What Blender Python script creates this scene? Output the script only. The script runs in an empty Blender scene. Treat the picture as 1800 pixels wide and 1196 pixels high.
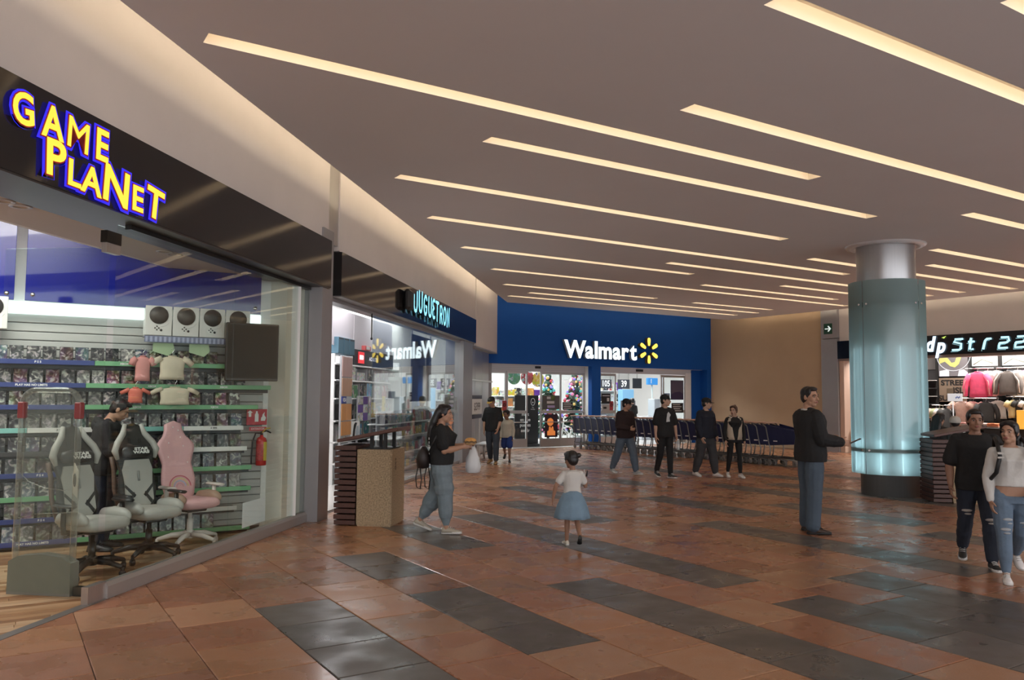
import bpy, bmesh, math, random
from mathutils import Vector, Matrix, Euler
random.seed(7)
scene = bpy.context.scene
COL = scene.collection
PI = math.pi

# ------------------------------------------------------------------ camera
EYE = 1.68
FPX = 1430.0
PITCH = math.atan2(99, FPX)
ROLL = 0.008
cam = bpy.data.cameras.new('camera')
cam.sensor_width = 36.0
cam.lens = 36.0 * FPX / 1800.0
cam.clip_start = 0.05
cam.clip_end = 200
camo = bpy.data.objects.new('camera', cam)
COL.objects.link(camo)
_f = Vector((0, math.cos(PITCH), math.sin(PITCH)))
_r0 = Vector((1, 0, 0)); _u0 = Vector((0, -math.sin(PITCH), math.cos(PITCH)))
_r = _r0 * math.cos(ROLL) + _u0 * math.sin(ROLL)
_u = _u0 * math.cos(ROLL) - _r0 * math.sin(ROLL)
_m = Matrix((_r, _u, -_f)).transposed().to_4x4()
_m.translation = Vector((0, 0, EYE))
camo.matrix_world = _m
scene.camera = camo

# two building grids: the mall floor / ceiling grid (x = v, y = u) and the left shop front (x = along, -y = into the mall)
GRID = math.radians(32.2)
FRONT = math.radians(81.8)
VX = Vector((math.cos(GRID), math.sin(GRID), 0)); UX = Vector((-math.sin(GRID), math.cos(GRID), 0))
EF = Vector((math.cos(FRONT), math.sin(FRONT), 0)); NF = Vector((math.sin(FRONT), -math.cos(FRONT), 0))
FO = Vector((-3.34, 6.79, 0))
def T(v, u, z=0.0): return VX * v + UX * u + Vector((0, 0, z))
def Fp(al, off, z=0.0): return FO + EF * al + NF * off + Vector((0, 0, z))

# ------------------------------------------------------------------ world, exposure, large lights
w = bpy.data.worlds.new('ambient_fill'); scene.world = w  # even ambient fill, added to stand in for the unbuilt mall behind the camera
w.use_nodes = True
w.node_tree.nodes['Background'].inputs[0].default_value = (0.97, 0.97, 1.0, 1)
w.node_tree.nodes['Background'].inputs[1].default_value = 1.9
scene.view_settings.view_transform = 'Standard'
scene.view_settings.look = 'None'
scene.view_settings.gamma = 1.0
scene.view_settings.use_curve_mapping = False
scene.view_settings.exposure = 0.46

def area(name, loc, sx, sy, power, color=(1, 1, 1), rotz=0.0, rx=0.0):
    l = bpy.data.lights.new(name, 'AREA'); l.shape = 'RECTANGLE'; l.size = sx; l.size_y = sy
    l.energy = power; l.color = color
    o = bpy.data.objects.new(name, l); COL.objects.link(o)
    o.location = loc; o.rotation_euler = (rx, 0, rotz)
    return o
# ceiling fixtures inside the shops
area('game_shop_light', T(-0.3, 8.6, 3.66), 3.0, 1.6, 110, (1.0, 0.97, 0.92), GRID)
area('game_shop_light', T(-1.2, 6.2, 3.66), 2.0, 1.6, 40, (1.0, 0.95, 0.88), GRID)
area('toy_shop_light', Fp(7.5, -1.6, 3.7), 3.5, 1.8, 160, (1.0, 0.98, 1.0), FRONT)
area('toy_shop_light', Fp(12.5, -1.6, 3.7), 4.0, 1.8, 130, (0.95, 1.0, 1.0), FRONT)
area('supermarket_light', T(14.5, 25.4, 3.9), 5.0, 3.0, 330, (0.97, 1.0, 1.0), GRID)
area('supermarket_light', T(19.5, 25.4, 3.9), 5.0, 3.0, 330, (0.97, 1.0, 1.0), GRID)
area('sport_shop_light', T(24.2, 11.0, 3.5), 2.6, 5.0, 520, (1.0, 0.93, 0.86), GRID)
area('sport_shop_light', T(24.2, 16.5, 3.5), 2.6, 3.0, 300, (1.0, 0.93, 0.86), GRID)

# ------------------------------------------------------------------ materials
MATS = {}
def nd(nt, t, **kw):
    n = nt.nodes.new(t)
    for k, val in kw.items():
        if k in n.inputs: n.inputs[k].default_value = val
        else: setattr(n, k, val)
    return n
def mat(name, col, rough=0.5, metal=0.0, emit=None, es=0.0, var=0.0, vscale=6.0, bump=0.0, bscale=40.0, objvar=0.0, huevar=0.0, coat=0.0, spec=0.5, stretch=None, bdist=0.01):
    if name in MATS: return MATS[name]
    m = bpy.data.materials.new(name); m.use_nodes = True
    nt = m.node_tree; p = nt.nodes['Principled BSDF']; L = nt.links
    c4 = (*col, 1.0)
    p.inputs['Base Color'].default_value = c4
    p.inputs['Roughness'].default_value = rough
    p.inputs['Metallic'].default_value = metal
    p.inputs['Specular IOR Level'].default_value = spec
    p.inputs['Coat Weight'].default_value = coat
    if emit is not None:
        p.inputs['Emission Color'].default_value = (*emit, 1.0); p.inputs['Emission Strength'].default_value = es
    coord = None
    if var or bump:
        tc = nd(nt, 'ShaderNodeTexCoord'); coord = tc.outputs['Object']
        if stretch:
            mp = nd(nt, 'ShaderNodeMapping'); mp.inputs['Scale'].default_value = stretch
            L.new(coord, mp.inputs['Vector']); coord = mp.outputs['Vector']
    src = None
    if var:
        nz = nd(nt, 'ShaderNodeTexNoise', Scale=vscale, Detail=5.0, Roughness=0.6)
        L.new(coord, nz.inputs['Vector'])
        mx = nd(nt, 'ShaderNodeMix', data_type='RGBA')
        a = tuple(max(0, c * (1 - var)) for c in col); b = tuple(min(1, c * (1 + var)) for c in col)
        mx.inputs[6].default_value = (*a, 1); mx.inputs[7].default_value = (*b, 1)
        mr = nd(nt, 'ShaderNodeMapRange'); mr.inputs[1].default_value = 0.3; mr.inputs[2].default_value = 0.7
        L.new(nz.outputs[0], mr.inputs[0]); L.new(mr.outputs[0], mx.inputs[0])
        src = mx.outputs[2]
    if objvar or huevar:
        oi = nd(nt, 'ShaderNodeObjectInfo')
        hs = nd(nt, 'ShaderNodeHueSaturation')
        hs.inputs['Color'].default_value = c4
        if src: L.new(src, hs.inputs['Color'])
        if objvar:
            mr2 = nd(nt, 'ShaderNodeMapRange'); mr2.inputs[3].default_value = 1 - objvar; mr2.inputs[4].default_value = 1 + objvar
            L.new(oi.outputs['Random'], mr2.inputs[0]); L.new(mr2.outputs[0], hs.inputs['Value'])
        if huevar:
            mr3 = nd(nt, 'ShaderNodeMath', operation='MULTIPLY'); mr3.inputs[1].default_value = 7.13
            fr = nd(nt, 'ShaderNodeMath', operation='FRACT')
            mr4 = nd(nt, 'ShaderNodeMapRange'); mr4.inputs[3].default_value = 0.5 - huevar; mr4.inputs[4].default_value = 0.5 + huevar
            L.new(oi.outputs['Random'], mr3.inputs[0]); L.new(mr3.outputs[0], fr.inputs[0]); L.new(fr.outputs[0], mr4.inputs[0]); L.new(mr4.outputs[0], hs.inputs['Hue'])
        src = hs.outputs[0]
    if src: L.new(src, p.inputs['Base Color'])
    if bump:
        nb = nd(nt, 'ShaderNodeTexNoise', Scale=bscale, Detail=4.0)
        L.new(coord, nb.inputs['Vector'])
        bp = nd(nt, 'ShaderNodeBump', Strength=bump, Distance=bdist)
        L.new(nb.outputs[0], bp.inputs['Height']); L.new(bp.outputs[0], p.inputs['Normal'])
    MATS[name] = m
    return m
def glass(name, tint=(0.93, 0.97, 0.95), f0=0.045, diffuse=0.0, dcol=(0.5, 0.5, 0.5), power=5.0):
    """clear pane: transmits straight through, mirrors more and more towards grazing angles"""
    if name in MATS: return MATS[name]
    m = bpy.data.materials.new(name); m.use_nodes = True
    nt = m.node_tree; nt.nodes.clear(); L = nt.links
    out = nd(nt, 'ShaderNodeOutputMaterial'); tr = nd(nt, 'ShaderNodeBsdfTransparent'); gl = nd(nt, 'ShaderNodeBsdfGlossy')
    tr.inputs[0].default_value = (*tint, 1); gl.inputs['Roughness'].default_value = 0.0; gl.inputs[0].default_value = (1, 1, 1, 1)
    ge = nd(nt, 'ShaderNodeNewGeometry'); dt = nd(nt, 'ShaderNodeVectorMath', operation='DOT_PRODUCT')
    L.new(ge.outputs['Incoming'], dt.inputs[0]); L.new(ge.outputs['Normal'], dt.inputs[1])
    ab = nd(nt, 'ShaderNodeMath', operation='ABSOLUTE'); L.new(dt.outputs['Value'], ab.inputs[0])
    om = nd(nt, 'ShaderNodeMath', operation='SUBTRACT'); om.inputs[0].default_value = 1.0; L.new(ab.outputs[0], om.inputs[1])
    pw = nd(nt, 'ShaderNodeMath', operation='POWER'); pw.inputs[1].default_value = power; L.new(om.outputs[0], pw.inputs[0])
    ma = nd(nt, 'ShaderNodeMath', operation='MULTIPLY_ADD'); ma.inputs[1].default_value = 1 - f0; ma.inputs[2].default_value = f0
    L.new(pw.outputs[0], ma.inputs[0])
    mx = nd(nt, 'ShaderNodeMixShader'); L.new(ma.outputs[0], mx.inputs[0])
    base = tr.outputs[0]
    if diffuse:
        df = nd(nt, 'ShaderNodeBsdfDiffuse'); df.inputs[0].default_value = (*dcol, 1)
        m2 = nd(nt, 'ShaderNodeMixShader'); m2.inputs[0].default_value = diffuse
        L.new(tr.outputs[0], m2.inputs[1]); L.new(df.outputs[0], m2.inputs[2]); base = m2.outputs[0]
    L.new(base, mx.inputs[1]); L.new(gl.outputs[0], mx.inputs[2]); L.new(mx.outputs[0], out.inputs[0])
    MATS[name] = m
    return m
def emis(name, col, s=1.0): return mat(name, tuple(min(c, .8) * .3 for c in col), 0.6, emit=col, es=s)

# ------------------------------------------------------------------ mesh building
class MB:
    def __init__(s): s.v = []; s.f = []; s.m = []; s.s = []
    def add(s, vs, fs, mi=0, M=None, smooth=False):
        b = len(s.v)
        for p in vs:
            p = Vector(p)
            s.v.append(tuple(M @ p) if M else tuple(p))
        for f in fs:
            s.f.append(tuple(b + i for i in f)); s.m.append(mi); s.s.append(smooth)
        return s
    def box(s, x0, x1, y0, y1, z0, z1, mi=0, M=None):
        vs = [(x0, y0, z0), (x1, y0, z0), (x1, y1, z0), (x0, y1, z0), (x0, y0, z1), (x1, y0, z1), (x1, y1, z1), (x0, y1, z1)]
        return s.add(vs, [(0, 3, 2, 1), (4, 5, 6, 7), (0, 1, 5, 4), (1, 2, 6, 5), (2, 3, 7, 6), (3, 0, 4, 7)], mi, M)
    def cbox(s, cx, cy, cz, sx, sy, sz, mi=0, M=None): return s.box(cx - sx / 2, cx + sx / 2, cy - sy / 2, cy + sy / 2, cz - sz / 2, cz + sz / 2, mi, M)
    def bbox(s, x0, x1, y0, y1, z0, z1, b=0.005, mi=0, M=None):
        """box with chamfered edges"""
        b = min(b, (x1 - x0) / 2.01, (y1 - y0) / 2.01, (z1 - z0) / 2.01)
        bm = bmesh.new(); bmesh.ops.create_cube(bm, size=1)
        for v_ in bm.verts: v_.co = Vector(((x0 + x1) / 2 + v_.co.x * (x1 - x0), (y0 + y1) / 2 + v_.co.y * (y1 - y0), (z0 + z1) / 2 + v_.co.z * (z1 - z0)))
        bmesh.ops.bevel(bm, geom=bm.edges[:], offset=b, segments=1, affect='EDGES')
        s.bm(bm, mi, M); return s
    def bm(s, bm, mi=0, M=None, smooth=False):
        bm.verts.index_update()
        s.add([v_.co.copy() for v_ in bm.verts], [[v_.index for v_ in f.verts] for f in bm.faces], mi, M, smooth)
        bm.free()
    def prism(s, poly, a0, a1, axis='z', mi=0, M=None, smooth=False):
        """poly: 2D outline, extruded along axis from a0 to a1.  axis z: (x,y); y: (x,z); x: (y,z)"""
        n = len(poly)
        def P(p, a): return (p[0], p[1], a) if axis == 'z' else ((p[0], a, p[1]) if axis == 'y' else (a, p[0], p[1]))
        vs = [P(p, a0) for p in poly] + [P(p, a1) for p in poly]
        b = len(s.v)
        s.add(vs, [tuple(range(n))[::-1], tuple(range(n, 2 * n))], mi, M)
        for i in range(n):
            j = (i + 1) % n
            s.f.append((b + i, b + j, b + n + j, b + n + i)); s.m.append(mi); s.s.append(smooth)
        return s
    def lathe(s, prof, n=24, cx=0, cy=0, mi=0, M=None, a0=0.0, a1=2 * PI, smooth=True):
        full = abs(a1 - a0 - 2 * PI) < 1e-6
        k = n if full else n + 1
        vs = []
        for i in range(k):
            a = a0 + (a1 - a0) * i / n
            for r, z in prof: vs.append((cx + r * math.cos(a), cy + r * math.sin(a), z))
        L = len(prof); fs = []
        for i in range(n):
            j = (i + 1) % k
            for q in range(L - 1): fs.append((i * L + q, j * L + q, j * L + q + 1, i * L + q + 1))
        s.add(vs, fs, mi, M, smooth)
        return s
    def tube(s, path, r, n=8, mi=0, M=None, closed=False, caps=True, smooth=True):
        P = [Vector(p) for p in path]; R = r if isinstance(r, (list, tuple)) else [r] * len(P)
        vs = []; up = None; K = len(P)
        for i, p in enumerate(P):
            if closed: d = P[(i + 1) % K] - P[i - 1]
            else: d = P[min(i + 1, K - 1)] - P[max(i - 1, 0)]
            if d.length < 1e-9: d = Vector((0, 0, 1))
            d.normalize()
            if up is None:
                up = Vector((0, 0, 1)) if abs(d.z) < 0.9 else Vector((1, 0, 0))
            a = d.cross(up)
            if a.length < 1e-6: a = d.orthogonal()
            a.normalize(); b = a.cross(d).normalized(); up = b
            for q in range(n):
                t = 2 * PI * q / n
                vs.append(p + a * (R[i] * math.cos(t)) + b * (R[i] * math.sin(t)))
        fs = []
        rng = K if closed else K - 1
        for i in range(rng):
            j = (i + 1) % K
            for q in range(n):
                q2 = (q + 1) % n
                fs.append((i * n + q2, i * n + q, j * n + q, j * n + q2))
        s.add(vs, fs, mi, M, smooth)
        if caps and not closed:
            b0 = len(s.v) - len(vs)
            s.f.append(tuple(b0 + q for q in range(n))); s.m.append(mi); s.s.append(False)
            s.f.append(tuple(b0 + (K - 1) * n + q for q in range(n))[::-1]); s.m.append(mi); s.s.append(False)
        return s
    def ell(s, c, r, mi=0, M=None, nu=16, nv=10, R=None):
        c = Vector(c); vs = []; fs = []
        for j in range(nv + 1):
            t = PI * j / nv
            for i in range(nu):
                a = 2 * PI * i / nu
                q = Vector((r[0] * math.sin(t) * math.cos(a), r[1] * math.sin(t) * math.sin(a), r[2] * math.cos(t)))
                if R: q = R @ q
                vs.append(c + q)
        for j in range(nv):
            for i in range(nu):
                i2 = (i + 1) % nu
                fs.append((j * nu + i, (j + 1) * nu + i, (j + 1) * nu + i2, j * nu + i2))
        return s.add(vs, fs, mi, M, True)
    def loft(s, rings, mi=0, M=None, caps=True, smooth=True):
        n = len(rings[0]); vs = [p for r in rings for p in r]; fs = []
        for i in range(len(rings) - 1):
            for q in range(n):
                q2 = (q + 1) % n
                fs.append((i * n + q, i * n + q2, (i + 1) * n + q2, (i + 1) * n + q))
        if caps: fs.append(tuple(range(n))[::-1]); fs.append(tuple((len(rings) - 1) * n + q for q in range(n)))
        return s.add(vs, fs, mi, M, smooth)
    def mesh(s, name, mats):
        me = bpy.data.meshes.new(name); me.from_pydata(s.v, [], s.f)
        for m in (mats if isinstance(mats, (list, tuple)) else [mats]): me.materials.append(m)
        me.polygons.foreach_set('material_index', s.m); me.polygons.foreach_set('use_smooth', s.s)
        me.update()
        return me
    def build(s, name, mats, parent=None, loc=None, rotz=0.0):
        o = bpy.data.objects.new(name, s.mesh(name, mats)); COL.objects.link(o)
        if parent: o.parent = parent
        if loc is not None: o.location = loc
        if rotz: o.rotation_euler = (0, 0, rotz)
        return o
def link(name, me, parent=None, loc=None, rot=None):
    o = bpy.data.objects.new(name, me); COL.objects.link(o)
    if parent: o.parent = parent
    if loc is not None: o.location = loc
    if rot is not None: o.rotation_euler = rot
    return o
def tag(o, label=None, cat=None, group=None, kind=None):
    if label: o['label'] = label
    if cat: o['category'] = cat
    if group: o['group'] = group
    if kind: o['kind'] = kind
    return o
def thing(name, label, cat, loc=(0, 0, 0), rotz=0.0, group=None):
    o = bpy.data.objects.new(name, None); COL.objects.link(o)
    o.empty_display_size = 0.1
    o.location = loc; o.rotation_euler = (0, 0, rotz)
    return tag(o, label, cat, group)
def struct(name, label=None, loc=(0, 0, 0), rotz=0.0):
    o = bpy.data.objects.new(name, None); COL.objects.link(o); o.location = loc; o.rotation_euler = (0, 0, rotz)
    o['kind'] = 'structure'
    if label: o['label'] = label
    return o
def tree(o):
    yield o
    for c in KIDS.get(o.name, ()): yield from tree(c)
KIDS = {}
def index_kids():
    KIDS.clear()
    for o in COL.objects:
        if o.parent: KIDS.setdefault(o.parent.name, []).append(o)
def dup(o, loc=None, rotz=None, label=None, parent=None):
    kids = [c for c in COL.objects if c.parent == o] if o.name not in KIDS else KIDS[o.name]
    c = o.copy(); COL.objects.link(c)
    if parent: c.parent = parent
    if loc is not None: c.location = loc
    if rotz is not None: c.rotation_euler = (0, 0, rotz)
    if label: c['label'] = label
    for k in kids: dup(k, parent=c)
    return c
def text_mesh(body, size=1.0, offset=0.0, extrude=0.0, shear=0.0, bevel=0.0, align='CENTER', space=1.0, res=4):
    """flat lettering in the XY plane turned into a mesh"""
    cu = bpy.data.curves.new('lettering', 'FONT'); cu.body = body; cu.size = size; cu.offset = offset; cu.extrude = extrude
    cu.shear = shear; cu.bevel_depth = bevel; cu.align_x = align; cu.align_y = 'CENTER'; cu.space_character = space; cu.resolution_u = res
    o = bpy.data.objects.new('lettering', cu); COL.objects.link(o)
    dg = bpy.context.evaluated_depsgraph_get()
    me = bpy.data.meshes.new_from_object(o.evaluated_get(dg))
    bpy.data.objects.remove(o); bpy.data.curves.remove(cu)
    return me
STAND = Matrix.Rotation(PI / 2, 4, 'X')       # XY lettering -> stands in XZ, facing -Y
def text(name, body, size, m, parent=None, loc=(0, 0, 0), rotz=0.0, tilt=0.0, sx=1.0, sy=1.0, **kw):
    me = text_mesh(body, size, **kw)
    me.transform(Matrix.Diagonal((sx, sy, 1, 1)))
    if tilt: me.transform(Matrix.Rotation(tilt, 4, 'Z'))
    me.transform(STAND)
    me.materials.clear(); me.materials.append(m)
    o = link(name, me, parent, loc, (0, 0, rotz))
    return o
def ordinal(n):
    W = ['first', 'second', 'third', 'fourth', 'fifth', 'sixth', 'seventh', 'eighth', 'ninth', 'tenth', 'eleventh', 'twelfth', 'thirteenth', 'fourteenth', 'fifteenth', 'sixteenth', 'seventeenth', 'eighteenth', 'nineteenth', 'twentieth']
    if n < len(W): return W[n]
    t = ['twenty', 'thirty'][(n + 1) // 10 - 2]
    r = (n + 1) % 10
    return t + '-' + W[r - 1] if r else {30: 'thirtieth', 40: 'fortieth'}[n + 1]
# ================================================================== SETTING
CEIL = 4.45
M_wall = mat('warm_white_panel', (0.68, 0.62, 0.59), 0.55, var=0.03, vscale=1.5)
M_beige = mat('beige_wall_paint', (0.50, 0.36, 0.23), 0.6, var=0.04, vscale=1.0)
M_ceil = mat('ceiling_plaster', (0.80, 0.79, 0.80), 0.8, var=0.02, vscale=0.6)
M_trough = mat('slot_plaster', (0.86, 0.80, 0.70), 0.7)
M_steel = mat('brushed_steel', (0.52, 0.50, 0.49), 0.32, 0.85, var=0.06, vscale=3.0, stretch=(30, 30, 0.4))
M_steeld = mat('grey_painted_metal', (0.33, 0.32, 0.33), 0.42, 0.35, var=0.04, vscale=2.0)
M_black = mat('black_gloss_panel', (0.022, 0.020, 0.020), 0.09, spec=0.6, bump=0.02, bscale=1.5)
M_blackmat = mat('black_matte', (0.012, 0.012, 0.012), 0.5)
M_blue = mat('blue_wall_panel', (0.011, 0.086, 0.36), 0.55, var=0.03, vscale=1.0, spec=0.12)
M_warm = emis('warm_led', (1.0, 0.83, 0.60), 15.0)
M_slotled = emis('slot_led', (1.0, 0.79, 0.56), 4.9)
M_white = mat('white_paint', (0.82, 0.82, 0.81), 0.5)
M_grout = mat('grout', (0.075, 0.045, 0.032), 0.8)

# ---- floor tiles
def tile_mat(name, col, rough):
    m = mat(name, col, rough)
    nt = m.node_tree; p = nt.nodes['Principled BSDF']; L = nt.links
    ge = nd(nt, 'ShaderNodeNewGeometry'); oi = nd(nt, 'ShaderNodeObjectInfo')
    n1 = nd(nt, 'ShaderNodeTexNoise', Scale=3.2, Detail=3.0, Roughness=0.45); L.new(ge.outputs['Position'], n1.inputs['Vector'])
    n2 = nd(nt, 'ShaderNodeTexNoise', Scale=90.0, Detail=3.0); L.new(ge.outputs['Position'], n2.inputs['Vector'])
    mx = nd(nt, 'ShaderNodeMix', data_type='RGBA')
    mx.inputs[6].default_value = (*[c * 0.66 for c in col], 1); mx.inputs[7].default_value = (*[min(1, c * 1.36) for c in col], 1)
    ad = nd(nt, 'ShaderNodeMath', operation='MULTIPLY_ADD'); ad.inputs[1].default_value = 0.62; L.new(n2.outputs[0], ad.inputs[0]); 
    sc = nd(nt, 'ShaderNodeMath', operation='MULTIPLY'); sc.inputs[1].default_value = 0.34; L.new(n1.outputs[0], sc.inputs[0]); L.new(sc.outputs[0], ad.inputs[2])
    L.new(ad.outputs[0], mx.inputs[0])
    hs = nd(nt, 'ShaderNodeHueSaturation'); L.new(mx.outputs[2], hs.inputs['Color'])
    mr = nd(nt, 'ShaderNodeMapRange'); mr.inputs[3].default_value = 0.82; mr.inputs[4].default_value = 1.2
    L.new(oi.outputs['Random'], mr.inputs[0]); L.new(mr.outputs[0], hs.inputs['Value'])
    L.new(hs.outputs[0], p.inputs['Base Color'])
    rr = nd(nt, 'ShaderNodeMapRange'); rr.inputs[1].default_value = 0.35; rr.inputs[2].default_value = 0.65; rr.inputs[3].default_value = rough - 0.10; rr.inputs[4].default_value = rough + 0.12
    L.new(n1.outputs[0], rr.inputs[0]); L.new(rr.outputs[0], p.inputs['Roughness'])
    n3 = nd(nt, 'ShaderNodeTexNoise', Scale=22.0, Detail=3.0, Roughness=0.5); L.new(ge.outputs['Position'], n3.inputs['Vector'])
    bp = nd(nt, 'ShaderNodeBump', Strength=0.035, Distance=0.010); L.new(n3.outputs[0], bp.inputs['Height']); L.new(bp.outputs[0], p.inputs['Normal'])
    p.inputs['Specular IOR Level'].default_value = 0.55
    return m
TERRA = [tile_mat('terracotta_tile_a', (0.360, 0.175, 0.090), 0.30), tile_mat('terracotta_tile_b', (0.320, 0.140, 0.076), 0.27), tile_mat('terracotta_tile_c', (0.385, 0.205, 0.115), 0.33), tile_mat('terracotta_tile_d', (0.335, 0.155, 0.090), 0.30)]
SLATE = [tile_mat('slate_tile_a', (0.098, 0.086, 0.076), 0.33), tile_mat('slate_tile_b', (0.120, 0.104, 0.092), 0.36)]
floor = struct('floor', 'mall floor of square terracotta tiles with rows of dark grey slate tiles')
g = MB()
g.box(-12, 24, -8, 30, -0.08, -0.012, 0, Matrix.Rotation(GRID, 4, 'Z'))
g.build('floor_slab', M_grout, floor)
GREY = {3: [(-2, 6.6)], 5: [(7.02, 8.26), (4.54, 6.40)], 7: [(8.0, 9.61), (-2, 6.1)], 9: [(5.24, 10.15), (-2, 4.63)], 10: [(-2, 4.21)], 11: [(8.7, 11.21), (-2, 5.0)],
        13: [(10.36, 12.87), (4.34, 7.8)], 14: [(-2, 4.0)], 15: [(8.06, 10.32), (12.5, 14.0)], 16: [(5.0, 6.3)], 17: [(12.0, 13.3), (6.4, 8.9)], 19: [(9.1, 11.5), (15.0, 17.0)], 21: [(7.0, 10.7), (13.1, 15.6)],
        23: [(6.0, 8.4), (11.3, 13.2)], 25: [(9.0, 12.0), (16.1, 18.0)], 27: [(6.8, 9.9), (13.0, 14.9)], 29: [(10.0, 12.4), (17.3, 19.2)], 31: [(8.0, 10.0), (14.0, 16.0)], 33: [(5.0, 9.0)]}
ROW0 = {3: 6.6, 5: 6.40, 7: 6.10, 9: 5.24, 10: 4.21, 11: 5.0, 13: 4.34, 15: 8.06}
tiles = []
TW = 0.61
for k in range(-8, 37):
    v0 = -0.05 + TW * k
    ru = ROW0.get(k, (k * 0.37) % TW)
    ru = ru % 0.62
    for j in range(-3, 40):
        u0 = ru + 0.62 * j
        cv, cu = v0 + TW / 2, u0 + 0.31
        P = T(cv, cu)
        off = (P - FO).dot(NF); al = (P - FO).dot(EF)
        if off < -0.45: continue
        if cu > 23.4 or cv > 22.6: continue
        if cv > 22.5 and cu < 16: continue
        grey = any(a - 0.05 < u0 + 0.31 < b_ + 0.02 for a, b_ in GREY.get(k, []))
        d = P.length
        ang = abs(math.degrees(math.atan2(P.x, max(P.y, 0.01))))
        vis = P.y > 3.2 and ang < 36
        tiles.append((d if vis else d + 100, cv, cu, grey, off, al))
tiles.sort()
tile_me = {}
def tile_mesh(mi):
    m = MB(); h = 0.302; hl = 0.307; b = 0.006
    m.add([(-h, -hl, -0.012), (h, -hl, -0.012), (h, hl, -0.012), (-h, hl, -0.012), (-h, -hl, -0.003), (h, -hl, -0.003), (h, hl, -0.003), (-h, hl, -0.003),
           (-h + b, -hl + b, 0), (h - b, -hl + b, 0), (h - b, hl - b, 0), (-h + b, hl - b, 0)],
          [(0, 1, 5, 4), (1, 2, 6, 5), (2, 3, 7, 6), (3, 0, 4, 7), (4, 5, 9, 8), (5, 6, 10, 9), (6, 7, 11, 10), (7, 4, 8, 11), (8, 9, 10, 11)])
    return m
TM = [tile_mesh(0).mesh('tile', m) for m in TERRA + SLATE]
rest = MB()
rng = random.Random(3)
n_tile = 0
for d, cv, cu, grey, off, al in tiles:
    mi = 4 + rng.randrange(2) if grey else rng.choice([0, 0, 1, 1, 2, 3])
    z = rng.uniform(-0.0012, 0.0)
    cut = off < 0.44                                   # tiles along the shop front are cut off at the threshold
    if cut:
        h, hl = 0.302, 0.307
        poly = [T(cv + a * h, cu + b_ * hl) for a, b_ in ((-1, -1), (1, -1), (1, 1), (-1, 1))]
        lim = 0.055
        out = []
        for i in range(4):
            p, q = poly[i], poly[(i + 1) % 4]
            a, b_ = (p - FO).dot(NF) - lim, (q - FO).dot(NF) - lim
            if a >= 0: out.append(p)
            if (a >= 0) != (b_ >= 0): out.append(p + (q - p) * (a / (a - b_)))
        if len(out) < 3: continue
        mbt = MB(); mbt.prism([(p.x, p.y) for p in out], -0.012, 0.0)
        if n_tile < 290 and d < 100:
            mbt.build('tile', (TERRA + SLATE)[mi], floor); n_tile += 1
        else:
            rest.add(mbt.v, mbt.f, mi)
        continue
    if n_tile < 296 and d < 100:
        o = link('tile', TM[mi], floor, T(cv, cu, z), (0, 0, GRID)); n_tile += 1
    else:
        mm = tile_mesh(0)
        rest.add(mm.v, mm.f, mi, Matrix.Translation(T(cv, cu, z)) @ Matrix.Rotation(GRID, 4, 'Z'))
tag(rest.build('far_tiles', TERRA + SLATE, floor), kind='stuff')

# ---- ceiling with recessed light slots (grid coordinates: x = v, y = u)
SLOTS = [  # v0, v1, u centre
    (5.8, 14.0, 2.75), (4.45, 12.0, 3.67), (5.45, 14.5, 5.55), (1.25, 8.58, 6.50), (12.1, 19.0, 6.52), (4.35, 11.17, 7.45), (14.5, 21.0, 8.45),
    (4.16, 11.50, 9.36), (16.1, 21.2, 9.48), (13.5, 21.35, 10.38), (5.55, 15.9, 11.25), (19.0, 21.0, 11.48), (11.55, 21.0, 12.34), (7.2, 13.08, 13.2), (16.2, 19.05, 13.28), (14.52, 19.7, 14.3),
    (9.0, 21.3, 15.12), (10.5, 15.5, 17.05), (17.05, 20.4, 17.15), (11.9, 20.85, 18.05), (11.82, 20.8, 18.95), (3.0, 9.0, 0.9), (-3.0, 3.0, 4.6 - 2.0)]
SW = 0.10
def fl(al, off): p = Fp(al, off); return (p.dot(VX), p.dot(UX))
def clip(poly, f):
    out = []
    for i in range(len(poly)):
        p, q = poly[i], poly[(i + 1) % len(poly)]
        a, b_ = f(p), f(q)
        if a >= 0: out.append(p)
        if (a >= 0) != (b_ >= 0):
            t = a / (a - b_); out.append((p[0] + (q[0] - p[0]) * t, p[1] + (q[1] - p[1]) * t))
    return out
EDGE = 0.72; U1 = 20.3; V1 = 21.9; U0 = -5.0
def foff(p): q = VX * p[0] + UX * p[1] - FO; return q.dot(NF) - EDGE
def region(poly): return clip(clip(clip(clip(poly, foff), lambda p: U1 - p[1]), lambda p: V1 - p[0]), lambda p: p[1] - U0)
ceiling = struct('ceiling', 'smooth plaster ceiling cut by long parallel light slots', (0, 0, 0), GRID)
cm = MB()
cuts = sorted({c - SW for *_, c in SLOTS} | {c + SW for *_, c in SLOTS} | {U0, U1})
for a, b_ in zip(cuts, cuts[1:]):
    mid = (a + b_) / 2
    holes = sorted((v0, v1) for v0, v1, c in SLOTS if c - SW < mid < c + SW)
    x = -14.0
    for v0, v1 in holes + [(V1 + 1, V1 + 1)]:
        if v0 > x:
            pl = region([(x, a), (v0, a), (v0, b_), (x, b_)])
            if len(pl) > 2: cm.add([(p[0], p[1], CEIL) for p in pl], [tuple(range(len(pl)))[::-1]])
        x = v1
outline = region([(-14, U0), (V1, U0), (V1, U1), (-14, U1)])
for i in range(len(outline)):
    p, q = outline[i], outline[(i + 1) % len(outline)]
    cm.add([(p[0], p[1], CEIL), (q[0], q[1], CEIL), (q[0], q[1], CEIL + 0.135), (p[0], p[1], CEIL + 0.135)], [(0, 1, 2, 3)])
cm.add([(p[0], p[1], CEIL + 0.135) for p in outline], [tuple(range(len(outline)))])
cm.build('ceiling_plaster', M_ceil, ceiling)
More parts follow.
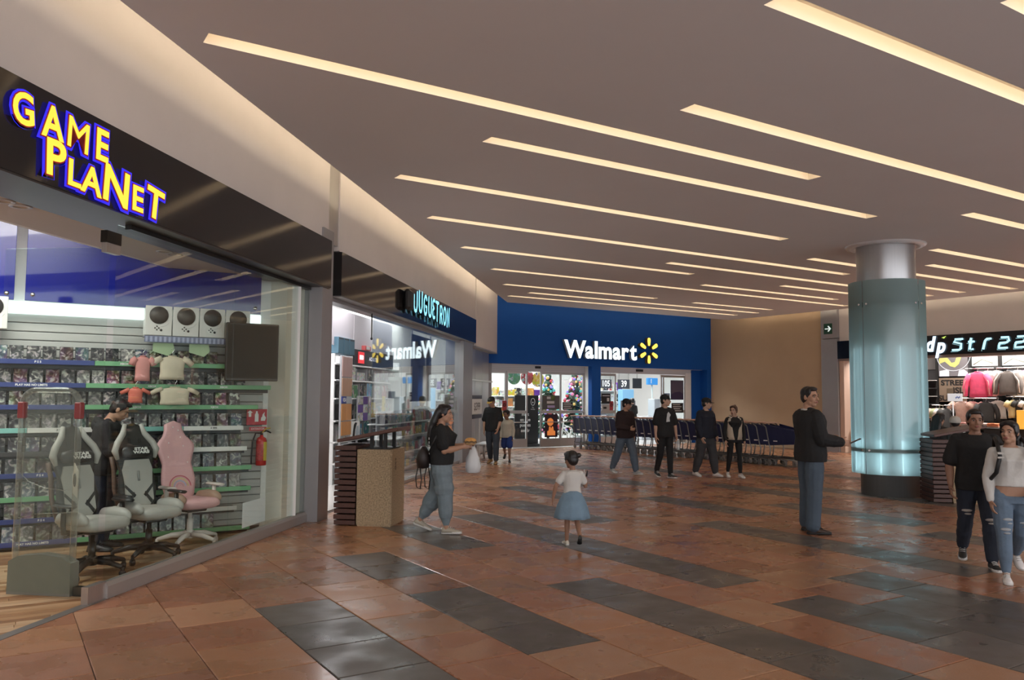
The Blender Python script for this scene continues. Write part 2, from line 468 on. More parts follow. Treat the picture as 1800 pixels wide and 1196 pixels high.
rf = MB(); rf.box(-14, 30, -6, 32, 5.35, 5.45); rf.build('light_block_slab', mat('light_block_plaster', (0.5, 0.47, 0.44), 0.8), ceiling)  # unseen slab, added to keep world light out of the coves
DP = 0.13
SL = []
for i, (v0, v1, c) in enumerate(SLOTS):
    t = thing('ceiling_light', None, 'ceiling light', T((v0 + v1) / 2, c, CEIL), GRID, 'recessed light slots in the mall ceiling')
    h = (v1 - v0) / 2
    m = MB()
    m.add([(-h, -SW, 0), (h, -SW, 0), (h, SW, 0), (-h, SW, 0), (-h, -SW, DP), (h, -SW, DP), (h, SW, DP), (-h, SW, DP)],
          [(0, 1, 5, 4), (1, 2, 6, 5), (2, 3, 7, 6), (3, 0, 4, 7), (4, 5, 6, 7)])
    m.build('trough', M_trough, t)
    m = MB(); m.box(-h + .02, h - .02, -SW + .001, -SW + .012, DP - 0.045, DP - .004); m.build('led_strip', M_slotled, t)
    SL.append((t, v0, v1, c))
rowsv = sorted(SL, key=lambda s: s[3])
for i, (t, v0, v1, c) in enumerate(rowsv):
    L_ = v1 - v0
    size = 'very long' if L_ > 9.5 else ('long' if L_ > 6 else 'short')
    t['label'] = f'{size} warm recessed ceiling light slot, {ordinal(i)} slot counted from the camera'

# cove strips hidden above the ceiling edge
cv = MB()
for p, q in [(outline[i], outline[(i + 1) % len(outline)]) for i in range(len(outline))]:
    mid = ((p[0] + q[0]) / 2, (p[1] + q[1]) / 2)
    if mid[1] < U0 + 0.5: continue
    d = Vector((q[0] - p[0], q[1] - p[1], 0)); L_ = d.length
    if L_ < 1: continue
    d.normalize(); nrm = Vector((-d.y, d.x, 0))
    c0 = Vector((p[0], p[1], CEIL + 0.14)) + nrm * 0.10
    c1 = Vector((q[0], q[1], CEIL + 0.14)) + nrm * 0.10
    wd = 0.03
    cv = MB()
    cv.add([c0 - nrm * wd, c1 - nrm * wd, c1 + nrm * wd, c0 + nrm * wd, c0 - nrm * wd + Vector((0, 0, .03)), c1 - nrm * wd + Vector((0, 0, .03)), c1 + nrm * wd + Vector((0, 0, .03)), c0 + nrm * wd + Vector((0, 0, .03))],
           [(0, 3, 2, 1), (4, 5, 6, 7), (0, 1, 5, 4), (1, 2, 6, 5), (2, 3, 7, 6), (3, 0, 4, 7)])
    cv.build('cove_strip', M_warm, ceiling)

# ---- left shop fronts: local x = along the front, -y = out into the mall, z up
def FM(): return dict(loc=FO.copy(), rotz=FRONT)
wl = struct('wall_left', 'pale panelled bulkhead above the left shop fronts', FO, FRONT)
AEND = 19.2
def fbox(mb, a0, a1, o0, o1, z0, z1, mi=0): return mb.box(a0, a1, -o1, -o0, z0, z1, mi)
fbox(MB(), -14, 4.42, -0.3, 0.16, 3.80, 5.35).build('panel', M_wall, wl)
fbox(MB(), 4.42, 4.84, -0.3, 0.14, 3.80, 5.35).build('steel_strip', M_steel, wl)
fbox(MB(), 4.84, 15.28, -0.3, 0.16, 3.74, 5.35).build('panel', M_wall, wl)
fbox(MB(), 15.28, 15.42, -0.3, 0.14, 3.04, 5.35).build('steel_strip', M_steel, wl)
fbox(MB(), 15.42, AEND, -0.3, 0.16, 3.04, 5.35).build('panel', M_wall, wl)
tag(fbox(MB(), 15.42, AEND + .02, -0.3, 0.17, 3.0, 3.04).build('panel_edge', M_steeld, wl))
# pilaster between the two shops, the one after the toy shop, and the clad wall up to the blue front
pl = struct('trim_1', 'grey metal pilaster between the game shop and the toy shop', FO, FRONT)
fbox(MB(), 4.17, 4.55, -0.35, 0.19, 0, 3.95).build('pilaster', M_steeld, pl)
pl = struct('trim_2', 'grey metal pilaster at the far end of the toy shop', FO, FRONT)
fbox(MB(), 14.0, 15.2, -0.35, 0.12, 0, 3.3).build('pilaster', M_steeld, pl)
pl = struct('wall_corner', 'brushed metal clad wall between toy shop and blue store front', FO, FRONT)
for i in range(3):
    a = 15.2 + i * 1.12
    fbox(MB(), a + .006, a + 1.114, -0.3, -0.02, 2.16, 3.10).build('panel', M_steel, pl)
    fbox(MB(), a + .006, a + 1.114, -0.3, -0.02, 0.0, 2.10).build('panel', M_steel, pl)
fbox(MB(), 15.2, AEND, -0.3, 0.0, 2.105, 2.155).build('rail', mat('rail_light', (.7, .7, .68), .3, .8), pl)
fbox(MB(), 15.2, AEND, -0.34, -0.3, 0, 3.1).build('backing', M_blackmat, pl)

# fascia boards
t = thing('fascia_board', 'glossy black fascia board over the game shop front', 'fascia', FO, FRONT)
fbox(MB(), -14, 4.40, -0.35, 0.22, 3.145, 3.80).build('board', M_black, t)
fbox(MB(), -14, 4.38, -0.34, 0.21, 3.13, 3.146).build('soffit', mat('fascia_soffit', (.10, .09, .085), .35, .6), t)
t = thing('fascia_board', 'glossy black fascia board over the toy shop front', 'fascia', FO, FRONT)
fbox(MB(), 4.86, 15.25, -0.35, 0.20, 3.10, 3.73).build('board', M_black, t)
fbox(MB(), 4.88, 15.23, -0.34, 0.19, 3.085, 3.101).build('soffit', mat('toy_soffit', (.30, .29, .28), .35, .6), t)

# glazing of the game shop
M_glass = glass('shop_glass', f0=0.022)
M_glassr = glass('toy_shop_glass', (0.90, 0.93, 0.93), 0.05, power=4.2)
w1 = struct('window_1', 'frameless glass front of the game shop on a low metal curb', FO, FRONT)
for a, b_ in ((0.01, 2.085), (2.095, 4.17)):
    fbox(MB(), a, b_, -0.006, 0.006, 0.13, 3.10).build('pane', M_glass, w1)
M_curb = mat('curb_metal', (0.40, 0.37, 0.35), 0.38, 0.5)
m = MB(); m.prism([(-0.05, 0), (0.05, 0), (0.05, 0.10), (0.03, 0.13), (-0.03, 0.13), (-0.05, 0.10)], 0.0, 4.17, 'x'); m.build('curb', M_curb, w1)
fbox(MB(), 0.15, 4.17, -0.03, 0.03, 3.09, 3.14).build('head_channel', mat('dark_channel', (.05, .05, .05), .35, .7), w1)
for z0, z1 in ((0.0, 0.14),): fbox(MB(), -0.22, 0.01, -0.03, 0.03, z0, z1).build('floor_patch_fitting', M_steel, w1)
fbox(MB(), -0.17, 0.02, -0.03, 0.03, 2.92, 3.02).build('head_patch_fitting', mat('dark_patch', (.03, .028, .025), .3, .6), w1)
fbox(MB(), -0.16, 0.02, -0.025, 0.025, 2.84, 2.92).build('head_patch_fitting', M_steel, w1)
# entrance leaf swung open into the shop
door = struct('door_1', 'frameless glass door leaf standing open into the game shop', Fp(-0.06, 0, 0), FRONT)
m = MB(); m.box(-0.006, 0.006, 0.02, 0.98, 0.04, 2.90); m.build('pane', M_glass, door)
# glazing of the toy shop
w2 = struct('window_2', 'glass front of the toy shop', FO, FRONT)
prev = 6.95
for b_ in (8.75, 10.6, 12.4, 14.0):
    fbox(MB(), prev + .005, b_ - .005, -0.008, 0.008, 0.06, 3.06).build('pane', M_glassr, w2); prev = b_
fbox(MB(), 6.95, 14.0, -0.04, 0.04, 0.0, 0.06).build('curb', M_curb, w2)
fbox(MB(), 4.55, 14.0, -0.03, 0.03, 3.03, 3.09).build('head_channel', M_steeld, w2)

# ---- blue store front at the far end: plane u = UB
UB = 21.9; VW = 22.65
wb = struct('wall_far', 'blue panelled front of the supermarket', (0, 0, 0), GRID)
DU = 22.35
def tb(mb, v0, v1, u0, u1, z0, z1, mi=0): return mb.box(v0, v1, u0, u1, z0, z1, mi)
tb(MB(), 12.3, VW, UB, UB + .25, 2.72, 5.35).build('header', M_blue, wb)
tb(MB(), 17.0, 17.38, UB, UB + .2, 0, 2.72).build('column', M_blue, wb)
tb(MB(), 17.01, 17.37, UB + .2, DU + .1, 0, 2.72).build('column', M_white, wb)
tb(MB(), 22.44, VW, UB, DU + .2, 0, 2.72).build('column', M_blue, wb)
tb(MB(), 22.0, 22.44, DU - .1, DU + .1, 0, 2.72).build('column', M_blue, wb)
tb(MB(), 12.3, 13.2, UB + .25, DU + .1, 0, 2.72).build('column', M_steeld, wb)
tb(MB(), 12.3, VW, UB + .25, DU + .2, 2.715, 2.80).build('reveal_top', M_white, wb)

# ---- right side: plane v = VW
wr = struct('wall_right', 'beige wall and grey pilaster on the right beyond the trolleys', (0, 0, 0), GRID)
tb(MB(), VW, VW + .3, 16.95, UB, 0, 5.35).build('beige_panel', M_beige, wr)
tb(MB(), VW - .12, VW + .3, 16.35, 16.95, 0, 3.60).build('pilaster', M_steeld, wr)
tb(MB(), VW - .12, VW + .3, 16.35, 16.95, 3.62, 5.35).build('pilaster', M_steeld, wr)
tb(MB(), VW, VW + .3, -6, 16.35, 3.51, 5.35).build('bulkhead', M_wall, wr)
tb(MB(), VW, VW + .3, -6, 5.0, 0, 3.51).build('light_block_wall', M_wall, wr)  # unseen stretch of wall, added to keep world glare out of the shop glass

# ---- shells of the shops behind the fronts
M_in = mat('shop_interior_white', (0.78, 0.77, 0.75), 0.6)
sh = struct('wall_game_shop', 'white inner walls of the game shop', (0, 0, 0), GRID)
US = 10.38
tb(MB(), -5, 3.3, US + .05, US + .15, 0, 4.2).build('back_panel', M_in, sh)
tb(MB(), -5.1, -5, 2, US, 0, 4.2).build('side_panel', M_in, sh)
m = MB(); m.prism(clip([(-5.1, 2), (4.5, 2), (4.5, US + .2), (-5.1, US + .2)], lambda p: -0.36 - (foff(p) + EDGE)), 3.72, 3.8); m.build('shop_ceiling', mat('game_shop_ceiling', (.6, .56, .52), .8), sh)
m = MB(); m.prism([T(2.84, US + .1).xy, Fp(3.6, -.06).xy, Fp(4.17, -.06).xy, Fp(4.17, -.3).xy], 0, 3.72)
m.build('end_panel', mat('cream_panel', (.70, .66, .58), .5), sh).matrix_local = Matrix.Rotation(-GRID, 4, 'Z')
fbox(MB(), -3.0, 4.17, -1.05, -.33, 3.155, 3.20).build('soffit_panel', mat('soffit_paint', (.55, .48, .42), .6), sh).matrix_local = Matrix.Rotation(-GRID, 4, 'Z') @ Matrix.Translation(FO) @ Matrix.Rotation(FRONT, 4, 'Z')
fbox(MB(), -3.0, 4.17, -1.10, -1.05, 3.155, 3.72).build('soffit_panel', M_in, sh).matrix_local = Matrix.Rotation(-GRID, 4, 'Z') @ Matrix.Translation(FO) @ Matrix.Rotation(FRONT, 4, 'Z')
sh = struct('wall_toy_shop', 'white inner walls of the toy shop', FO, FRONT)
fbox(MB(), 4.6, 16, -1.9, -1.8, 0, 4.2).build('back_panel', M_in, sh)
fbox(MB(), 4.5, 4.6, -1.8, -0.35, 0, 4.2).build('side_panel', M_in, sh)
fbox(MB(), 15.6, 15.7, -1.8, -0.35, 0, 4.2).build('side_panel', M_in, sh)
fbox(MB(), 4.5, 16, -1.9, -0.34, 3.9, 4.0).build('shop_ceiling', M_in, sh)
fbox(MB(), 4.5, 16, -1.9, -0.04, -0.01, 0.005).build('shop_floor', mat('toy_shop_floor', (.6, .58, .56), .25), sh)
sh = struct('wall_supermarket', 'white inner walls of the supermarket', (0, 0, 0), GRID)
tb(MB(), 11, 26, 29.9, 30, 0, 4.6).build('back_panel', M_in, sh)
tb(MB(), 10.9, 11, DU, 30, 0, 4.6).build('side_panel', M_in, sh)
tb(MB(), 25.5, 25.6, DU, 30, 0, 4.6).build('side_panel', M_in, sh)
tb(MB(), 11, 26, DU + .2, 30, 4.2, 4.3).build('store_ceiling', M_in, sh)
tb(MB(), 12.3, 26, DU - .2, 30, -.01, 0.003).build('store_floor', mat('store_floor', (.62, .62, .60), .2), sh)
sh = struct('wall_sports_shop', 'dark inner walls of the sports shop', (0, 0, 0), GRID)
M_dark = mat('charcoal_wall', (0.035, 0.033, 0.032), 0.6)
tb(MB(), 27.0, 27.1, 5, 18, 0, 4).build('back_panel', M_dark, sh)
tb(MB(), VW + .3, 27, 17.9, 18.0, 0, 4).build('side_panel', M_dark, sh)
tb(MB(), VW + .3, 27, 3, 18.0, 3.6, 3.7).build('shop_ceiling', mat('sports_ceiling', (.25, .22, .2), .8), sh)
tb(MB(), VW - .1, 27, 3, 18.0, -.01, 0.004).build('shop_floor', mat('sports_floor', (.35, .28, .23), .3), sh)
# ---- game shop plank floor
M_wood = [mat(f'plank_{i}', c, 0.35, var=0.25, vscale=3.0, stretch=(1, 14, 14)) for i, c in enumerate([(.42, .24, .12), (.36, .19, .09), (.50, .31, .17), (.30, .15, .07), (.55, .37, .22)])]
wf = struct('floor_game_shop', 'striped wooden plank floor of the game shop', (0, 0, 0), GRID)
rng = random.Random(11)
n_pl = 0
restp = MB()
for r in range(80):
    u0 = 3.4 + r * 0.09
    x = -5.0 + rng.random() * 0.6
    while x < 3.2:
        L_ = rng.uniform(0.7, 1.3)
        poly = clip([(x, u0 + .001), (x + L_ - .003, u0 + .001), (x + L_ - .003, u0 + .089), (x, u0 + .089)], lambda p: -0.03 - (foff(p) + EDGE))
        x += L_
        if len(poly) < 3 or poly[0][1] > US: continue
        m = MB(); m.prism(poly, -0.012, 0.0 - rng.random() * .001)
        mi = rng.randrange(5)
        cx = sum(p[0] for p in poly) / len(poly); cy = sum(p[1] for p in poly) / len(poly)
        W = T(cx, cy)
        if n_pl < 295 and W.y > 4 and abs(math.atan2(W.x, W.y)) < 0.60:
            m.build('plank', M_wood[mi], wf); n_pl += 1
        else: restp.add(m.v, m.f, mi)
if restp.v: tag(restp.build('far_planks', M_wood, wf), kind='stuff')
fbox(MB(), -14, 0.0, -0.03, 0.055, -0.012, 0.004).build('threshold', mat('threshold_metal', (.25, .23, .22), .4, .6), wf, loc=None)
o = COL.objects['threshold']; o.parent = None; o.location = FO; o.rotation_euler = (0, 0, FRONT); o.name = 'trim_3'; o['kind'] = 'structure'; o['label'] = 'thin metal threshold strip across the game shop entrance'
# ================================================================== GAME SHOP
M_chalk = mat('chalk_white', (.80, .79, .76), .45)
M_slat = mat('slatwall_grey', (.46, .45, .43), .5)
sw = struct('wall_slats', 'grey slatted display wall behind the game shelves', (0, 0, 0), GRID)
me = MB().bbox(-1.2, 2.84, US + .022, US + .05, 0.0, 0.088, .006).mesh('slat', M_slat)
for i in range(26): link('slat', me, sw, (0, 0, 0.05 + i * 0.096))
tb(MB(), -1.2, 2.84, US + .045, US + .06, 0.0, 2.54).build('slat_backing', mat('slat_gap', (.10, .10, .10), .6), sw)
# glowing light box band and the two blue boards
t = thing('light_box', 'glowing white light box band under the blue boards', 'light box', T(0.75, US - .06, 2.54), GRID)
m = MB(); m.bbox(-1.95, 2.0, -.05, .08, 0, .13, .01); m.build('diffuser', emis('lightbox_glow', (.86, 1.0, .98), 1.15), t)
M_boardblue = mat('blue_acrylic', (.008, .014, .20), .06, coat=.6)
def blue_board(v0, v1, label):
    t = thing('blue_board', label, 'wall board', T(v0, US - .19, 2.67), GRID)
    W = v1 - v0
    m = MB(); m.bbox(0, W, 0, .012, 0, 1.02, .003); m.build('panel', M_boardblue, t)
    for x in (.07, W - .07):
        for z in (.07, .95):
            m = MB(); m.lathe([(0, -.012), (.022, -.012), (.022, .0), (.012, .0), (.012, .16), (0, .16)], 12, M=Matrix.Translation((x, 0, z)) @ Matrix.Rotation(-PI / 2, 4, 'X')); m.build('standoff', mat('chrome', (.75, .75, .76), .15, 1.0), t)
blue_board(-1.8, 0.10, 'blue acrylic board at the edge of the game shop wall, by the entrance')
blue_board(0.20, 2.72, 'large blue acrylic board above the row of white console boxes')
m = MB(); m.box(-1.0, 2.8, -.02, 0, 2.60, 3.72)
# console boxes
M_box = mat('box_white', (.74, .73, .70), .5)
def console_box(v, label):
    t = thing('console_box', label, 'box', T(v, US - .14, 2.355), GRID, 'white console boxes on the top shelf')
    m = MB(); m.bbox(.004, .292, -.06, .10, 0, .345, .004); m.build('carton', M_box, t)
    m = MB(); m.lathe([(0, 0), (.103, 0), (.103, .006), (0, .006)], 28, M=Matrix.Translation((.148, -.067, .235)) @ Matrix.Rotation(-PI / 2, 4, 'X')); m.build('printed_disc', mat('disc_black', (.05, .048, .045), .5), t)
    m = MB()
    for dx, dz in ((0, .02), (.02, 0), (0, -.02), (-.02, 0)): m.lathe([(0, 0), (.009, 0), (.009, .004), (0, .004)], 10, M=Matrix.Translation((.13 + dx, -.063, .085 + dz)) @ Matrix.Rotation(-PI / 2, 4, 'X'))
    m.lathe([(0, 0), (.014, 0), (.014, .004), (0, .004)], 12, M=Matrix.Translation((.175, -.063, .062)) @ Matrix.Rotation(-PI / 2, 4, 'X'))
    m.build('printed_buttons', mat('disc_black', (.05, .048, .045), .5), t)
    m = MB(); m.tube([(.17, -.062, .10), (.23, -.062, .115), (.265, -.062, .16)], .0015, 5); m.build('printed_line', mat('print_grey', (.5, .5, .5), .5), t)
for i, v in enumerate((1.40, 1.70, 2.00, 2.30)):
    console_box(v, f'white console box with black disc print, {ordinal(i)} of the four beside the television')
console_box(-.24, 'white console box with black disc print at the entrance edge, under the blue board')
t = thing('console_rail', 'bluish hatched price rail under the four console boxes', 'shelf', T(1.40, US - .20, 2.28), GRID)
m = MB(); m.bbox(0, 1.2, 0, .16, .05, .07, .004); m.build('board', mat('rail_metal', (.35, .37, .45), .4, .4), t)
for i in range(24):
    m = MB() if i == 0 else m
    m.box(.01 + i * .05, .035 + i * .05, -.012, -.004, 0, .06)
m.build('price_slips', mat('rail_slip', (.42, .45, .62), .5), t)
m = MB(); m.box(0, 1.2, -.005, .0, -.005, .065); m.build('rail_face', mat('rail_face', (.20, .22, .34), .4), t)

# shelves: z, [(v0, v1, strip colour)]
STRIP = {'navy': mat('strip_navy', (.025, .045, .20), .4), 'green': mat('strip_green', (.16, .40, .20), .4), 'teal': mat('strip_teal', (.22, .52, .47), .4), 'white': mat('strip_white', (.72, .72, .70), .4), 'dark': mat('strip_dark', (.05, .05, .055), .5)}
M_shelf = mat('shelf_metal_dark', (.035, .036, .038), .4, .3)
SHELVES = [
    (2.02, [(-.9, .90, 'navy'), (.90, 2.35, 'green')]), (1.77, [(-.9, .82, 'navy'), (.82, 2.87, 'green')]), (1.53, [(-.9, .82, 'navy'), (.82, 2.72, 'green')]),
    (1.28, [(-.9, .02, 'white'), (.02, .28, 'teal'), (.28, 1.30, 'white'), (1.30, 1.86, 'teal'), (1.86, 2.55, 'white')]), (1.03, [(-.9, .7, 'dark'), (.7, 2.6, 'white')]),
    (.80, [(-.9, .8, 'navy'), (.8, 2.66, 'green')]), (.55, [(-.9, 2.66, 'green')]), (.32, [(-.9, .8, 'navy'), (.8, 2.5, 'white')]), (.08, [(-.9, .8, 'navy'), (.8, 2.66, 'green')])]
WORDS = {(0, 0): [('P S 5', .35)], (1, 0): [('PLAY HAS NO LIMITS', .30)], (2, 0): [('P S 4', .25)], (5, 0): [('P S 4', .42)], (7, 0): [('P S 4', .45)], (8, 0): [('PLAY HAS NO LIMITS', .38)],
         (0, 1): [('XBOX', 1.2), ('XBOX', 1.75)], (1, 1): [('XBOX', 1.5), ('XBOX', 2.3)], (2, 1): [('XBOX', 1.35), ('XBOX', 2.2)], (3, 2): [('$ 799 899', .62)], (3, 4): [('$ 999', 2.2)], (5, 1): [('XBOX', 1.9)], (8, 1): [('XBOX', 1.9)]}
M_letter_white = mat('letter_white', (.85, .85, .85), .5)
for k, (z, segs) in enumerate(SHELVES):
    v0, v1 = segs[0][0], segs[-1][1]
    t = thing('game_shelf', f'long dark display shelf of boxed games, {ordinal(k)} shelf counted from the top', 'shelf', T(v0, US - .20, z), GRID, 'display shelves of the game shop')
    m = MB(); m.bbox(0, v1 - v0, 0, .22, -.02, 0, .004); m.build('board', M_shelf, t)
    m = MB(); m.box(0, v1 - v0, .13, .20, -.075, -.021); m.build('bracket', M_shelf, t)
    for j, (a, b_, c) in enumerate(segs):
        m = MB(); m.bbox(a - v0 + .002, b_ - v0 - .002, -.012, .0, -.035, .018, .003); o = m.build('price_strip', STRIP[c], t)
        if c != 'dark': o['label'] = f'{c} price strip'
        for wd, at in WORDS.get((k, j), []):
            text('lettering', wd, .032, M_letter_white if c != 'white' else M_blackmat, o, (at - v0, -.0135, -.009), offset=.001)
def cover_mat(name, base):
    m = mat(name, base, .25)
    nt = m.node_tree; L = nt.links; p = nt.nodes['Principled BSDF']
    tc = nd(nt, 'ShaderNodeTexCoord'); oi = nd(nt, 'ShaderNodeObjectInfo')
    va = nd(nt, 'ShaderNodeVectorMath', operation='ADD'); vs = nd(nt, 'ShaderNodeVectorMath', operation='SCALE'); vs.inputs['Scale'].default_value = 37.0
    cv_ = nd(nt, 'ShaderNodeCombineXYZ'); L.new(oi.outputs['Random'], cv_.inputs[0]); L.new(oi.outputs['Random'], cv_.inputs[1]); L.new(oi.outputs['Random'], cv_.inputs[2])
    L.new(cv_.outputs[0], vs.inputs[0]); L.new(tc.outputs['Object'], va.inputs[0]); L.new(vs.outputs[0], va.inputs[1])
    n = nd(nt, 'ShaderNodeTexNoise', Scale=16.0, Detail=3.0, Distortion=1.2); L.new(va.outputs[0], n.inputs['Vector'])
    n2 = nd(nt, 'ShaderNodeTexNoise', Scale=9.0, Detail=1.0); L.new(va.outputs[0], n2.inputs['Vector'])
    r = nd(nt, 'ShaderNodeValToRGB'); e = r.color_ramp.elements
    e[0].position = .40; e[0].color = (base[0] * .35, base[1] * .35, base[2] * .4, 1); e[1].position = .66; e[1].color = (.62, .58, .52, 1)
    x = r.color_ramp.elements.new(.52); x.color = (*base, 1)
    L.new(n.outputs[0], r.inputs[0])
    hs = nd(nt, 'ShaderNodeHueSaturation', Saturation=.8); L.new(r.outputs[0], hs.inputs['Color']); L.new(n2.outputs[0], hs.inputs['Hue'])
    mr = nd(nt, 'ShaderNodeMapRange'); mr.inputs[3].default_value = .55; mr.inputs[4].default_value = 1.35; L.new(oi.outputs['Random'], mr.inputs[0]); L.new(mr.outputs[0], hs.inputs['Value'])
    L.new(hs.outputs[0], p.inputs['Base Color'])
    return m
COVERS = [('dark grey', cover_mat('cover_grey', (.12, .12, .13))), ('brown', cover_mat('cover_brown', (.20, .13, .09))), ('reddish', cover_mat('cover_red', (.26, .09, .08))), ('pale', cover_mat('cover_pale', (.30, .29, .27))), ('blue-grey', cover_mat('cover_blue', (.10, .13, .19)))]
M_case = mat('case_plastic', (.06, .065, .07), .2)
case_me = []
for nm, cmx in COVERS:
    m = MB(); m.bbox(-.067, .067, 0, .014, 0, .170, .003, 0); m.box(-.061, .064, -.0015, .001, .006, .165, 1)
    case_me.append(m.mesh('game_case', [M_case, cmx]))
rng = random.Random(21)
SHNAME = ['top', 'second', 'third', 'fourth', 'fifth', 'sixth', 'seventh', 'eighth', 'lowest']
for k, (z, segs) in enumerate(SHELVES):
    n = 0
    v = -.16 + rng.random() * .05
    vmax = {0: 2.2, 1: 2.55, 2: 2.55, 3: 2.5, 4: 2.55, 5: 2.55, 6: 2.6, 7: 2.2, 8: 2.2}[k]
    while v < vmax:
        ci = rng.choice([0, 0, 0, 1, 1, 2, 3, 4]) if not (k == 0 and n == 5) else 1
        o = link('game_case', case_me[ci], None, T(v, US - .135 + rng.uniform(-.01, .01), z + .001), (math.radians(-9), 0, GRID + rng.uniform(-.03, .03)))
        tag(o, f'{COVERS[ci][0]} boxed game, {ordinal(n)} from the entrance on the {SHNAME[k]} game shelf', 'game', 'boxed games on the game shop shelves')
        n += 1; v += .150 + rng.choice([0, 0, .004, .012])
# garments
def garment(mb, W, H, slv, mi=0, M=None, long=False, dep=.10):
    rings = []
    for z, ww, dd in ((0, .26, .35), (-.025 * H / .6, .52, .55), (-.075 * H / .6, .86, .7), (-.20 * H / .6, .80, .9), (-.40 * H / .6, .76, 1.0), (-H * .85, .80, 1.05), (-H, .82, .95)):
        ring = []
        for i in range(20):
            a = 2 * PI * i / 20
            wob = 1 + .05 * math.sin(5 * a + z * 20) * min(1, -z * 4)
            x = W / 2 * ww * math.cos(a); y = dep / 2 * dd * math.sin(a) * wob * (1 if z > -.2 else 1.1)
            ring.append((x, y, z))
        rings.append(ring)
    mb.loft(rings, mi, M)
    for s in (-1, 1):
        r = .085 * H / .6
        if long: pts = [(s * W * .36, 0, -.10 * H), (s * W * .50, 0, -.36 * H), (s * W * .56, -.02, -.62 * H), (s * W * .54, -.03, -.96 * H)]; rr = [r * .8, r * .85, r * .75, r * .55]
        else: pts = [(s * W * .34, 0, -.08 * H), (s * W * .50, 0, -.18 * H), (s * (W * .5 + slv), 0, -.36 * H)]; rr = [r * .9, r * .95, r * .85]
        mb.tube(pts, rr, 10, mi, M)
def tee(v, z, W, H, slv, col, label, u=None, long=False, name='t_shirt', cat='t-shirt', hanger=True, depth=.08, rz=GRID, loc=None, collar=None, group=None, stripe=None):
    t = thing(name, label, cat, loc if loc is not None else T(v, u if u else US - .27, z), rz, group)
    m = MB(); garment(m, W, H, slv, long=long, dep=depth); m.build('cloth', col, t)
    m = MB(); m.tube([(W * .13 * math.cos(a), depth * .2 * math.sin(a) , .004) for a in [2 * PI * i / 14 for i in range(14)]], .008, 6, closed=True); m.build('collar', collar or col, t)
    if stripe:
        for s in (-1, 1):
            m = MB(); m.tube([(s * W * .30, -depth * .42, -.05 * H), (s * W * .53, -depth * .62, -.40 * H), (s * W * .57, -depth * .72, -.90 * H)], .018, 6); m.build('sleeve_stripe', stripe, t)
    if hanger:
        m = MB(); m.tube([(0, 0, 0), (0, 0, .05), (.02, 0, .075), (0, 0, .095), (-.015, 0, .08)], .004, 6); m.tube([(-W * .3, 0, -.03), (0, 0, .01), (W * .3, 0, -.03)], .006, 6)
        m.build('hanger', mat('chrome', (.75, .75, .76), .15, 1.0), t)
    return t
cl = lambda n, c: mat(n, c, .85, var=.10, vscale=8, bump=.25, bscale=30)
M_pinkcloth = cl('pink_cotton', (.62, .27, .25)); M_cream = cl('cream_cotton', (.62, .55, .42)); M_coral = cl('coral_cotton', (.66, .17, .12))
tee(1.385, 2.10, .20, .28, .02, M_pinkcloth, 'small pink shirt hung on the game shelves beside the cream shirt')
tee(1.70, 2.11, .34, .27, .05, M_cream, 'upper cream shirt hung on the game shelves, right of the pink shirt')
tee(1.32, 1.74, .19, .17, .06, M_coral, 'small coral red shirt hung on the game shelves below the pink shirt')
tee(1.74, 1.75, .40, .20, .06, M_cream, 'lower wide cream shirt draped along the game shelf beside the red one')
for v, z, lab in ((1.62, 2.17, 'pale green card standing behind the cream shirt'), (2.02, 2.17, 'pale green folded card on the top game shelf, below the third console box')):
    t = thing('green_card', lab, 'card', T(v, US - .16, z), GRID); m = MB(); m.prism([(-.12, 0), (.05, -.05), (.12, .02), (.10, .10), (-.12, .10)], 0, .006, 'y'); m.build('sheet', mat('green_card', (.45, .58, .36), .5), t)
# television
t = thing('television', 'black flat television on a wall bracket in the game shop', 'television', T(2.33, US - .33, 1.84), GRID)
m = MB(); m.bbox(-.05, .58, -.02, .03, 0, .70, .008); m.build('housing', mat('tv_plastic', (.012, .012, .012), .35), t)
m = MB(); m.box(-.035, .565, -.0215, -.019, .03, .68); m.build('screen', mat('tv_screen', (.010, .010, .009), .3, spec=.15), t)
m = MB(); m.box(.18, .36, .03, .30, .25, .45); m.build('bracket', M_blackmat, t)
# extinguisher and its sign
t = thing('fire_extinguisher', 'red fire extinguisher with yellow label hung at the end of the game shelves', 'fire extinguisher', T(2.80, US - .10, .80), GRID)
M_red = mat('extinguisher_red', (.50, .018, .015), .25, coat=.4)
m = MB(); m.lathe([(0, 0), (.06, 0), (.066, .01), (.066, .30), (.055, .335), (.022, .355), (.022, .375), (0, .375)], 20); m.build('cylinder', M_red, t)
m = MB(); m.lathe([(.0672, .06), (.0672, .29)], 8, a0=-PI * .45, a1=-PI * .15); m.build('yellow_label', mat('label_yellow', (.65, .48, .05), .5), t)
m = MB(); m.lathe([(.0672, .06), (.0672, .27)], 8, a0=-PI * .9, a1=-PI * .5); m.build('printed_label', mat('label_red_print', (.42, .05, .05), .5, var=.6, vscale=60), t)
m = MB(); m.tube([(0, 0, .37), (0, 0, .41)], .018, 8); m.tube([(-.01, 0, .41), (.06, -.01, .425), (.11, -.02, .40)], .010, 6); m.build('valve', M_blackmat, t)
m = MB(); m.tube([(0, -.01, .40), (.05, -.02, .455), (.10, -.03, .46)], .009, 6); m.build('lever', mat('lever_yellow', (.6, .4, .08), .4), t)
m = MB(); m.tube([(-.015, -.02, .395), (-.08, -.03, .40), (-.12, -.04, .30), (-.13, -.04, .10), (-.128, -.04, .02)], .010, 8); m.build('hose', M_blackmat, t)
t = thing('safety_sign', 'square red extinguisher sign with white pictograms above the extinguisher', 'sign', T(2.735, US - .10, 1.30), GRID)
m = MB(); m.bbox(-.125, .125, 0, .006, 0, .195, .002); m.build('plate', mat('sign_red', (.45, .02, .03), .4), t)
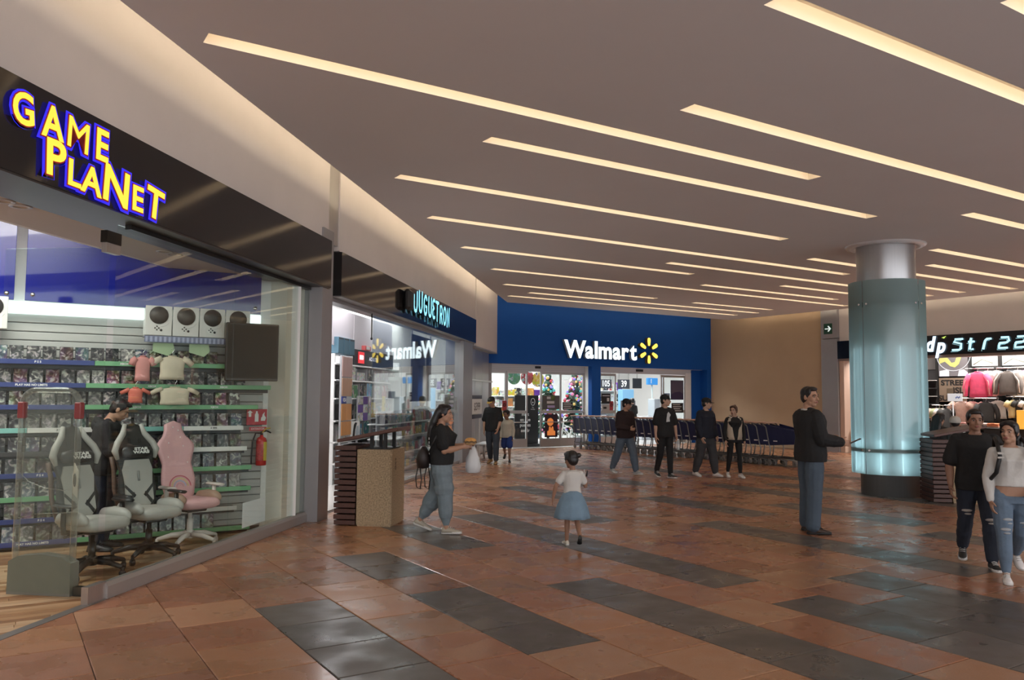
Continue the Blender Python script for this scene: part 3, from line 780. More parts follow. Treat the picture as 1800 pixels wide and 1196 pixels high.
m = MB(); m.prism([(-.10, .10), (-.07, .10), (-.07, .15), (-.05, .15), (-.085, .18), (-.12, .15), (-.10, .15)][::-1], -.003, 0, 'y'); m.build('arrow', M_white, t)
m = MB(); m.prism([(-.025, .04), (.02, .04), (.02, .13), (.008, .15), (.008, .17), (-.013, .17), (-.013, .15), (-.025, .13)], -.003, 0, 'y'); m.build('bottle_pictogram', M_white, t)
m = MB(); m.prism([(.05, .05), (.10, .05), (.112, .09), (.09, .12), (.095, .16), (.07, .13), (.065, .10), (.052, .09)], -.003, 0, 'y'); m.build('flame_pictogram', M_white, t)
t = thing('safety_sign', 'narrow red text strip below the pictogram sign on the slatted wall', 'sign', T(2.735, US - .10, 1.225), GRID)
m = MB(); m.bbox(-.09, .125, 0, .005, 0, .05, .002); m.build('plate', mat('sign_red', (.45, .02, .03), .4), t)
text('lettering', 'EXTINTOR', .034, M_letter_white, t, (.017, -.001, .025))
# small white paper stuck inside the glass
t = thing('paper_notice', 'blank white paper taped low inside the game shop glass', 'notice', Fp(2.46, -.014, .18), FRONT)
m = MB(); m.bbox(0, .58, 0, .003, 0, .28, .001); m.build('sheet', mat('paper_white', (.86, .87, .90), .6), t)
# downlights in the soffit
def downlight(al, off, label, on=True):
    t = thing('downlight', label, 'downlight', Fp(al, off, 3.155), FRONT, 'downlights in the game shop soffit')
    m = MB(); m.lathe([(.085, 0), (.085, -.008), (.055, -.008), (.05, .03)], 20); m.build('ring', mat('downlight_ring', (.5, .46, .42), .35, .5), t)
    m = MB(); m.lathe([(.05, .012), (.03, .004), (0, .002)], 20); m.build('lamp', emis('downlight_on', (1, .97, .92), 14.0) if on else mat('downlight_off', (.30, .27, .25), .3), t)
downlight(-.68, -.50, 'lit downlight in the soffit by the shop entrance')
downlight(-.50, -.50, 'unlit downlight in the soffit beside the lit one at the entrance', False)
downlight(1.53, -.50, 'lit downlight over the middle chair, nearer the entrance of its pair'); downlight(1.70, -.50, 'lit downlight over the middle chair, second of its pair from the entrance')
downlight(3.66, -.50, 'lit downlight by the end pilaster, nearer the entrance of its pair'); downlight(3.86, -.50, 'lit downlight hard by the end pilaster')
# security gate
t = thing('security_gate', 'clear acrylic anti-theft gate on a grey base at the game shop entrance', 'security gate', Fp(.06, -.585, 0), FRONT + PI / 2)
GM = mat('gate_grey', (.20, .195, .17), .45, var=.05)
m = MB(); m.prism([(-.29, .0), (.29, .0), (.285, .27), (.20, .315), (0, .335), (-.20, .315), (-.285, .27)], -.055, .055, 'y'); m.build('base', GM, t)
M_acr = glass('acrylic', (.86, .87, .84), .07, .16, (.55, .53, .50))
def gate_loop(x0, zt):
    pts = [(-x0, .28)]; pts += [(-x0 + .0, zt - .14)] + [(-x0 + .12 - .12 * math.cos(a), zt - .12 + .12 * math.sin(a)) for a in [PI * i / 10 for i in range(1, 6)]]
    return pts + [(-x, z) for x, z in pts[::-1]]
m = MB(); m.tube([(x, 0, z) for x, z in gate_loop(.265, 1.70)], .026, 8); m.build('frame_tube', M_acr, t)
m = MB(); m.prism(gate_loop(.235, 1.68), -.006, .006, 'y'); m.build('panel', glass('acrylic_panel', (.95, .95, .93), .05, .05, (.5, .5, .48)), t)
for s in (-1, 1):
    m = MB(); m.bbox(s * .265 - .03, s * .265 + .03, -.03, .03, 1.46, 1.60, .008); m.build('red_cap', mat('gate_red', (.32, .02, .03), .4), t)
m = MB(); m.prism([(-.035, .17), (.035, .17), (.01, .215), (.035, .26), (-.035, .26), (.005, .215)], -.058, -.055, 'y'); m.build('emblem', mat('gate_red', (.32, .02, .03), .4), t)
m = MB(); m.box(-.5, -.30, -.03, .03, .0, .075); m.build('cable_cover', mat('black_trim', (.03, .03, .03), .4), t)
m = MB(); m.tube([(.26, .0, 1.0), (.15, .03, .93), (.0, .03, .88), (-.2, .02, .86)], .004, 5); m.tube([(.26, .0, .62), (.1, .02, .66), (-.22, .02, .68)], .004, 5); m.build('wire', M_acr, t)

# ---- racing style chairs
def mirror(o): return [(x, z) for x, z in o] + [(-x, z) for x, z in o[::-1]]
def gaming_chair(v, u_, heading, kind, label):
    pink = kind == 'pink'
    t = thing('gaming_chair', label, 'chair', T(v, u_, 0), heading)
    # local: +x forward, y sideways
    A = mat('chair_pink', (.72, .42, .44), .5) if pink else mat('chair_grey_leather', (.42, .41, .38), .45)
    B = mat('chair_pink', (.72, .42, .44), .5) if pink else mat('chair_black_leather', (.022, .022, .022), .4)
    C_ = mat('chair_tan', (.40, .26, .19), .5) if pink else mat('chair_brown', (.12, .07, .05), .5)
    base = mat('chair_white_plastic', (.72, .66, .62), .35) if pink else mat('chair_black_plastic', (.02, .018, .017), .35)
    # five star base
    m = MB()
    for k in range(5):
        a = 2 * PI * k / 5 + .3
        d = Vector((math.cos(a), math.sin(a), 0)); p = [d * .04 + Vector((0, 0, .13)), d * .18 + Vector((0, 0, .125)), d * .33 + Vector((0, 0, .085))]
        m.tube(p, [.035, .030, .020], 8)
    m.lathe([(0, .09), (.05, .09), (.05, .17), (0, .17)], 14); m.build('star_base', base, t)
    for k in range(5):
        a = 2 * PI * k / 5 + .3
        c = MB(); c.lathe([(0, -.022), (.026, -.022), (.030, -.015), (.030, .015), (.026, .022), (0, .022)], 14, M=Matrix.Translation((.33 * math.cos(a), .33 * math.sin(a), .031)) @ Matrix.Rotation(a + .8, 4, 'Z') @ Matrix.Rotation(PI / 2, 4, 'X'))
        c.tube([(.33 * math.cos(a), .33 * math.sin(a), .09), (.33 * math.cos(a), .33 * math.sin(a), .045)], .018, 8)
        c.build('caster', base, t)
    m = MB(); m.lathe([(0, .15), (.033, .15), (.033, .30), (.022, .30), (.022, .40), (0, .40)], 14); m.build('gas_column', mat('chair_black_plastic', (.02, .018, .017), .35) if not pink else base, t)
    m = MB(); m.bbox(-.16, .14, -.12, .12, .385, .42, .01); m.tube([(.02, -.12, .40), (.02, -.24, .39), (.02, -.29, .38)], .012, 8); m.build('tilt_mechanism', mat('chair_black_plastic', (.02, .018, .017), .35), t)
    # seat: pan, centre cushion, side bolsters
    def seat_ring(x, wy, z0, z1, n=16):
        return [(x, wy * math.copysign(abs(math.cos(a)) ** .55, math.cos(a)), (z0 + z1) / 2 + (z1 - z0) / 2 * math.copysign(abs(math.sin(a)) ** .6, math.sin(a))) for a in [2 * PI * i / n for i in range(n)]]
    m = MB(); m.loft([seat_ring(x, wy, z0, z1) for x, wy, z0, z1 in ((-.26, .14, .44, .50), (-.24, .19, .42, .52), (-.1, .21, .41, .535), (.12, .215, .41, .54), (.22, .21, .42, .545), (.27, .19, .44, .525), (.285, .14, .47, .50))]); m.build('seat', A, t)
    for s in (-1, 1):
        m = MB()
        rg = []
        for x, zc, r in ((-.22, .50, .02), (-.16, .525, .055), (0, .54, .065), (.13, .54, .062), (.20, .53, .045), (.235, .52, .015)):
            rg.append([(x, s * .215 + r * .9 * math.cos(a), zc + r * math.sin(a) * 1.0) for a in [2 * PI * i / 12 for i in range(12)]])
        m.loft(rg if s > 0 else [r_[::-1] for r_ in rg]); m.build('seat_bolster', C_ if pink else A, t)
    # backrest, outline in (y, z) above the seat; bent slightly back
    half = [(.0, .0), (.13, .0), (.175, .06), (.21, .22), (.195, .34), (.175, .42), (.20, .50), (.232, .58), (.235, .63), (.205, .68), (.14, .74), (.11, .80), (.105, .87), (.085, .905), (.0, .915)]
    tilt = Matrix.Translation((-.22, 0, .47)) @ Matrix.Rotation(math.radians(-13), 4, 'Y')
    def back_shell(inset, x0, x1, zr=(0, 1), yfac=1.0, bulge=.03):
        n = 26; prof = []
        for i in range(n + 1):
            z = .915 * i / n
            yy = 0
            for (a, za), (b_, zb) in zip(half, half[1:]):
                if za <= z <= zb + 1e-9: yy = a + (b_ - a) * ((z - za) / (zb - za) if zb > za else 0)
            prof.append((max(.004, (yy - inset)) * yfac, z))
        prof = [p for p in prof if zr[0] <= p[1] <= zr[1]]
        rings = []
        for y, z in prof:
            ring = []
            for q in range(14):
                a = 2 * PI * q / 14
                cy = math.copysign(abs(math.cos(a)) ** .5, math.cos(a)); sx = math.copysign(abs(math.sin(a)) ** .7, math.sin(a))
                xb = (x0 + x1) / 2 + (x1 - x0) / 2 * sx + bulge * (abs(cy) ** 2) * (y / .22)
                ring.append((xb, y * cy, z))
            rings.append(ring)
        mm = MB(); mm.loft(rings, 0, tilt); return mm
    back_shell(0, -.045, .035).build('backrest', A if pink else B, t)
    if not pink:
        for s in (-1, 1):                                     # grey wings beside the head and at the shoulders
            m = MB()
            m.tube([(.03, s * .085, .90), (.035, s * .115, .80), (.05, s * .19, .70), (.055, s * .225, .62), (.05, s * .20, .53)], [.02, .032, .034, .034, .018], 8, 0, tilt); m.build('wing', A, t)
        m = MB(); m.prism([(-.15, .10), (-.10, .04), (.10, .04), (.15, .10), (.145, .27), (.16, .42), (.13, .52), (-.13, .52), (-.16, .42), (-.145, .27)], .035, .062, 'x', 0, tilt); m.build('front_panel', A, t)
        m = MB()
        for s in (-1, 1):
            m.prism([(s * .15, .27), (s * .155, .24), (s * .06, .13), (s * .04, .155)], .062, .066, 'x', 0, tilt); m.prism([(s * .135, .09), (s * .115, .06), (s * .05, .16), (s * .06, .19)], .062, .066, 'x', 0, tilt)
        m.build('panel_trim', mat('chair_black_leather', (.022, .022, .022), .4), t)
        m = MB(); m.tube([(.066, 0, .30), (.066, 0, .40)], .012, 8, 0, tilt); m.build('emblem', mat('emblem_grey', (.25, .25, .24), .4), t)
        m = MB()
        rg = []
        for y, r in ((-.17, .01), (-.15, .05), (-.08, .066), (0, .068), (.08, .066), (.15, .05), (.17, .01)):
            rg.append([(.075 + r * .6 * math.cos(a), y, .60 + r * math.sin(a)) for a in [2 * PI * i / 12 for i in range(12)]])
        m.loft(rg, 0, tilt); cu = m.build('head_cushion', mat('chair_black_leather', (.022, .022, .022), .4), t)
        for row, z in (('STAR', .622), ('WARS', .588)):
            o = text('lettering', row, .052, mat('logo_white', (.8, .8, .78), .5), cu, offset=.003, sx=1.2, sy=.75)
            o.matrix_local = tilt @ Matrix.Translation((.1235, 0.02, z)) @ Matrix.Rotation(PI / 2, 4, 'Z')
        m = MB(); m.tube([(.0, s_ * .0, .75) for s_ in (0,)] + [(.0, 0, .76)], .001, 4, 0, tilt)
        for s in (-1, 1):
            m = MB(); m.prism([(s * .035, .69), (s * .075, .70), (s * .075, .755), (s * .045, .745)], -.052, .042, 'x', 0, tilt); m.build('harness_slot', mat('slot_dark', (.008, .008, .008), .6), t)
        m = MB(); m.tube([(-.055, -.17, .05), (-.06, -.20, .25), (-.06, -.19, .45), (-.05, -.21, .58)], .022, 8, 0, tilt); m.tube([(-.055, .17, .05), (-.06, .20, .25), (-.06, .19, .45), (-.05, .21, .58)], .022, 8, 0, tilt); m.build('back_piping', C_, t)
    else:
        def arc(r0, r1, zc, col, nm):
            mm = MB(); pts = [(r1 * math.cos(a), zc + r1 * .95 * math.sin(a)) for a in [PI * i / 18 for i in range(19)]] + [(r0 * math.cos(a), zc + r0 * .95 * math.sin(a)) for a in [PI * i / 18 for i in range(18, -1, -1)]]
            k = len(pts) // 2
            mm.add([(.0445 + .03 * (abs(y) / .2) ** 2 * .6, y, z) for y, z in pts], [(i, i + 1, 2 * k - 2 - i, 2 * k - 1 - i) for i in range(k - 1)], 0, tilt)
            o = mm.build(nm, mat('rainbow_' + str(col), col, .5), t); return o
        for j, c in enumerate([(.55, .12, .16), (.62, .55, .25), (.35, .45, .62), (.60, .30, .36)]):
            arc(.135 - j * .03, .135 - j * .03 - .012, .16, c, 'rainbow_band')
        m = MB()
        for y, z in ((.06, .72), (-.09, .66), (.04, .80), (-.02, .84), (-.11, .50), (.12, .43), (.085, .62)):
            m.prism([(y + (.010 if i % 2 == 0 else .004) * math.cos(PI * i / 4), z + (.010 if i % 2 == 0 else .004) * math.sin(PI * i / 4)) for i in range(8)], .036, .046, 'x', 0, tilt)
        m.build('printed_stars', mat('star_white', (.9, .85, .85), .5), t)
    # arm rests
    for s in (-1, 1):
        m = MB(); m.tube([(.0, s * .20, .41), (.0, s * .285, .42), (.0, s * .29, .50), (.0, s * .29, .645)], [.022, .024, .024, .022], 8); m.build('arm_post', base, t)
        m = MB(); m.loft([[(x, s * .29 + w_ * math.cos(a), .66 + .017 * math.sin(a)) for a in [2 * PI * i / 12 for i in range(12)]] for x, w_ in ((-.12, .025), (-.11, .04), (0, .046), (.10, .046), (.14, .035), (.15, .015))]); m.build('armrest', base if pink else mat('chair_black_plastic', (.02, .018, .017), .35), t)
    return t
HD = math.radians(-36)
gaming_chair(.80, 8.55, HD + .12, 'grey', 'grey and black racing chair with a white tag, nearest the shop entrance')
gaming_chair(1.36, 9.06, HD, 'grey', 'grey and black racing chair in the middle of the three window chairs')
gaming_chair(1.86, 9.62, HD, 'pink', 'pink racing chair with a rainbow print, behind the shop glass')
t = thing('price_tag', 'white price card hanging on the back of the racing chair by the entrance', 'price tag', T(.80, 8.55, .78) + Vector((-.02, -.305, 0)), HD - .25)
m = MB(); m.prism([(-.09, 0), (.10, -.03), (.115, .20), (-.06, .27), (-.11, .16)], -.003, .003, 'y'); m.build('card', mat('tag_white', (.66, .62, .55), .6), t)
m = MB(); m.tube([(.04 * math.cos(a), -.005, .12 + .055 * math.sin(a)) for a in [2 * PI * i / 16 for i in range(16)]], .005, 6, closed=True); m.tube([(-.012, -.005, .085), (.0, -.005, .155), (.014, -.005, .09)], .007, 6); m.build('printed_emblem', M_blackmat, t)
# game shop sign: each letter a part with its outline and backing
M_y = emis('sign_yellow', (.95, .66, .06), .95); M_o = emis('sign_red', (.90, .09, .10), .75); M_b = emis('sign_blue', (.03, .02, .85), 1.0)
t = thing('shop_sign', 'yellow cartoon lettering with red and blue outlines on the black fascia', 'sign', Fp(0, .225, 3.14), FRONT)
def sign_letter(ch, al, z, size, rot, sx=1.0):
    fo = 0.0 if ch == 'M' else .020
    o = text('letter', ch, size, M_y, t, (al, -.03, z), 0, rot, sx=sx * (1.12 if ch == 'M' else 1), offset=size * fo, extrude=.002)
    text('outline', ch, size, M_o, o, (0, .005, 0), 0, rot, sx=sx * (1.12 if ch == 'M' else 1), offset=size * (fo + .03), extrude=.002)
    text('backing', ch, size, M_b, o, (0, .011, 0), 0, rot, sx=sx * (1.12 if ch == 'M' else 1), offset=size * (fo + .075), extrude=.002)
for ch, al, z, s, r in (('G', -1.42, .43, .30, .12), ('A', -1.14, .43, .32, .04), ('M', -.87, .425, .33, -.04), ('E', -.60, .435, .34, .0)): sign_letter(ch, al, z, s, r, .95)
for ch, al, z, s, r in (('P', -1.10, .185, .36, .04), ('L', -.90, .135, .27, .0), ('A', -.70, .13, .29, -.03), ('N', -.40, .16, .40, -.06), ('E', -.12, .135, .29, .0), ('T', .13, .15, .36, -.10)): sign_letter(ch, al, z, s, r, 1.15)
# ================================================================== TOY SHOP
ZT = 3.10
tq = struct('trim_4', 'white shelf wall lining of the toy shop', FO, FRONT)
fbox(MB(), 4.7, 15.5, -1.75, -1.70, 0, 3.85).build('lining', M_in, tq)
t = thing('wall_paper_cover', 'white paper covering the wall above the toy shelves', 'wall covering', Fp(8.2, -1.24, 2.62), FRONT)
for i in range(3):
    m = MB(); m.bbox(i * 1.35 + .004, i * 1.35 + 1.346, -.004 * (i % 2), .012, 0, .70, .003); m.build('sheet', mat('paper_sheet', (.66, .62, .66), .6, bump=.3, bscale=3), t)
# header board
t = thing('brand_header', 'black header board with a red square over the toy shelves', 'sign', Fp(9.42, -1.20, 2.28), FRONT)
m = MB(); m.bbox(0, 2.75, -.02, .30, 0, .33, .005); m.build('board', mat('header_black', (.018, .018, .02), .4), t)
m = MB(); m.bbox(.26, .62, -.032, -.02, .05, .285, .004); sq = m.build('red_square', emis('lego_red', (.75, .04, .05), .75), t)
text('lettering', 'LEGO', .12, emis('lego_white', (1, 1, 1), .9), sq, (.44, -.034, .168), offset=.006, sx=.8, extrude=.002)
text('lettering', 'ADULTS', .11, emis('adults_white', (.85, .85, 1), .7), t, (1.25, -.022, .16), offset=.001, sx=1.4)
t = thing('toy_box', 'red and white toy set box lying on top of the black header', 'box', Fp(10.05, -1.15, 2.61), FRONT)
m = MB(); m.bbox(0, .35, 0, .2, 0, .10, .006); m.build('carton', mat('toybox_red', (.55, .10, .10), .5), t); m = MB(); m.bbox(.06, .28, -.003, .0, .02, .085, .001); m.build('printed_panel', M_white, t)
for i in range(3):
    t = thing('tall_blue_box', f'tall slate blue box standing on the toy shelf end, {ordinal(i)} from the entrance', 'box', Fp(8.46 + i * .31, -1.18, 2.47), FRONT, 'tall blue boxes on the toy shelf')
    m = MB(); m.bbox(0, .29, -.03, .26, 0, .31, .004); m.build('carton', mat('slate_blue_box', (.075, .16, .22), .5), t)
    m = MB(); m.box(.02, .27, -.032, -.03, .27, .30); m.build('top_label', mat('slate_dark', (.05, .06, .07), .5), t)
# shelving unit
t = thing('toy_shelf_unit', 'white shelving unit full of boxed toys behind the toy shop entrance', 'shelf', Fp(8.4, -1.20, 0), FRONT)
for z in (.40, .80, 1.20, 1.62, 1.97, 2.28):
    m = MB(); m.bbox(0.0, 4.4, -.04, .40, z - .03, z, .005); m.build('board', M_white, t)
for x in (0, 1.0, 4.36):
    m = MB(); m.box(x, x + .04, 0, .42, 0, 2.46); m.build('upright', M_white, t)
m = MB(); m.box(0.02, 4.38, .42, .44, 0, 2.46); m.build('back_panel', mat('toy_back', (.55, .56, .58), .6), t)
def art_mat(name, bg, fg, sc=9.0, fg2=None):
    if name in MATS: return MATS[name]
    m = mat(name, bg, .35); nt = m.node_tree; L = nt.links; p = nt.nodes['Principled BSDF']
    tc = nd(nt, 'ShaderNodeTexCoord'); oi = nd(nt, 'ShaderNodeObjectInfo'); va = nd(nt, 'ShaderNodeVectorMath', operation='ADD'); sc_ = nd(nt, 'ShaderNodeVectorMath', operation='SCALE'); sc_.inputs['Scale'].default_value = 23.0
    cx = nd(nt, 'ShaderNodeCombineXYZ'); L.new(oi.outputs['Random'], cx.inputs[0]); L.new(oi.outputs['Random'], cx.inputs[2]); L.new(cx.outputs[0], sc_.inputs[0]); L.new(tc.outputs['Object'], va.inputs[0]); L.new(sc_.outputs[0], va.inputs[1])
    n = nd(nt, 'ShaderNodeTexVoronoi', Scale=sc); L.new(va.outputs[0], n.inputs['Vector'])
    n2 = nd(nt, 'ShaderNodeTexNoise', Scale=sc * .7, Detail=2.0); L.new(va.outputs[0], n2.inputs['Vector'])
    r = nd(nt, 'ShaderNodeValToRGB'); r.color_ramp.interpolation = 'CONSTANT'; e = r.color_ramp.elements
    e[0].color = (*bg, 1); e[1].position = .56; e[1].color = (*fg, 1); x = e.new(.64); x.color = (*(fg2 or tuple(c * .5 for c in fg)), 1)
    L.new(n2.outputs[0], r.inputs[0])
    mx = nd(nt, 'ShaderNodeMix', data_type='RGBA', blend_type='MULTIPLY'); mx.inputs[0].default_value = .35; L.new(r.outputs[0], mx.inputs[6]); L.new(n.outputs['Color'], mx.inputs[7]); L.new(mx.outputs[2], p.inputs['Base Color'])
    return m
ART = {'white flowery': art_mat('art_flower', (.75, .75, .72), (.30, .42, .30), 22, (.60, .25, .2)), 'black': art_mat('art_black', (.03, .03, .035), (.45, .45, .42), 12, (.3, .15, .1)), 'yellow': art_mat('art_yellow', (.70, .52, .06), (.75, .70, .6), 9, (.1, .1, .1)),
       'light blue': art_mat('art_blue', (.20, .42, .62), (.75, .78, .8), 9, (.75, .55, .1)), 'orange': art_mat('art_orange', (.62, .28, .08), (.75, .5, .2), 7, (.5, .2, .1)), 'purple': mat('art_purple', (.10, .03, .24), .4),
       'green': art_mat('art_green', (.12, .30, .16), (.6, .62, .55), 12), 'grey': art_mat('art_grey', (.32, .33, .35), (.7, .7, .7), 12), 'teal': art_mat('art_teal', (.08, .32, .36), (.7, .7, .68), 10, (.6, .15, .1)), 'pale': art_mat('art_pale', (.62, .60, .58), (.25, .28, .3), 16, (.6, .4, .3)), 'red': art_mat('art_red', (.50, .06, .06), (.75, .7, .65), 10)}
M_side = mat('carton_side', (.35, .34, .34), .5)
rng = random.Random(5)
def toy_box(al, z, W, H, c, label, group='boxed toys on the toy shop shelves', off=-1.17, D=.22, name='toy_box', pack=True):
    o_ = MB(); o_.bbox(-W / 2, W / 2, 0, D, 0, H, .004, 0); o_.box(-W / 2 + .006, W / 2 - .006, -.002, .001, .006, H - .006, 1)
    o = o_.build(name, [M_side, ART[c]], None, Fp(al, off, z + .001), FRONT + rng.uniform(-.03, .03))
    return tag(o, label, 'toy' , group)
rows = [(1.97, [(9.25, .52, .27, 'white flowery'), (9.85, .5, .17, 'white flowery'), (10.45, .42, .26, 'black'), (10.95, .40, .22, 'pale'), (11.5, .5, .26, 'grey'), (12.1, .4, .22, 'black')]),
        (1.62, [(9.35, .6, .26, 'green'), (9.98, .36, .30, 'black'), (10.42, .38, .31, 'light blue'), (10.95, .4, .26, 'pale'), (11.5, .45, .28, 'red'), (12.1, .5, .22, 'grey')]),
        (1.20, [(9.2, .45, .30, 'black'), (9.75, .4, .27, 'green'), (10.7, .3, .33, 'yellow'), (11.2, .5, .25, 'teal'), (11.8, .45, .3, 'pale'), (12.4, .4, .25, 'black')]),
        (.80, [(8.75, .42, .32, 'pale'), (9.28, .46, .33, 'pale'), (9.80, .36, .30, 'light blue'), (10.25, .34, .34, 'teal'), (10.68, .4, .31, 'grey'), (11.2, .44, .35, 'yellow'), (11.75, .42, .26, 'pale'), (12.3, .5, .3, 'black')]),
        (.40, [(8.75, .40, .25, 'light blue'), (9.25, .45, .28, 'purple'), (9.8, .42, .3, 'pale'), (10.3, .4, .25, 'grey'), (10.9, .5, .3, 'teal'), (11.5, .45, .28, 'red'), (12.1, .4, .3, 'pale')])]
NM = ['top', 'second', 'third', 'fourth', 'fifth']
for k, (z, its) in enumerate(rows):
    for j, (al, W, H, c) in enumerate(its):
        toy_box(al, z, W, H, c, f'{c} boxed toy, {ordinal(j)} from the entrance on the {NM[k]} toy shelf')
t = thing('swoop_box', 'white toy box with a black swoop print leaning before the fourth toy shelf', 'toy', Fp(9.28, -1.06, .80), FRONT)
m = MB(); m.bbox(-.24, .24, 0, .06, 0, .36, .004); m.build('carton', M_white, t)
m = MB(); m.prism([(-.20, .0), (-.08, .0), (-.04, .2), (.06, .33), (-.04, .345), (-.12, .3), (-.17, .16)], -.003, 0, 'y'); m.build('black_swoop', M_blackmat, t); m = MB(); m.prism([(-.0, .05), (.14, .04), (.19, .14), (.15, .28), (.04, .26), (-.02, .15)], -.003, 0, 'y'); m.build('pale_shape', mat('print_paleblue', (.42, .5, .55), .5), t)
# gift card racks by the entrance
def rack(al, off, z0, cols, rows_, cw, ch, palette, label):
    t = thing('gift_card_rack', label, 'card rack', Fp(al, off, z0), FRONT)
    m = MB(); m.bbox(-.02, cols * cw + .02, 0, .03, -.02, rows_ * ch + .02, .004); m.box(.0, .03, .0, .03, -z0, 0); m.box(cols * cw - .03, cols * cw, .0, .03, -z0, 0); m.build('stand', mat('rack_grey', (.4, .4, .42), .4, .4), t)
    for r in range(rows_):
        for c in range(cols):
            m = MB(); m.bbox(c * cw + .004, (c + 1) * cw - .004, -.012, -.001, r * ch + .004, (r + 1) * ch - .004, .003)
            m.build('card', palette[(r * 7 + c * 3 + r * c) % len(palette)] if callable(palette) is False and len(palette) > 3 else palette[(r + c) % len(palette)], t)
    return t
cardp = [mat('card_orange', (.58, .27, .09), .4), mat('card_tan', (.50, .30, .20), .4), mat('card_pink', (.52, .33, .30), .4)]
t = thing('gift_card_rack', 'tall rack of tan and orange gift cards just inside the toy shop entrance', 'card rack', Fp(8.36, -1.04, .90), FRONT)
m = MB(); m.bbox(0, .56, .0, .04, 0, 1.52, .005); m.box(.0, .04, 0, .04, -.9, 0); m.box(.52, .56, 0, .04, -.9, 0); m.build('stand', mat('rack_grey', (.4, .4, .42), .4, .4), t)
for i, (z0, z1, mm) in enumerate([(1.12, 1.50, cardp[2]), (.76, 1.10, cardp[1]), (.62, .75, None), (.30, .61, cardp[0]), (.02, .28, cardp[0])]):
    if mm: 
        for x0, x1 in ((.01, .275), (.285, .55)):
            m = MB(); m.bbox(x0, x1, -.014, -.001, z0, z1, .003); m.build('card', mm, t)
    else:
        m = MB(); m.bbox(.01, .25, -.014, -.001, z0, z1, .003); o = m.build('card', mat('card_navy', (.02, .04, .28), .4), t); o['label'] = 'dark blue payment card'
        text('lettering', 'VISA', .10, M_letter_white, o, (.13, -.016, (z0 + z1) / 2), offset=.003, shear=.2)
        m = MB(); m.bbox(.27, .55, -.014, -.001, z0, z1, .003); m.build('card', mat('card_silver', (.45, .48, .52), .4), t)
t = thing('gift_card_rack', 'rack of purple and photo gift cards in front of the toy shelves', 'card rack', Fp(9.43, -1.08, 1.16), FRONT)
m = MB(); m.bbox(0, .84, .0, .03, 0, .50, .005); m.box(.0, .03, 0, .03, -1.16, 0); m.box(.81, .84, 0, .03, -1.16, 0); m.build('stand', mat('rack_grey', (.4, .4, .42), .4, .4), t)
for r in range(3):
    for c in range(2):
        m = MB(); m.bbox(c * .30 + .01, c * .30 + .29, -.014, -.001, r * .165 + .005, r * .165 + .16, .003)
        m.build('card', ART['purple'] if (r + c) % 2 == 1 else ART['pale'], t)
m = MB(); m.prism([(.64, .12), (.74, .10), (.80, .46), (.70, .48)], -.02, -.005, 'y'); m.build('tag_strip', ART['pale'], t)
t = thing('yellow_post', 'yellow striped height post beside the purple gift card rack', 'post', Fp(11.0, -1.02, 0.9), FRONT)
m = MB(); m.bbox(0, .10, 0, .05, 0, .76, .006); m.box(.02, .08, .01, .04, -.9, 0); m.build('post', mat('post_yellow', (.62, .48, .06), .5), t)
m = MB(); [m.prism([(.03, .2 + i * .16), (.07, .2 + i * .16), (.06, .28 + i * .16), (.04, .28 + i * .16)], -.003, .0, 'y') for i in range(3)]; m.build('markings', M_blackmat, t)
# white display column and grey hanging banner further along
t = thing('display_column', 'pale mint display column standing inside the toy shop glass', 'display', Fp(12.2, -1.0, 0), FRONT)
m = MB(); m.prism([(-.35, 2.1), (.75, 2.1), (.75, 2.02), (.55, 1.95), (.42, 1.6), (.40, .9), (-.1, .9), (-.12, 1.6), (-.28, 1.95), (-.35, 2.02)], -.05, .25, 'y'); m.bbox(-.3, .6, -.05, .3, 0, .9, .01); m.build('body', mat('mint_white', (.66, .74, .71), .4), t)
m = MB(); m.bbox(-.25, .55, -.07, -.05, 1.0, 1.35, .004); m.build('card_panel', ART['grey'], t)
t = thing('hanging_banner', 'dark grey hanging banner with a red 40 inside the toy shop', 'banner', Fp(11.95, -.42, 1.55), FRONT)
m = MB(); m.bbox(-.95, .85, 0, .02, 0, 1.48, .004); m.box(-.9, -.88, .0, .02, 1.48, 1.55); m.box(.78, .8, 0, .02, 1.48, 1.55); m.build('cloth', mat('banner_grey', (.145, .145, .165), .7), t)
text('lettering', 'hasta', .17, mat('banner_print', (.30, .26, .26), .6), t, (.30, -.004, .76), offset=.002)
text('lettering', '40', .42, mat('banner_red', (.33, .09, .10), .6), t, (.28, -.004, .44), offset=.004, sx=.8)
# low shelf run behind the glass with mixed packages
t = thing('low_shelf', 'low white shelf run with blister packs behind the toy shop glass', 'shelf', Fp(9.6, -.75, 0), FRONT)
for z in (.12, .45, .80, 1.10): m = MB(); m.bbox(0, 4.2, -.18, .18, z - .025, z, .004); m.build('board', M_white, t)
m = MB(); m.box(0, 4.2, -.01, .01, 0, 1.35); m.build('back_panel', mat('toy_back', (.55, .56, .58), .6), t)
keys = list(ART)
for k, z in enumerate((.12, .45, .80, 1.10)):
    x = .1; j = 0
    while x < 4.0:
        W = rng.uniform(.18, .34); c = rng.choice(['grey', 'pale', 'black', 'grey', 'teal', 'pale', 'yellow', 'red', 'green'])
        toy_box(9.6 + x + W / 2, z, W - .02, rng.uniform(.16, .27), c, f'{c} packaged toy, {ordinal(j)} along the {["lowest", "second lowest", "third lowest", "top"][k]} board of the low toy shelf', 'packaged toys on the low shelf behind the toy shop glass', -.60, .12)
        x += W; j += 1
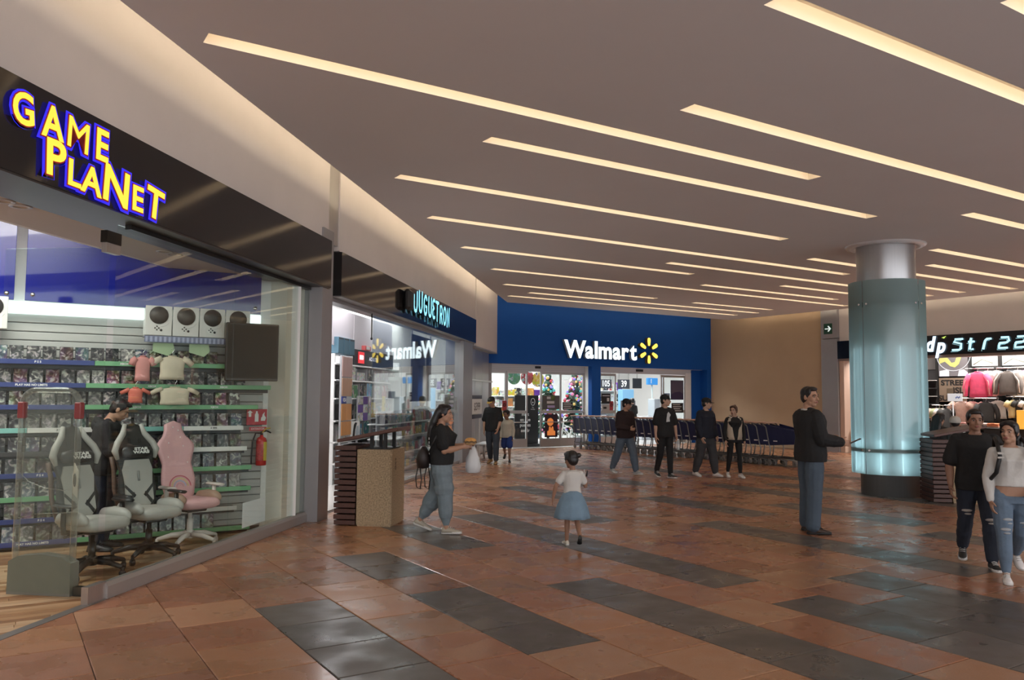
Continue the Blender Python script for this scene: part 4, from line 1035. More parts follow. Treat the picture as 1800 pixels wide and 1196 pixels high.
# notices taped on the glass
for i, (al, z, W, H, lab) in enumerate([(12.05, 1.72, .70, .36, 'wide white notice taped on the toy shop glass, upper left of the group'), (12.55, 1.22, .42, .42, 'white notice taped on the toy shop glass, lower left of the group'), (13.25, 1.78, .32, .28, 'white notice with letters taped on the toy shop glass near its far end'), (13.55, 1.25, .40, .40, 'pale green notice taped low on the glass near its far end')]):
    t = thing('paper_notice', lab, 'notice', Fp(al, -.016, z), FRONT, 'notices on the toy shop glass')
    m = MB(); m.bbox(0, W, 0, .004, 0, H, .001); m.build('sheet', mat('notice_paper', (.70, .76, .72), .6), t)
    m = MB(); m.bbox(W * .35, W * .85, -.002, 0, H * .2, H * .75, .001); m.build('printed_block', ART['grey'], t)
# door closer arm
t = thing('door_closer', 'thin black hanging rod by the toy shop entrance glass', 'rod', Fp(6.80, .03, 2.62), FRONT)
m = MB(); m.tube([(0, 0, .42), (0, 0, .02), (0.0, .0, 0)], [.012, .010, .018], 8); m.build('rod', M_blackmat, t); m = MB(); m.ell((0, 0, .0), (.02, .02, .025)); m.build('tip', M_blackmat, t)
# slate and white ceiling boxes under the fascia
t = thing('air_grille', 'white slotted air grille in the toy shop ceiling at the entrance', 'grille', Fp(5.9, -.5, 3.88), FRONT)
m = MB(); m.box(0, 1.2, 0, .5, 0, .02); m.build('frame', M_white, t)
# sign
M_cy = emis('sign_cyan', (.25, .72, .95), 1.2)
GL = {'J': [[(0, .85), (.0, .3), (.12, .05), (.3, 0), (.48, .05), (.6, .3), (.6, 1.1)]], 'U': [[(0, 1), (0, .3), (.12, .05), (.3, 0), (.48, .05), (.6, .3), (.6, 1)]],
      'G': [[(.58, .82), (.42, .98), (.2, .96), (.04, .75), (0, .5), (.04, .2), (.2, .02), (.4, .02), (.56, .15), (.58, .42), (.36, .44)]],
      'E': [[(.52, .95), (.25, 1.0), (.06, .85), (.08, .66), (.34, .54)], [(.34, .54), (.06, .40), (.02, .18), (.2, .0), (.54, .05)]],
      'T': [[(-.02, .98), (.62, .98)], [(.3, .98), (.3, 0)]], 'R': [[(.04, 0), (.04, .98), (.4, .98), (.56, .80), (.5, .58), (.3, .48), (.06, .48)], [(.28, .48), (.58, 0)]],
      'O': [[(.3 + .3 * math.cos(a), .5 + .5 * math.sin(a)) for a in [2 * PI * i / 16 for i in range(17)]]], 'N': [[(.02, 0), (.02, .95), (.56, .05), (.56, 1.0)]]}
t = thing('shop_sign', 'glowing cyan rounded lettering on the black toy shop fascia', 'sign', Fp(0, .21, 0), FRONT)
for ch, al, z, H in (('J', 8.47, 3.42, .33), ('U', 8.84, 3.47, .38), ('G', 9.21, 3.45, .37), ('U', 9.58, 3.45, .37), ('E', 9.90, 3.45, .37), ('T', 10.20, 3.43, .38), ('R', 10.56, 3.40, .36), ('O', 10.90, 3.40, .36), ('N', 11.24, 3.40, .40)):
    W = .36
    m = MB(); mb2 = MB()
    for st in GL[ch]:
        pts = [(al + (x - .3) * W, -.12, z + (y - .5) * H) for x, y in st]
        m.tube(pts, .033, 8); mb2.tube([(p[0], -.055, p[2]) for p in pts], .05, 6)
        for e in (pts[0], pts[-1]): m.ell(e, (.032, .032, .032), nu=8, nv=6)
    m.v = [(a_, -.12 + (b_ + .12) * .1, c_) for a_, b_, c_ in m.v]; mb2.v = [(a_, -.10 + (b_ + .055) * .3, c_) for a_, b_, c_ in mb2.v]
    o = m.build('letter', M_cy, t); mb2.build('letter_backing', M_blackmat, o)
m = MB(); m.bbox(8.02, 8.32, -.14, 0, 3.24, 3.62, .05); m.build('sign_box', M_blackmat, t)
# ================================================================== SUPERMARKET
AW = mat('aluminium', (.50, .50, .51), .35, .7)
M_clear = glass('door_glass', (.95, .98, .98), .04)
sd = struct('door_2', 'grey aluminium sliding doors in the left opening of the blue front', (0, 0, 0), GRID)
def leaf(parent, v0, v1, u, z1=2.50, mid=True, kick=.30, glassy=True):
    w_ = .055
    m = MB()
    for x in (v0, v1 - w_): m.bbox(x, x + w_, u - .03, u + .03, 0.02, z1, .006)
    m.box(v0, v1, u - .028, u + .028, z1 - .08, z1)
    m.box(v0, v1, u - .028, u + .028, .02, kick)
    if mid: m.box(v0, v1, u - .028, u + .028, 1.12, 1.22)
    m.build('leaf_frame', AW, parent)
    m = MB(); m.box(v0 + w_, v1 - w_, u - .004, u + .004, kick, z1 - .08); m.build('pane', M_clear, parent)
    if mid: m = MB(); m.tube([(v0 + .02, u - .07, .84), (v1 - .02, u - .07, .84)], .018, 6); m.build('push_bar', mat('bar_chrome', (.7, .7, .7), .25, .9), parent)
tb(MB(), 13.2, 17.0, DU - .05, DU + .12, 2.50, 2.74).build('header_box', mat('header_white', (.66, .66, .68), .4), sd)
tb(MB(), 17.36, 22.0, DU - .05, DU + .12, 2.52, 2.74).build('header_box', mat('header_white', (.66, .66, .68), .4), sd)
for z in (2.55, 2.61, 2.67): tb(MB(), 13.2, 17.0, DU - .058, DU - .05, z, z + .012).build('header_rib', AW, sd)
leaf(sd, 13.0, 13.86, DU); leaf(sd, 13.87, 14.68, DU); leaf(sd, 15.14, 15.98, DU - .08); leaf(sd, 15.99, 17.0, DU)
tb(MB(), 14.95, 15.15, DU - .10, DU - .05, 2.60, 2.68).build('sensor', M_blackmat, sd)
sd2 = struct('door_3', 'grey aluminium sliding doors standing open in the right opening of the blue front', (0, 0, 0), GRID)
leaf(sd2, 17.40, 18.40, DU); leaf(sd2, 20.44, 20.60, DU - .08, mid=False); leaf(sd2, 20.62, 21.72, DU)
tb(MB(), 21.72, 22.0, DU - .06, DU + .1, 0, 2.6).build('jamb', M_white, sd2); tb(MB(), 19.3, 19.6, DU - .10, DU - .05, 2.60, 2.68).build('sensor', M_blackmat, sd2)
# signs and posters on the doors
def poster(v0, v1, z0, z1, m_, label, u=None, name='poster', cat='poster', d=.01):
    t = thing(name, label, cat, T(v0, (u if u else DU) - .045, z0), GRID)
    m = MB(); m.bbox(0, v1 - v0, 0, d, 0, z1 - z0, .002); m.build('sheet', m_, t); return t
M_pg = mat('poster_grey', (.085, .085, .09), .5); M_pk = mat('poster_black', (.014, .014, .016), .5); M_pl = mat('print_light', (.62, .62, .64), .5)
t = poster(15.20, 15.90, 1.26, 1.72, M_pg, 'dark grey poster with three white labels on the middle sliding door', DU - .08)
for x, z, c in ((.18, .34, M_pl), (.18, .19, M_pl), (.20, .05, mat('print_lilac', (.42, .36, .62), .5))): m = MB(); m.box(x, x + .30, -.003, 0, z, z + .08); m.build('printed_label', c, t)
m = MB(); m.lathe([(0, 0), (.09, 0), (.09, .004), (0, .004)], 16, M=Matrix.Translation((.42, -.001, .38)) @ Matrix.Rotation(PI / 2, 4, 'X')); m.build('green_mark', mat('print_olive', (.10, .14, .03), .5), t)
t = poster(16.08, 16.50, 1.24, 1.50, M_pk, 'black poster with four text lines on the fourth sliding door')
for i in range(4): m = MB(); m.box(.03, .39 - (i % 2) * .05, -.003, 0, .04 + i * .058, .062 + i * .058); m.build('text_line', M_pl, t)
t = poster(15.30, 15.82, .34, 1.10, mat('poster_plum', (.045, .022, .04), .5), 'dark plum poster with an orange disc and an orange figure on the middle door', DU - .08)
m = MB(); m.lathe([(0, 0), (.13, 0), (.13, .004), (0, .004)], 18, M=Matrix.Translation((.22, -.001, .50)) @ Matrix.Rotation(PI / 2, 4, 'X')); m.build('orange_disc', emis('print_orange', (.8, .24, .06), .5), t)
m = MB(); m.prism([(.10, .06), (.42, .06), (.42, .20), (.36, .22), (.34, .34), (.29, .36), (.26, .28), (.22, .36), (.17, .34), (.16, .22), (.10, .20)], -.004, 0, 'y'); m.build('orange_figure', emis('print_orange', (.8, .24, .06), .5), t)
t = thing('standing_banner', 'tall black banner with white words behind the gap between the doors', 'banner', T(14.55, DU + .55, .10), GRID)
m = MB(); m.bbox(0, .95, 0, .02, 0, 1.62, .004); m.box(0.02, .93, -.15, .15, -.1, 0.0); m.build('sheet', M_pk, t)
for i, (wd, z, s) in enumerate([('mart', .98, .15), ('en que', .80, .15), ('puedes', .62, .15), ('servir', .44, .15)]): text('lettering', wd, s, M_letter_white, t, (.42, -.004, z), offset=.003)
m = MB(); m.tube([(.72 + .08 * math.cos(a), -.006, 1.40 + .12 * math.sin(a)) for a in [2 * PI * i / 18 for i in range(18)]], .009, 6, closed=True); m.lathe([(0, 0), (.025, 0), (.025, .004), (0, .004)], 10, M=Matrix.Translation((.72, -.002, 1.38)) @ Matrix.Rotation(PI / 2, 4, 'X')); m.build('spark_emblem', M_letter_white, t)
text('lettering', 'Tus\ntiendas', .06, M_letter_white, t, (.72, -.004, 1.18))
for v0, lab, u in ((13.70, 'small red notice on the far left door of the blue front', DU), (18.10, 'small reddish notice low on the door of the right opening', DU)):
    t = poster(v0, v0 + .16, 1.22, 1.54, mat('notice_red', (.42, .05, .06), .5), lab, u, 'notice', 'notice')
    m = MB(); m.lathe([(.03, 0), (.055, 0), (.055, .004), (.03, .004)], 14, M=Matrix.Translation((.08, -.001, .18)) @ Matrix.Rotation(PI / 2, 4, 'X')); m.build('printed_ring', M_blackmat, t)
t = poster(17.74, 18.14, 1.45, 1.80, M_pk, 'black notice with a white square on the left door of the right opening'); m = MB(); m.box(.24, .34, -.003, 0, .08, .2); m.build('printed_square', M_pl, t)
m = MB(); m.box(.04, .36, -.003, 0, .26, .29); m.build('text_line', M_pl, t)
t = poster(17.76, 18.10, 1.15, 1.42, mat('paper_grey', (.45, .45, .45), .6), 'white paper notice under the black notice on the right opening door'); m = MB(); m.box(.06, .2, -.003, 0, .12, .19); m.build('text_line', M_pk, t)
t = poster(20.98, 21.62, 1.60, 2.32, mat('poster_violet', (.10, .09, .14), .5), 'grey violet poster with a rounded dark shape on the far right door')
m = MB(); m.prism([(.0, .0), (.62, .0), (.62, .22), (.45, .30), (.2, .28), (0, .18)], -.003, 0, 'y'); m.build('dark_shape', mat('poster_dark_violet', (.04, .03, .09), .5), t)
t = poster(21.02, 21.60, 1.12, 1.48, M_pk, 'black poster with white text lines on the far right door')
for i in range(4): m = MB(); m.box(.06, .50 - (i % 2) * .08, -.003, 0, .06 + i * .075, .09 + i * .075); m.build('text_line', M_pl, t)
# blue front sign
M_ws = emis('sign_white_blue', (.78, .93, 1.0), 1.6); M_wy = emis('sign_spark', (1.0, .72, .10), 1.15)
t = thing('store_sign', 'white backlit lettering with a yellow spark on the blue front', 'sign', T(0, UB - .03, 0), GRID)
x = 15.73
for ch in 'Walmart':
    me = text_mesh(ch, 1.0, offset=.030, extrude=.001, res=6, align='LEFT')
    me.transform(Matrix.Diagonal((.80, .80, 1, 1)))
    x0 = min(v_.co.x for v_ in me.vertices); x1 = max(v_.co.x for v_ in me.vertices); me.transform(Matrix.Translation((-x0, 0, 0)))
    me.transform(STAND); me.materials.clear(); me.materials.append(M_ws)
    o = link('letter', me, t, (x, -.13, 3.235))
    m2 = text_mesh(ch, 1.0, offset=.036, extrude=.055, res=4, align='LEFT'); m2.transform(Matrix.Diagonal((.80, .80, 1, 1)))
    m2.transform(Matrix.Translation((-x0, 0, 0))); m2.transform(STAND); m2.materials.clear(); m2.materials.append(mat('letter_return', (.30, .36, .42), .4))
    link('letter_return', m2, o, (0, .06, 0))
    x += (x1 - x0) + (-.03 if ch == 'W' else .045)
WEND = x
for i in range(6):
    a = PI / 2 + i * PI / 3
    d = Vector((math.cos(a), 0, math.sin(a))); n_ = Vector((-d.z, 0, d.x))
    c = Vector((19.43, -.13, 3.33))
    pts = []
    for r, w_ in ((.17, .030), (.20, .052), (.34, .072), (.42, .066), (.455, .035)): pts.append((r, w_))
    poly = [c + d * r + n_ * w_ for r, w_ in pts] + [c + d * r - n_ * w_ for r, w_ in pts[::-1]]
    k = len(poly)
    m = MB(); m.add([p for p in poly] , [tuple(range(k))]); o = m.build('spark_petal', M_wy, t)
    m = MB(); m.prism([(p.x, p.z) for p in poly], -.125, 0, 'y'); m.build('petal_return', mat('petal_return', (.20, .13, .03), .4), o)
# ---- inside the supermarket
def gondola(v0, v1, u, z1, label):
    t = thing('store_shelf', label, 'shelf', T(v0, u, 0), GRID)
    m = MB(); m.box(0, v1 - v0, .30, .34, 0, z1); m.build('back_panel', M_white, t)
    zs = [.15 + i * (z1 - .2) / 4 for i in range(5)]
    for z in zs: m = MB(); m.bbox(0, v1 - v0, -.2, .30, z - .03, z, .004); m.build('board', M_white, t)
    return zs
rng = random.Random(9)
def goods(v0, v1, u, zs, where, grp, step=.38):
    for k, z in enumerate(zs):
        x = v0 + .05; j = 0
        while x < v1 - .2:
            W = rng.uniform(.20, step); c = rng.choice(list(ART)); H = rng.uniform(.18, .36)
            m = MB(); m.bbox(-W / 2 + .01, W / 2 - .01, 0, .2, 0, H, .006, 0)
            o = m.build('product_box', ART[c], None, T(x + W / 2, u - .16, z + .001), GRID); tag(o, f'{c} product, {ordinal(j)} along the {["bottom", "second", "third", "fourth", "top"][k]} board of {where}', 'product', grp)
            x += W; j += 1
zs = gondola(14.2, 17.2, 25.3, 1.75, 'low white store shelf with mixed goods behind the left sliding doors'); goods(14.2, 17.2, 25.3, zs, 'the left store shelf', 'goods on the left store shelf')
zs = gondola(20.0, 22.2, 26.6, 2.0, 'white store shelf behind the left door of the right opening'); goods(20.0, 22.2, 26.6, zs, 'the right store shelf', 'goods on the right store shelf')
M_needle = mat('tree_needles', (.018, .055, .030), .7, var=.4, vscale=30, bump=.5, bscale=60)
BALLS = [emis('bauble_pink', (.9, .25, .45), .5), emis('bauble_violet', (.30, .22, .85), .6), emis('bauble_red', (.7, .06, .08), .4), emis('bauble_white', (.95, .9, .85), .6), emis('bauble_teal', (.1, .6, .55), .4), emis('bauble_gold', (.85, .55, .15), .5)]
def xmas(v, u, h, label, seed):
    t = thing('christmas_tree', label, 'christmas tree', T(v, u, 0), GRID)
    rg = random.Random(seed)
    m = MB(); m.tube([(0, 0, 0), (0, 0, .5)], .05, 8); m.lathe([(0, 0), (.25, 0), (.22, .12), (0, .14)], 14); m.build('trunk', mat('tree_trunk', (.08, .05, .03), .8), t)
    m = MB()
    for k in range(9):
        f = k / 8; z = .35 + f * (h - .55); R_ = .62 * (1 - f) + .08
        for i in range(16):
            a = 2 * PI * (i + .5 * (k % 2)) / 16 + rg.uniform(-.1, .1)
            m.tube([(0.03 * math.cos(a), .03 * math.sin(a), z + .18), (R_ * .6 * math.cos(a), R_ * .6 * math.sin(a), z + .08), (R_ * math.cos(a), R_ * math.sin(a), z - .06)], [.05, .075, .02], 5)
    m.build('branches', M_needle, t)['kind'] = 'stuff'
    m = MB()
    for i in range(130):
        f = rg.random() ** 1.3; z = .35 + f * (h - .45); R_ = (.62 * (1 - f) + .08) * 1.0; a = rg.uniform(0, 2 * PI); r = rg.uniform(.03, .065)
        m.ell((R_ * math.cos(a), R_ * math.sin(a), z), (r, r, r), rg.randrange(6), nu=8, nv=6)
    o = m.build('ornaments', BALLS, t); o['kind'] = 'stuff'
    m = MB(); m.ell((0, 0, h), (.08, .08, .1), 0); m.build('tree_top', BALLS[5], t)
xmas(17.15, 24.7, 2.55, 'christmas tree with violet and white baubles behind the middle sliding door', 1); xmas(18.2, 24.5, 2.6, 'christmas tree full of pink and red baubles behind the fourth sliding door', 2); xmas(19.15, 25.2, 2.5, 'christmas tree nearest the blue column inside the store', 3)
def price_board(v, u, z, W, H, txt, label):
    t = thing('price_board', label, 'sign', T(v, u, z), GRID); m = MB(); m.bbox(-W / 2, W / 2, 0, .03, 0, H, .004); m.tube([(-W * .4, .015, H), (-W * .4, .015, 4.2 - z)], .005, 5); m.tube([(W * .4, .015, H), (W * .4, .015, 4.2 - z)], .005, 5); m.build('board', mat('price_black', (.03, .032, .04), .5), t)
    text('lettering', txt, H * .95, emis('price_white', (1, 1, 1), .8), t, (0, -.004, H / 2), offset=.006, sx=.85)
price_board(19.35, 25.7, 1.98, .52, .36, '150', 'hanging black price board reading 150 by the christmas trees'); price_board(20.9, 26.0, 2.04, .6, .36, '105', 'hanging black price board reading 105 in the right opening'); price_board(21.85, 26.0, 2.03, .62, .38, '39', 'hanging price board reading 39 beside the blank dark screen')
t = thing('dark_screen', 'blank dark hanging screen beside the price board reading 39', 'screen', T(22.3, 25.95, 2.05), GRID); m = MB(); m.bbox(0, .48, 0, .04, 0, .42, .006); m.tube([(.24, .02, .42), (.24, .02, 2.2)], .01, 6); m.build('panel', M_blackmat, t)
t = thing('lane_marker', 'blue checkout lane marker with number 1 on a pole', 'sign', T(22.85, 25.4, 0), GRID); m = MB(); m.tube([(0, 0, 0), (0, 0, 2.2)], .03, 8); m.build('pole', mat('pole_grey', (.4, .5, .5), .4), t)
m = MB(); m.bbox(-.28, .28, -.06, .06, 2.2, 2.48, .02); m.build('lamp_box', emis('lane_blue', (.03, .25, .65), .7), t); text('lettering', '1', .24, M_letter_white, t, (-.1, -.065, 2.34), offset=.008)
t = thing('checkout_counter', 'grey checkout counter with a payment screen inside the right opening', 'counter', T(21.6, 24.6, 0), GRID); m = MB(); m.bbox(0, 1.9, 0, .7, 0, .92, .02); m.build('body', mat('counter_grey', (.48, .50, .52), .4), t)
m = MB(); m.bbox(.75, 1.2, .1, .5, .92, 1.62, .02); m.build('machine', mat('machine_grey', (.35, .38, .40), .4), t); m = MB(); m.bbox(1.0, 1.5, .0, .05, 1.55, 1.85, .01); m.build('screen', mat('screen_navy', (.02, .03, .07), .3), t)
t = thing('pillar_cover', 'pale blue advertising panel inside the right opening', 'panel', T(21.45, 25.6, 0), GRID); m = MB(); m.bbox(0, .6, 0, .3, 0, 2.0, .01); m.build('body', emis('panel_lightblue', (.25, .55, .85), .45), t)
t = poster(20.6, 21.35, .25, 1.55, M_pg, 'dark grey standing poster with white labels behind the cashier', DU + 2.4, 'standing_poster'); 
for i in range(3): m = MB(); m.box(.18, .52, -.003, 0, .95 - i * .28, 1.12 - i * .28); m.build('printed_label', M_pl, t)
for i, (c, v, z, lab) in enumerate([('green', 14.2, 2.35, 'green'), ('red', 14.75, 2.35, 'red'), ('yellow', 15.2, 2.28, 'yellow avocado-shaped')]):
    t = thing('hanging_cutout', f'{lab} fruit-shaped hanging sign inside the left opening', 'sign', T(v + 1.0, 24.0, z), GRID); m = MB(); m.lathe([(0, 0), (.26, 0), (.26, .03), (0, .03)], 20, M=Matrix.Rotation(PI / 2, 4, 'X')); m.build('disc', ART[c], t); m = MB(); m.tube([(0, -.015, .25), (0, -.015, 4.2 - z)], .005, 5); m.build('cord', M_blackmat, t)
t = thing('bicycle', 'white kids bicycle standing inside the left doors near the trolleys', 'bicycle', T(16.75, 23.3, 0), GRID)
for x in (0, .62):
    m = MB(); m.tube([(x + .25 * math.cos(a), 0, .26 + .25 * math.sin(a)) for a in [2 * PI * i / 20 for i in range(20)]], .022, 6, closed=True); o = m.build('tyre', mat('tyre_pale', (.55, .53, .5), .6), t)
    m = MB()
    for i in range(8): a = PI * i / 4; m.tube([(x, 0, .26), (x + .24 * math.cos(a), 0, .26 + .24 * math.sin(a))], .004, 4)
    m.build('spokes', AW, o)
m = MB(); m.tube([(0, .0, .26), (.06, 0, .62), (.1, 0, .92)], .022, 8); m.tube([(.07, 0, .62), (.36, 0, .35), (.62, 0, .26)], .02, 8); m.tube([(.07, 0, .70), (.44, 0, .58), (.36, 0, .35)], .02, 8); m.tube([(.44, 0, .58), (.62, 0, .26)], .016, 8); m.build('frame', M_white, t)
m = MB(); m.tube([(.06, -.25, .98), (.1, 0, .93), (.06, .25, .98)], .014, 8); m.build('handlebar', AW, t); m = MB(); m.ell((.46, 0, .66), (.12, .06, .03)); m.build('saddle', M_blackmat, t)
# price stand in front of the clad wall
t = thing('price_stand', 'white board reading 399 on the clad wall beside the toy shop', 'sign', Fp(15.35, .06, 1.18), FRONT); m = MB(); m.bbox(0, 1.5, -.03, .03, 0, .42, .006); m.box(.1, .15, .0, .03, -1.18, 0); m.box(1.35, 1.4, 0, .03, -1.18, 0); m.build('board', M_white, t)
text('lettering', '$399', .30, M_blackmat, t, (.75, -.032, .20), offset=.004, sx=1.5); m = MB(); m.bbox(0, 1.5, -.03, .03, .42, .52, .004); m.bbox(0, 1.5, -.03, .03, -.12, -.02, .004); m.build('dark_rail', mat('navy_rail', (.03, .03, .06), .5), t)
t = thing('low_bench', 'small grey metal bench at the foot of the clad wall', 'bench', Fp(15.3, .32, 0), FRONT); m = MB(); m.bbox(0, 1.3, -.15, .15, .36, .40, .008); m.build('seat', AW, t)
for x in (.06, 1.24):
    for y in (-.12, .12): m = MB(); m.tube([(x, y, .36), (x, y, 0)], .018, 8); m.build('leg', AW, t)
# ---- shopping trolleys nested in a row
NAVY = mat('trolley_navy', (.012, .018, .075), .35); M_tube = mat('trolley_tube', (.22, .22, .22), .35, .7); M_hand = mat('trolley_handle', (.60, .38, .30), .5); M_wheel = mat('trolley_wheel', (.20, .19, .19), .45)
t = thing('shopping_trolley', 'navy blue shopping trolley', 'shopping trolley', (0, 0, 0), 0, 'nested shopping trolleys in front of the blue store')
m = MB()
def ring_at(x, w_, z0, z1): return [(x, -w_, z0), (x, w_, z0), (x, w_, z1), (x, -w_, z1)]
R0, R1 = ring_at(-.36, .27, .50, 1.02), ring_at(.50, .20, .56, .86)
for a, b_ in (((0, 3), 0), ((1, 2), 0)):
    i, j = a
    m.add([R0[i], R0[j], R1[j], R1[i]] , [(0, 1, 2, 3)]); s_ = .012 if R0[i][1] > 0 else -.012
    m.add([(R0[q][0], R0[q][1] + s_, R0[q][2]) if w_ == 0 else (R1[q][0], R1[q][1] + s_, R1[q][2]) for q, w_ in ((i, 0), (j, 0), (j, 1), (i, 1))], [(0, 1, 2, 3)])
m.add([R0[0], R0[1], R1[1], R1[0]], [(0, 1, 2, 3)]); m.add([R1[0], R1[1], R1[2], R1[3]], [(0, 1, 2, 3)])
m.build('basket', NAVY, t)
m = MB()
for s in (-1, 1):
    m.tube([(-.36, s * .275, 1.02), (.50, s * .205, .86)], .014, 6); m.tube([(-.36, s * .275, .50), (.50, s * .205, .56)], .012, 6)
m.tube([(.50, -.205, .86), (.50, .205, .86)], .014, 6)
for i in range(1, 6):
    f = i / 6; x = -.36 + .86 * f; w_ = .278 - .07 * f
    for s in (-1, 1): m.tube([(x, s * w_, .50 + .06 * f), (x, s * w_, 1.02 - .16 * f)], .006, 4)
m.build('basket_rim', NAVY, t)
for s in (-1, 1):
    m = MB(); m.tube([(-.50, s * .26, 1.05), (-.36, s * .28, .95), (-.27, s * .28, .52), (-.24, s * .27, .42), (-.27, s * .26, .24), (-.30, s * .26, .20)], .016, 8); m.tube([(-.30, s * .26, .20), (.1, s * .25, .19), (.50, s * .19, .13)], .016, 8); m.build('side_tube', M_tube, t)
    for x, y in ((-.28, .26), (.42, .20)):
        w2 = MB(); w2.lathe([(.03, -.016), (.062, -.016), (.066, -.01), (.066, .01), (.062, .016), (.03, .016)], 16, M=Matrix.Translation((x, s * y, .068)) @ Matrix.Rotation(PI / 2, 4, 'X')); w2.lathe([(0, -.012), (.03, -.014), (.03, .014), (0, .012)], 10, M=Matrix.Translation((x, s * y, .068)) @ Matrix.Rotation(PI / 2, 4, 'X'))
        o = w2.build('wheel', M_wheel, t); w2 = MB(); w2.tube([(x - .02, s * y, .16), (x, s * y, .07)], .02, 6); w2.build('fork', M_tube, o)
    m = MB(); m.box(-.14, -.02, s * .286 - .002, s * .286 + .002, .60, .625); m.build('label_strip', M_letter_white, t)
m = MB(); m.tube([(-.50, -.27, 1.055), (-.50, .27, 1.055)], .022, 8); m.bbox(-.53, -.36, -.27, .27, 1.045, 1.066, .008); m.build('handle', M_hand, t)
m = MB(); m.box(-.34, -.32, -.25, .25, .62, .98); m.build('child_seat', NAVY, t)
m = MB(); m.tube([(-.28, -.25, .20), (-.28, .25, .20)], .012, 6); m.tube([(.3, -.22, .16), (.3, .22, .16)], .012, 6)
for i in range(5): m.tube([(-.28, -.2 + i * .1, .20), (.45, -.16 + i * .08, .15)], .007, 4)
m.build('lower_tray', M_tube, t)
NC = 27
ca, cb = Vector((16.36, 21.35)), Vector((16.80, 13.75))
dirw = T(cb.x, cb.y) - T(ca.x, ca.y); ang = math.atan2(dirw.y, dirw.x)
index_kids()
proto = t
for i in range(NC):
    f = i / (NC - 1); p = ca + (cb - ca) * f
    o = proto if i == NC - 1 else dup(proto)
    o.location = T(p.x, p.y); o.rotation_euler = (0, 0, ang)
    o['label'] = 'navy blue shopping trolley at the free end of the nested row, basket fully in view' if i == NC - 1 else f'navy blue shopping trolley nested in the row, {ordinal(NC - 2 - i)} behind the free one'
KIDS.clear()
# ================================================================== SPORTS SHOP (local frame: x = -u, y = v)
RT = GRID - PI / 2
def Rp(u, v, z=0.0): return T(v, u, z)
t = thing('fascia_board', 'black fascia board over the sports shop front', 'fascia', (0, 0, 0), RT)
m = MB(); m.box(-16.35, -5, VW - .12, VW + .3, 2.95, 3.51); m.build('board', mat('fascia_black2', (.006, .008, .012), .15), t)
m = MB(); m.box(-16.35, -5, VW - .10, VW + .3, 2.88, 2.95); m.build('soffit_rail', mat('soffit_brown', (.22, .17, .15), .5), t)
tr = struct('trim_5', 'pale wooden jamb at the left edge of the sports shop', (0, 0, 0), RT)
m = MB(); m.box(-16.34, -16.18, VW - .05, VW + .25, 0, 2.88); m.build('jamb', mat('jamb_wood', (.62, .45, .36), .5), tr)
t = thing('exit_sign', 'square green exit arrow sign on the grey pilaster beside the beige wall', 'sign', Rp(16.68, VW - .125, 3.76), RT)
m = MB(); m.bbox(-.16, .16, 0, .02, 0, .34, .004); m.build('plate', mat('exit_green', (.01, .07, .035), .4), t)
m = MB(); m.prism([(-.11, .155), (.04, .155), (-.01, .085), (.03, .075), (.12, .17), (.03, .265), (-.01, .255), (.04, .185), (-.11, .185)], -.004, 0, 'y'); m.build('arrow', emis('arrow_white', (.8, .9, .85), .6), t)
# sign: dp street
t = thing('shop_sign', 'glowing white slanted lettering on the black sports shop fascia', 'sign', Rp(0, VW - .16, 0), RT)
M_dp = emis('dp_white', (.66, .82, 1.0), 1.2); M_st = emis('street_white', (.45, .80, .95), 1.1)
for ch, u_, z in (('d', 13.30, 3.24), ('p', 12.98, 3.19)):
    o = text('letter', ch, .58, M_dp, t, (-u_, 0, z), offset=.022, shear=.25, sx=.85, extrude=.01)
m = MB(); m.prism([(-12.93, 3.43), (-12.80, 3.47), (-12.86, 3.40)], -.01, .0, 'y'); m.build('green_tick', emis('tick_green', (.6, .8, .15), .8), t)
SG = {'s': [[(.95, .95), (.25, .95), (.12, .72), (.80, .55), (.75, .15), (.60, .05), (-.05, .05)]], 't': [[(.35, 1.0), (.18, .05), (.5, .05)], [(.10, .68), (.62, .68)]], 'r': [[(.22, .70), (.02, .0)], [(.22, .70), (.40, .85), (.75, .85)]],
      'e': [[(.25, .90), (.85, .90), (.90, .62), (.70, .48), (.10, .45)], [(.10, .45), (.02, .05), (.75, .05)]]}
uu = 12.62
for ch in 'street':
    H = .33; W = .30
    m = MB(); m2 = MB()
    for st in SG[ch]:
        pts = [(-uu + x * W, 0, 3.05 + y * H) for x, y in st]
        m.tube(pts, .030, 6); m2.tube([(p[0] - .05, .012, p[2] - .045) for p in pts], .010, 5)
    o = m.build('letter', M_st, t); m2.build('letter_underline', emis('street_edge', (.3, .55, .6), .5), o)
    uu -= W + .11
# display wall
dw = struct('wall_display', 'charcoal display wall of the sports shop', (0, 0, 0), RT)
m = MB(); m.box(-18, -4, 24.6, 24.7, 0, 3.6); m.build('backing', mat('display_dark', (.055, .05, .05), .6), dw)
for x in (-13.98, -13.0, -12.15, -11.35): 
    m = MB(); m.box(x - .04, x + .04, 24.0, 24.6, 0, 3.4); m.build('upright', M_blackmat, dw)
m = MB(); m.box(-14, -9, 24.05, 24.6, 2.55, 2.60); m.build('rail_shelf', M_blackmat, dw)
def wallpanel(u0, u1, z0, z1, v, m_, name, label, cat='poster'):
    t = thing(name, label, cat, Rp(u1, v, z0), RT); m = MB(); m.bbox(0, u1 - u0, 0, .03, 0, z1 - z0, .004); m.build('panel', m_, t); return t
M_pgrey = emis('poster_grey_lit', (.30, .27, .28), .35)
t = wallpanel(12.98, 13.92, 2.38, 3.03, 24.0, M_pgrey, 'poster', 'large grey poster with a yellow wave and white shapes in the sports shop')
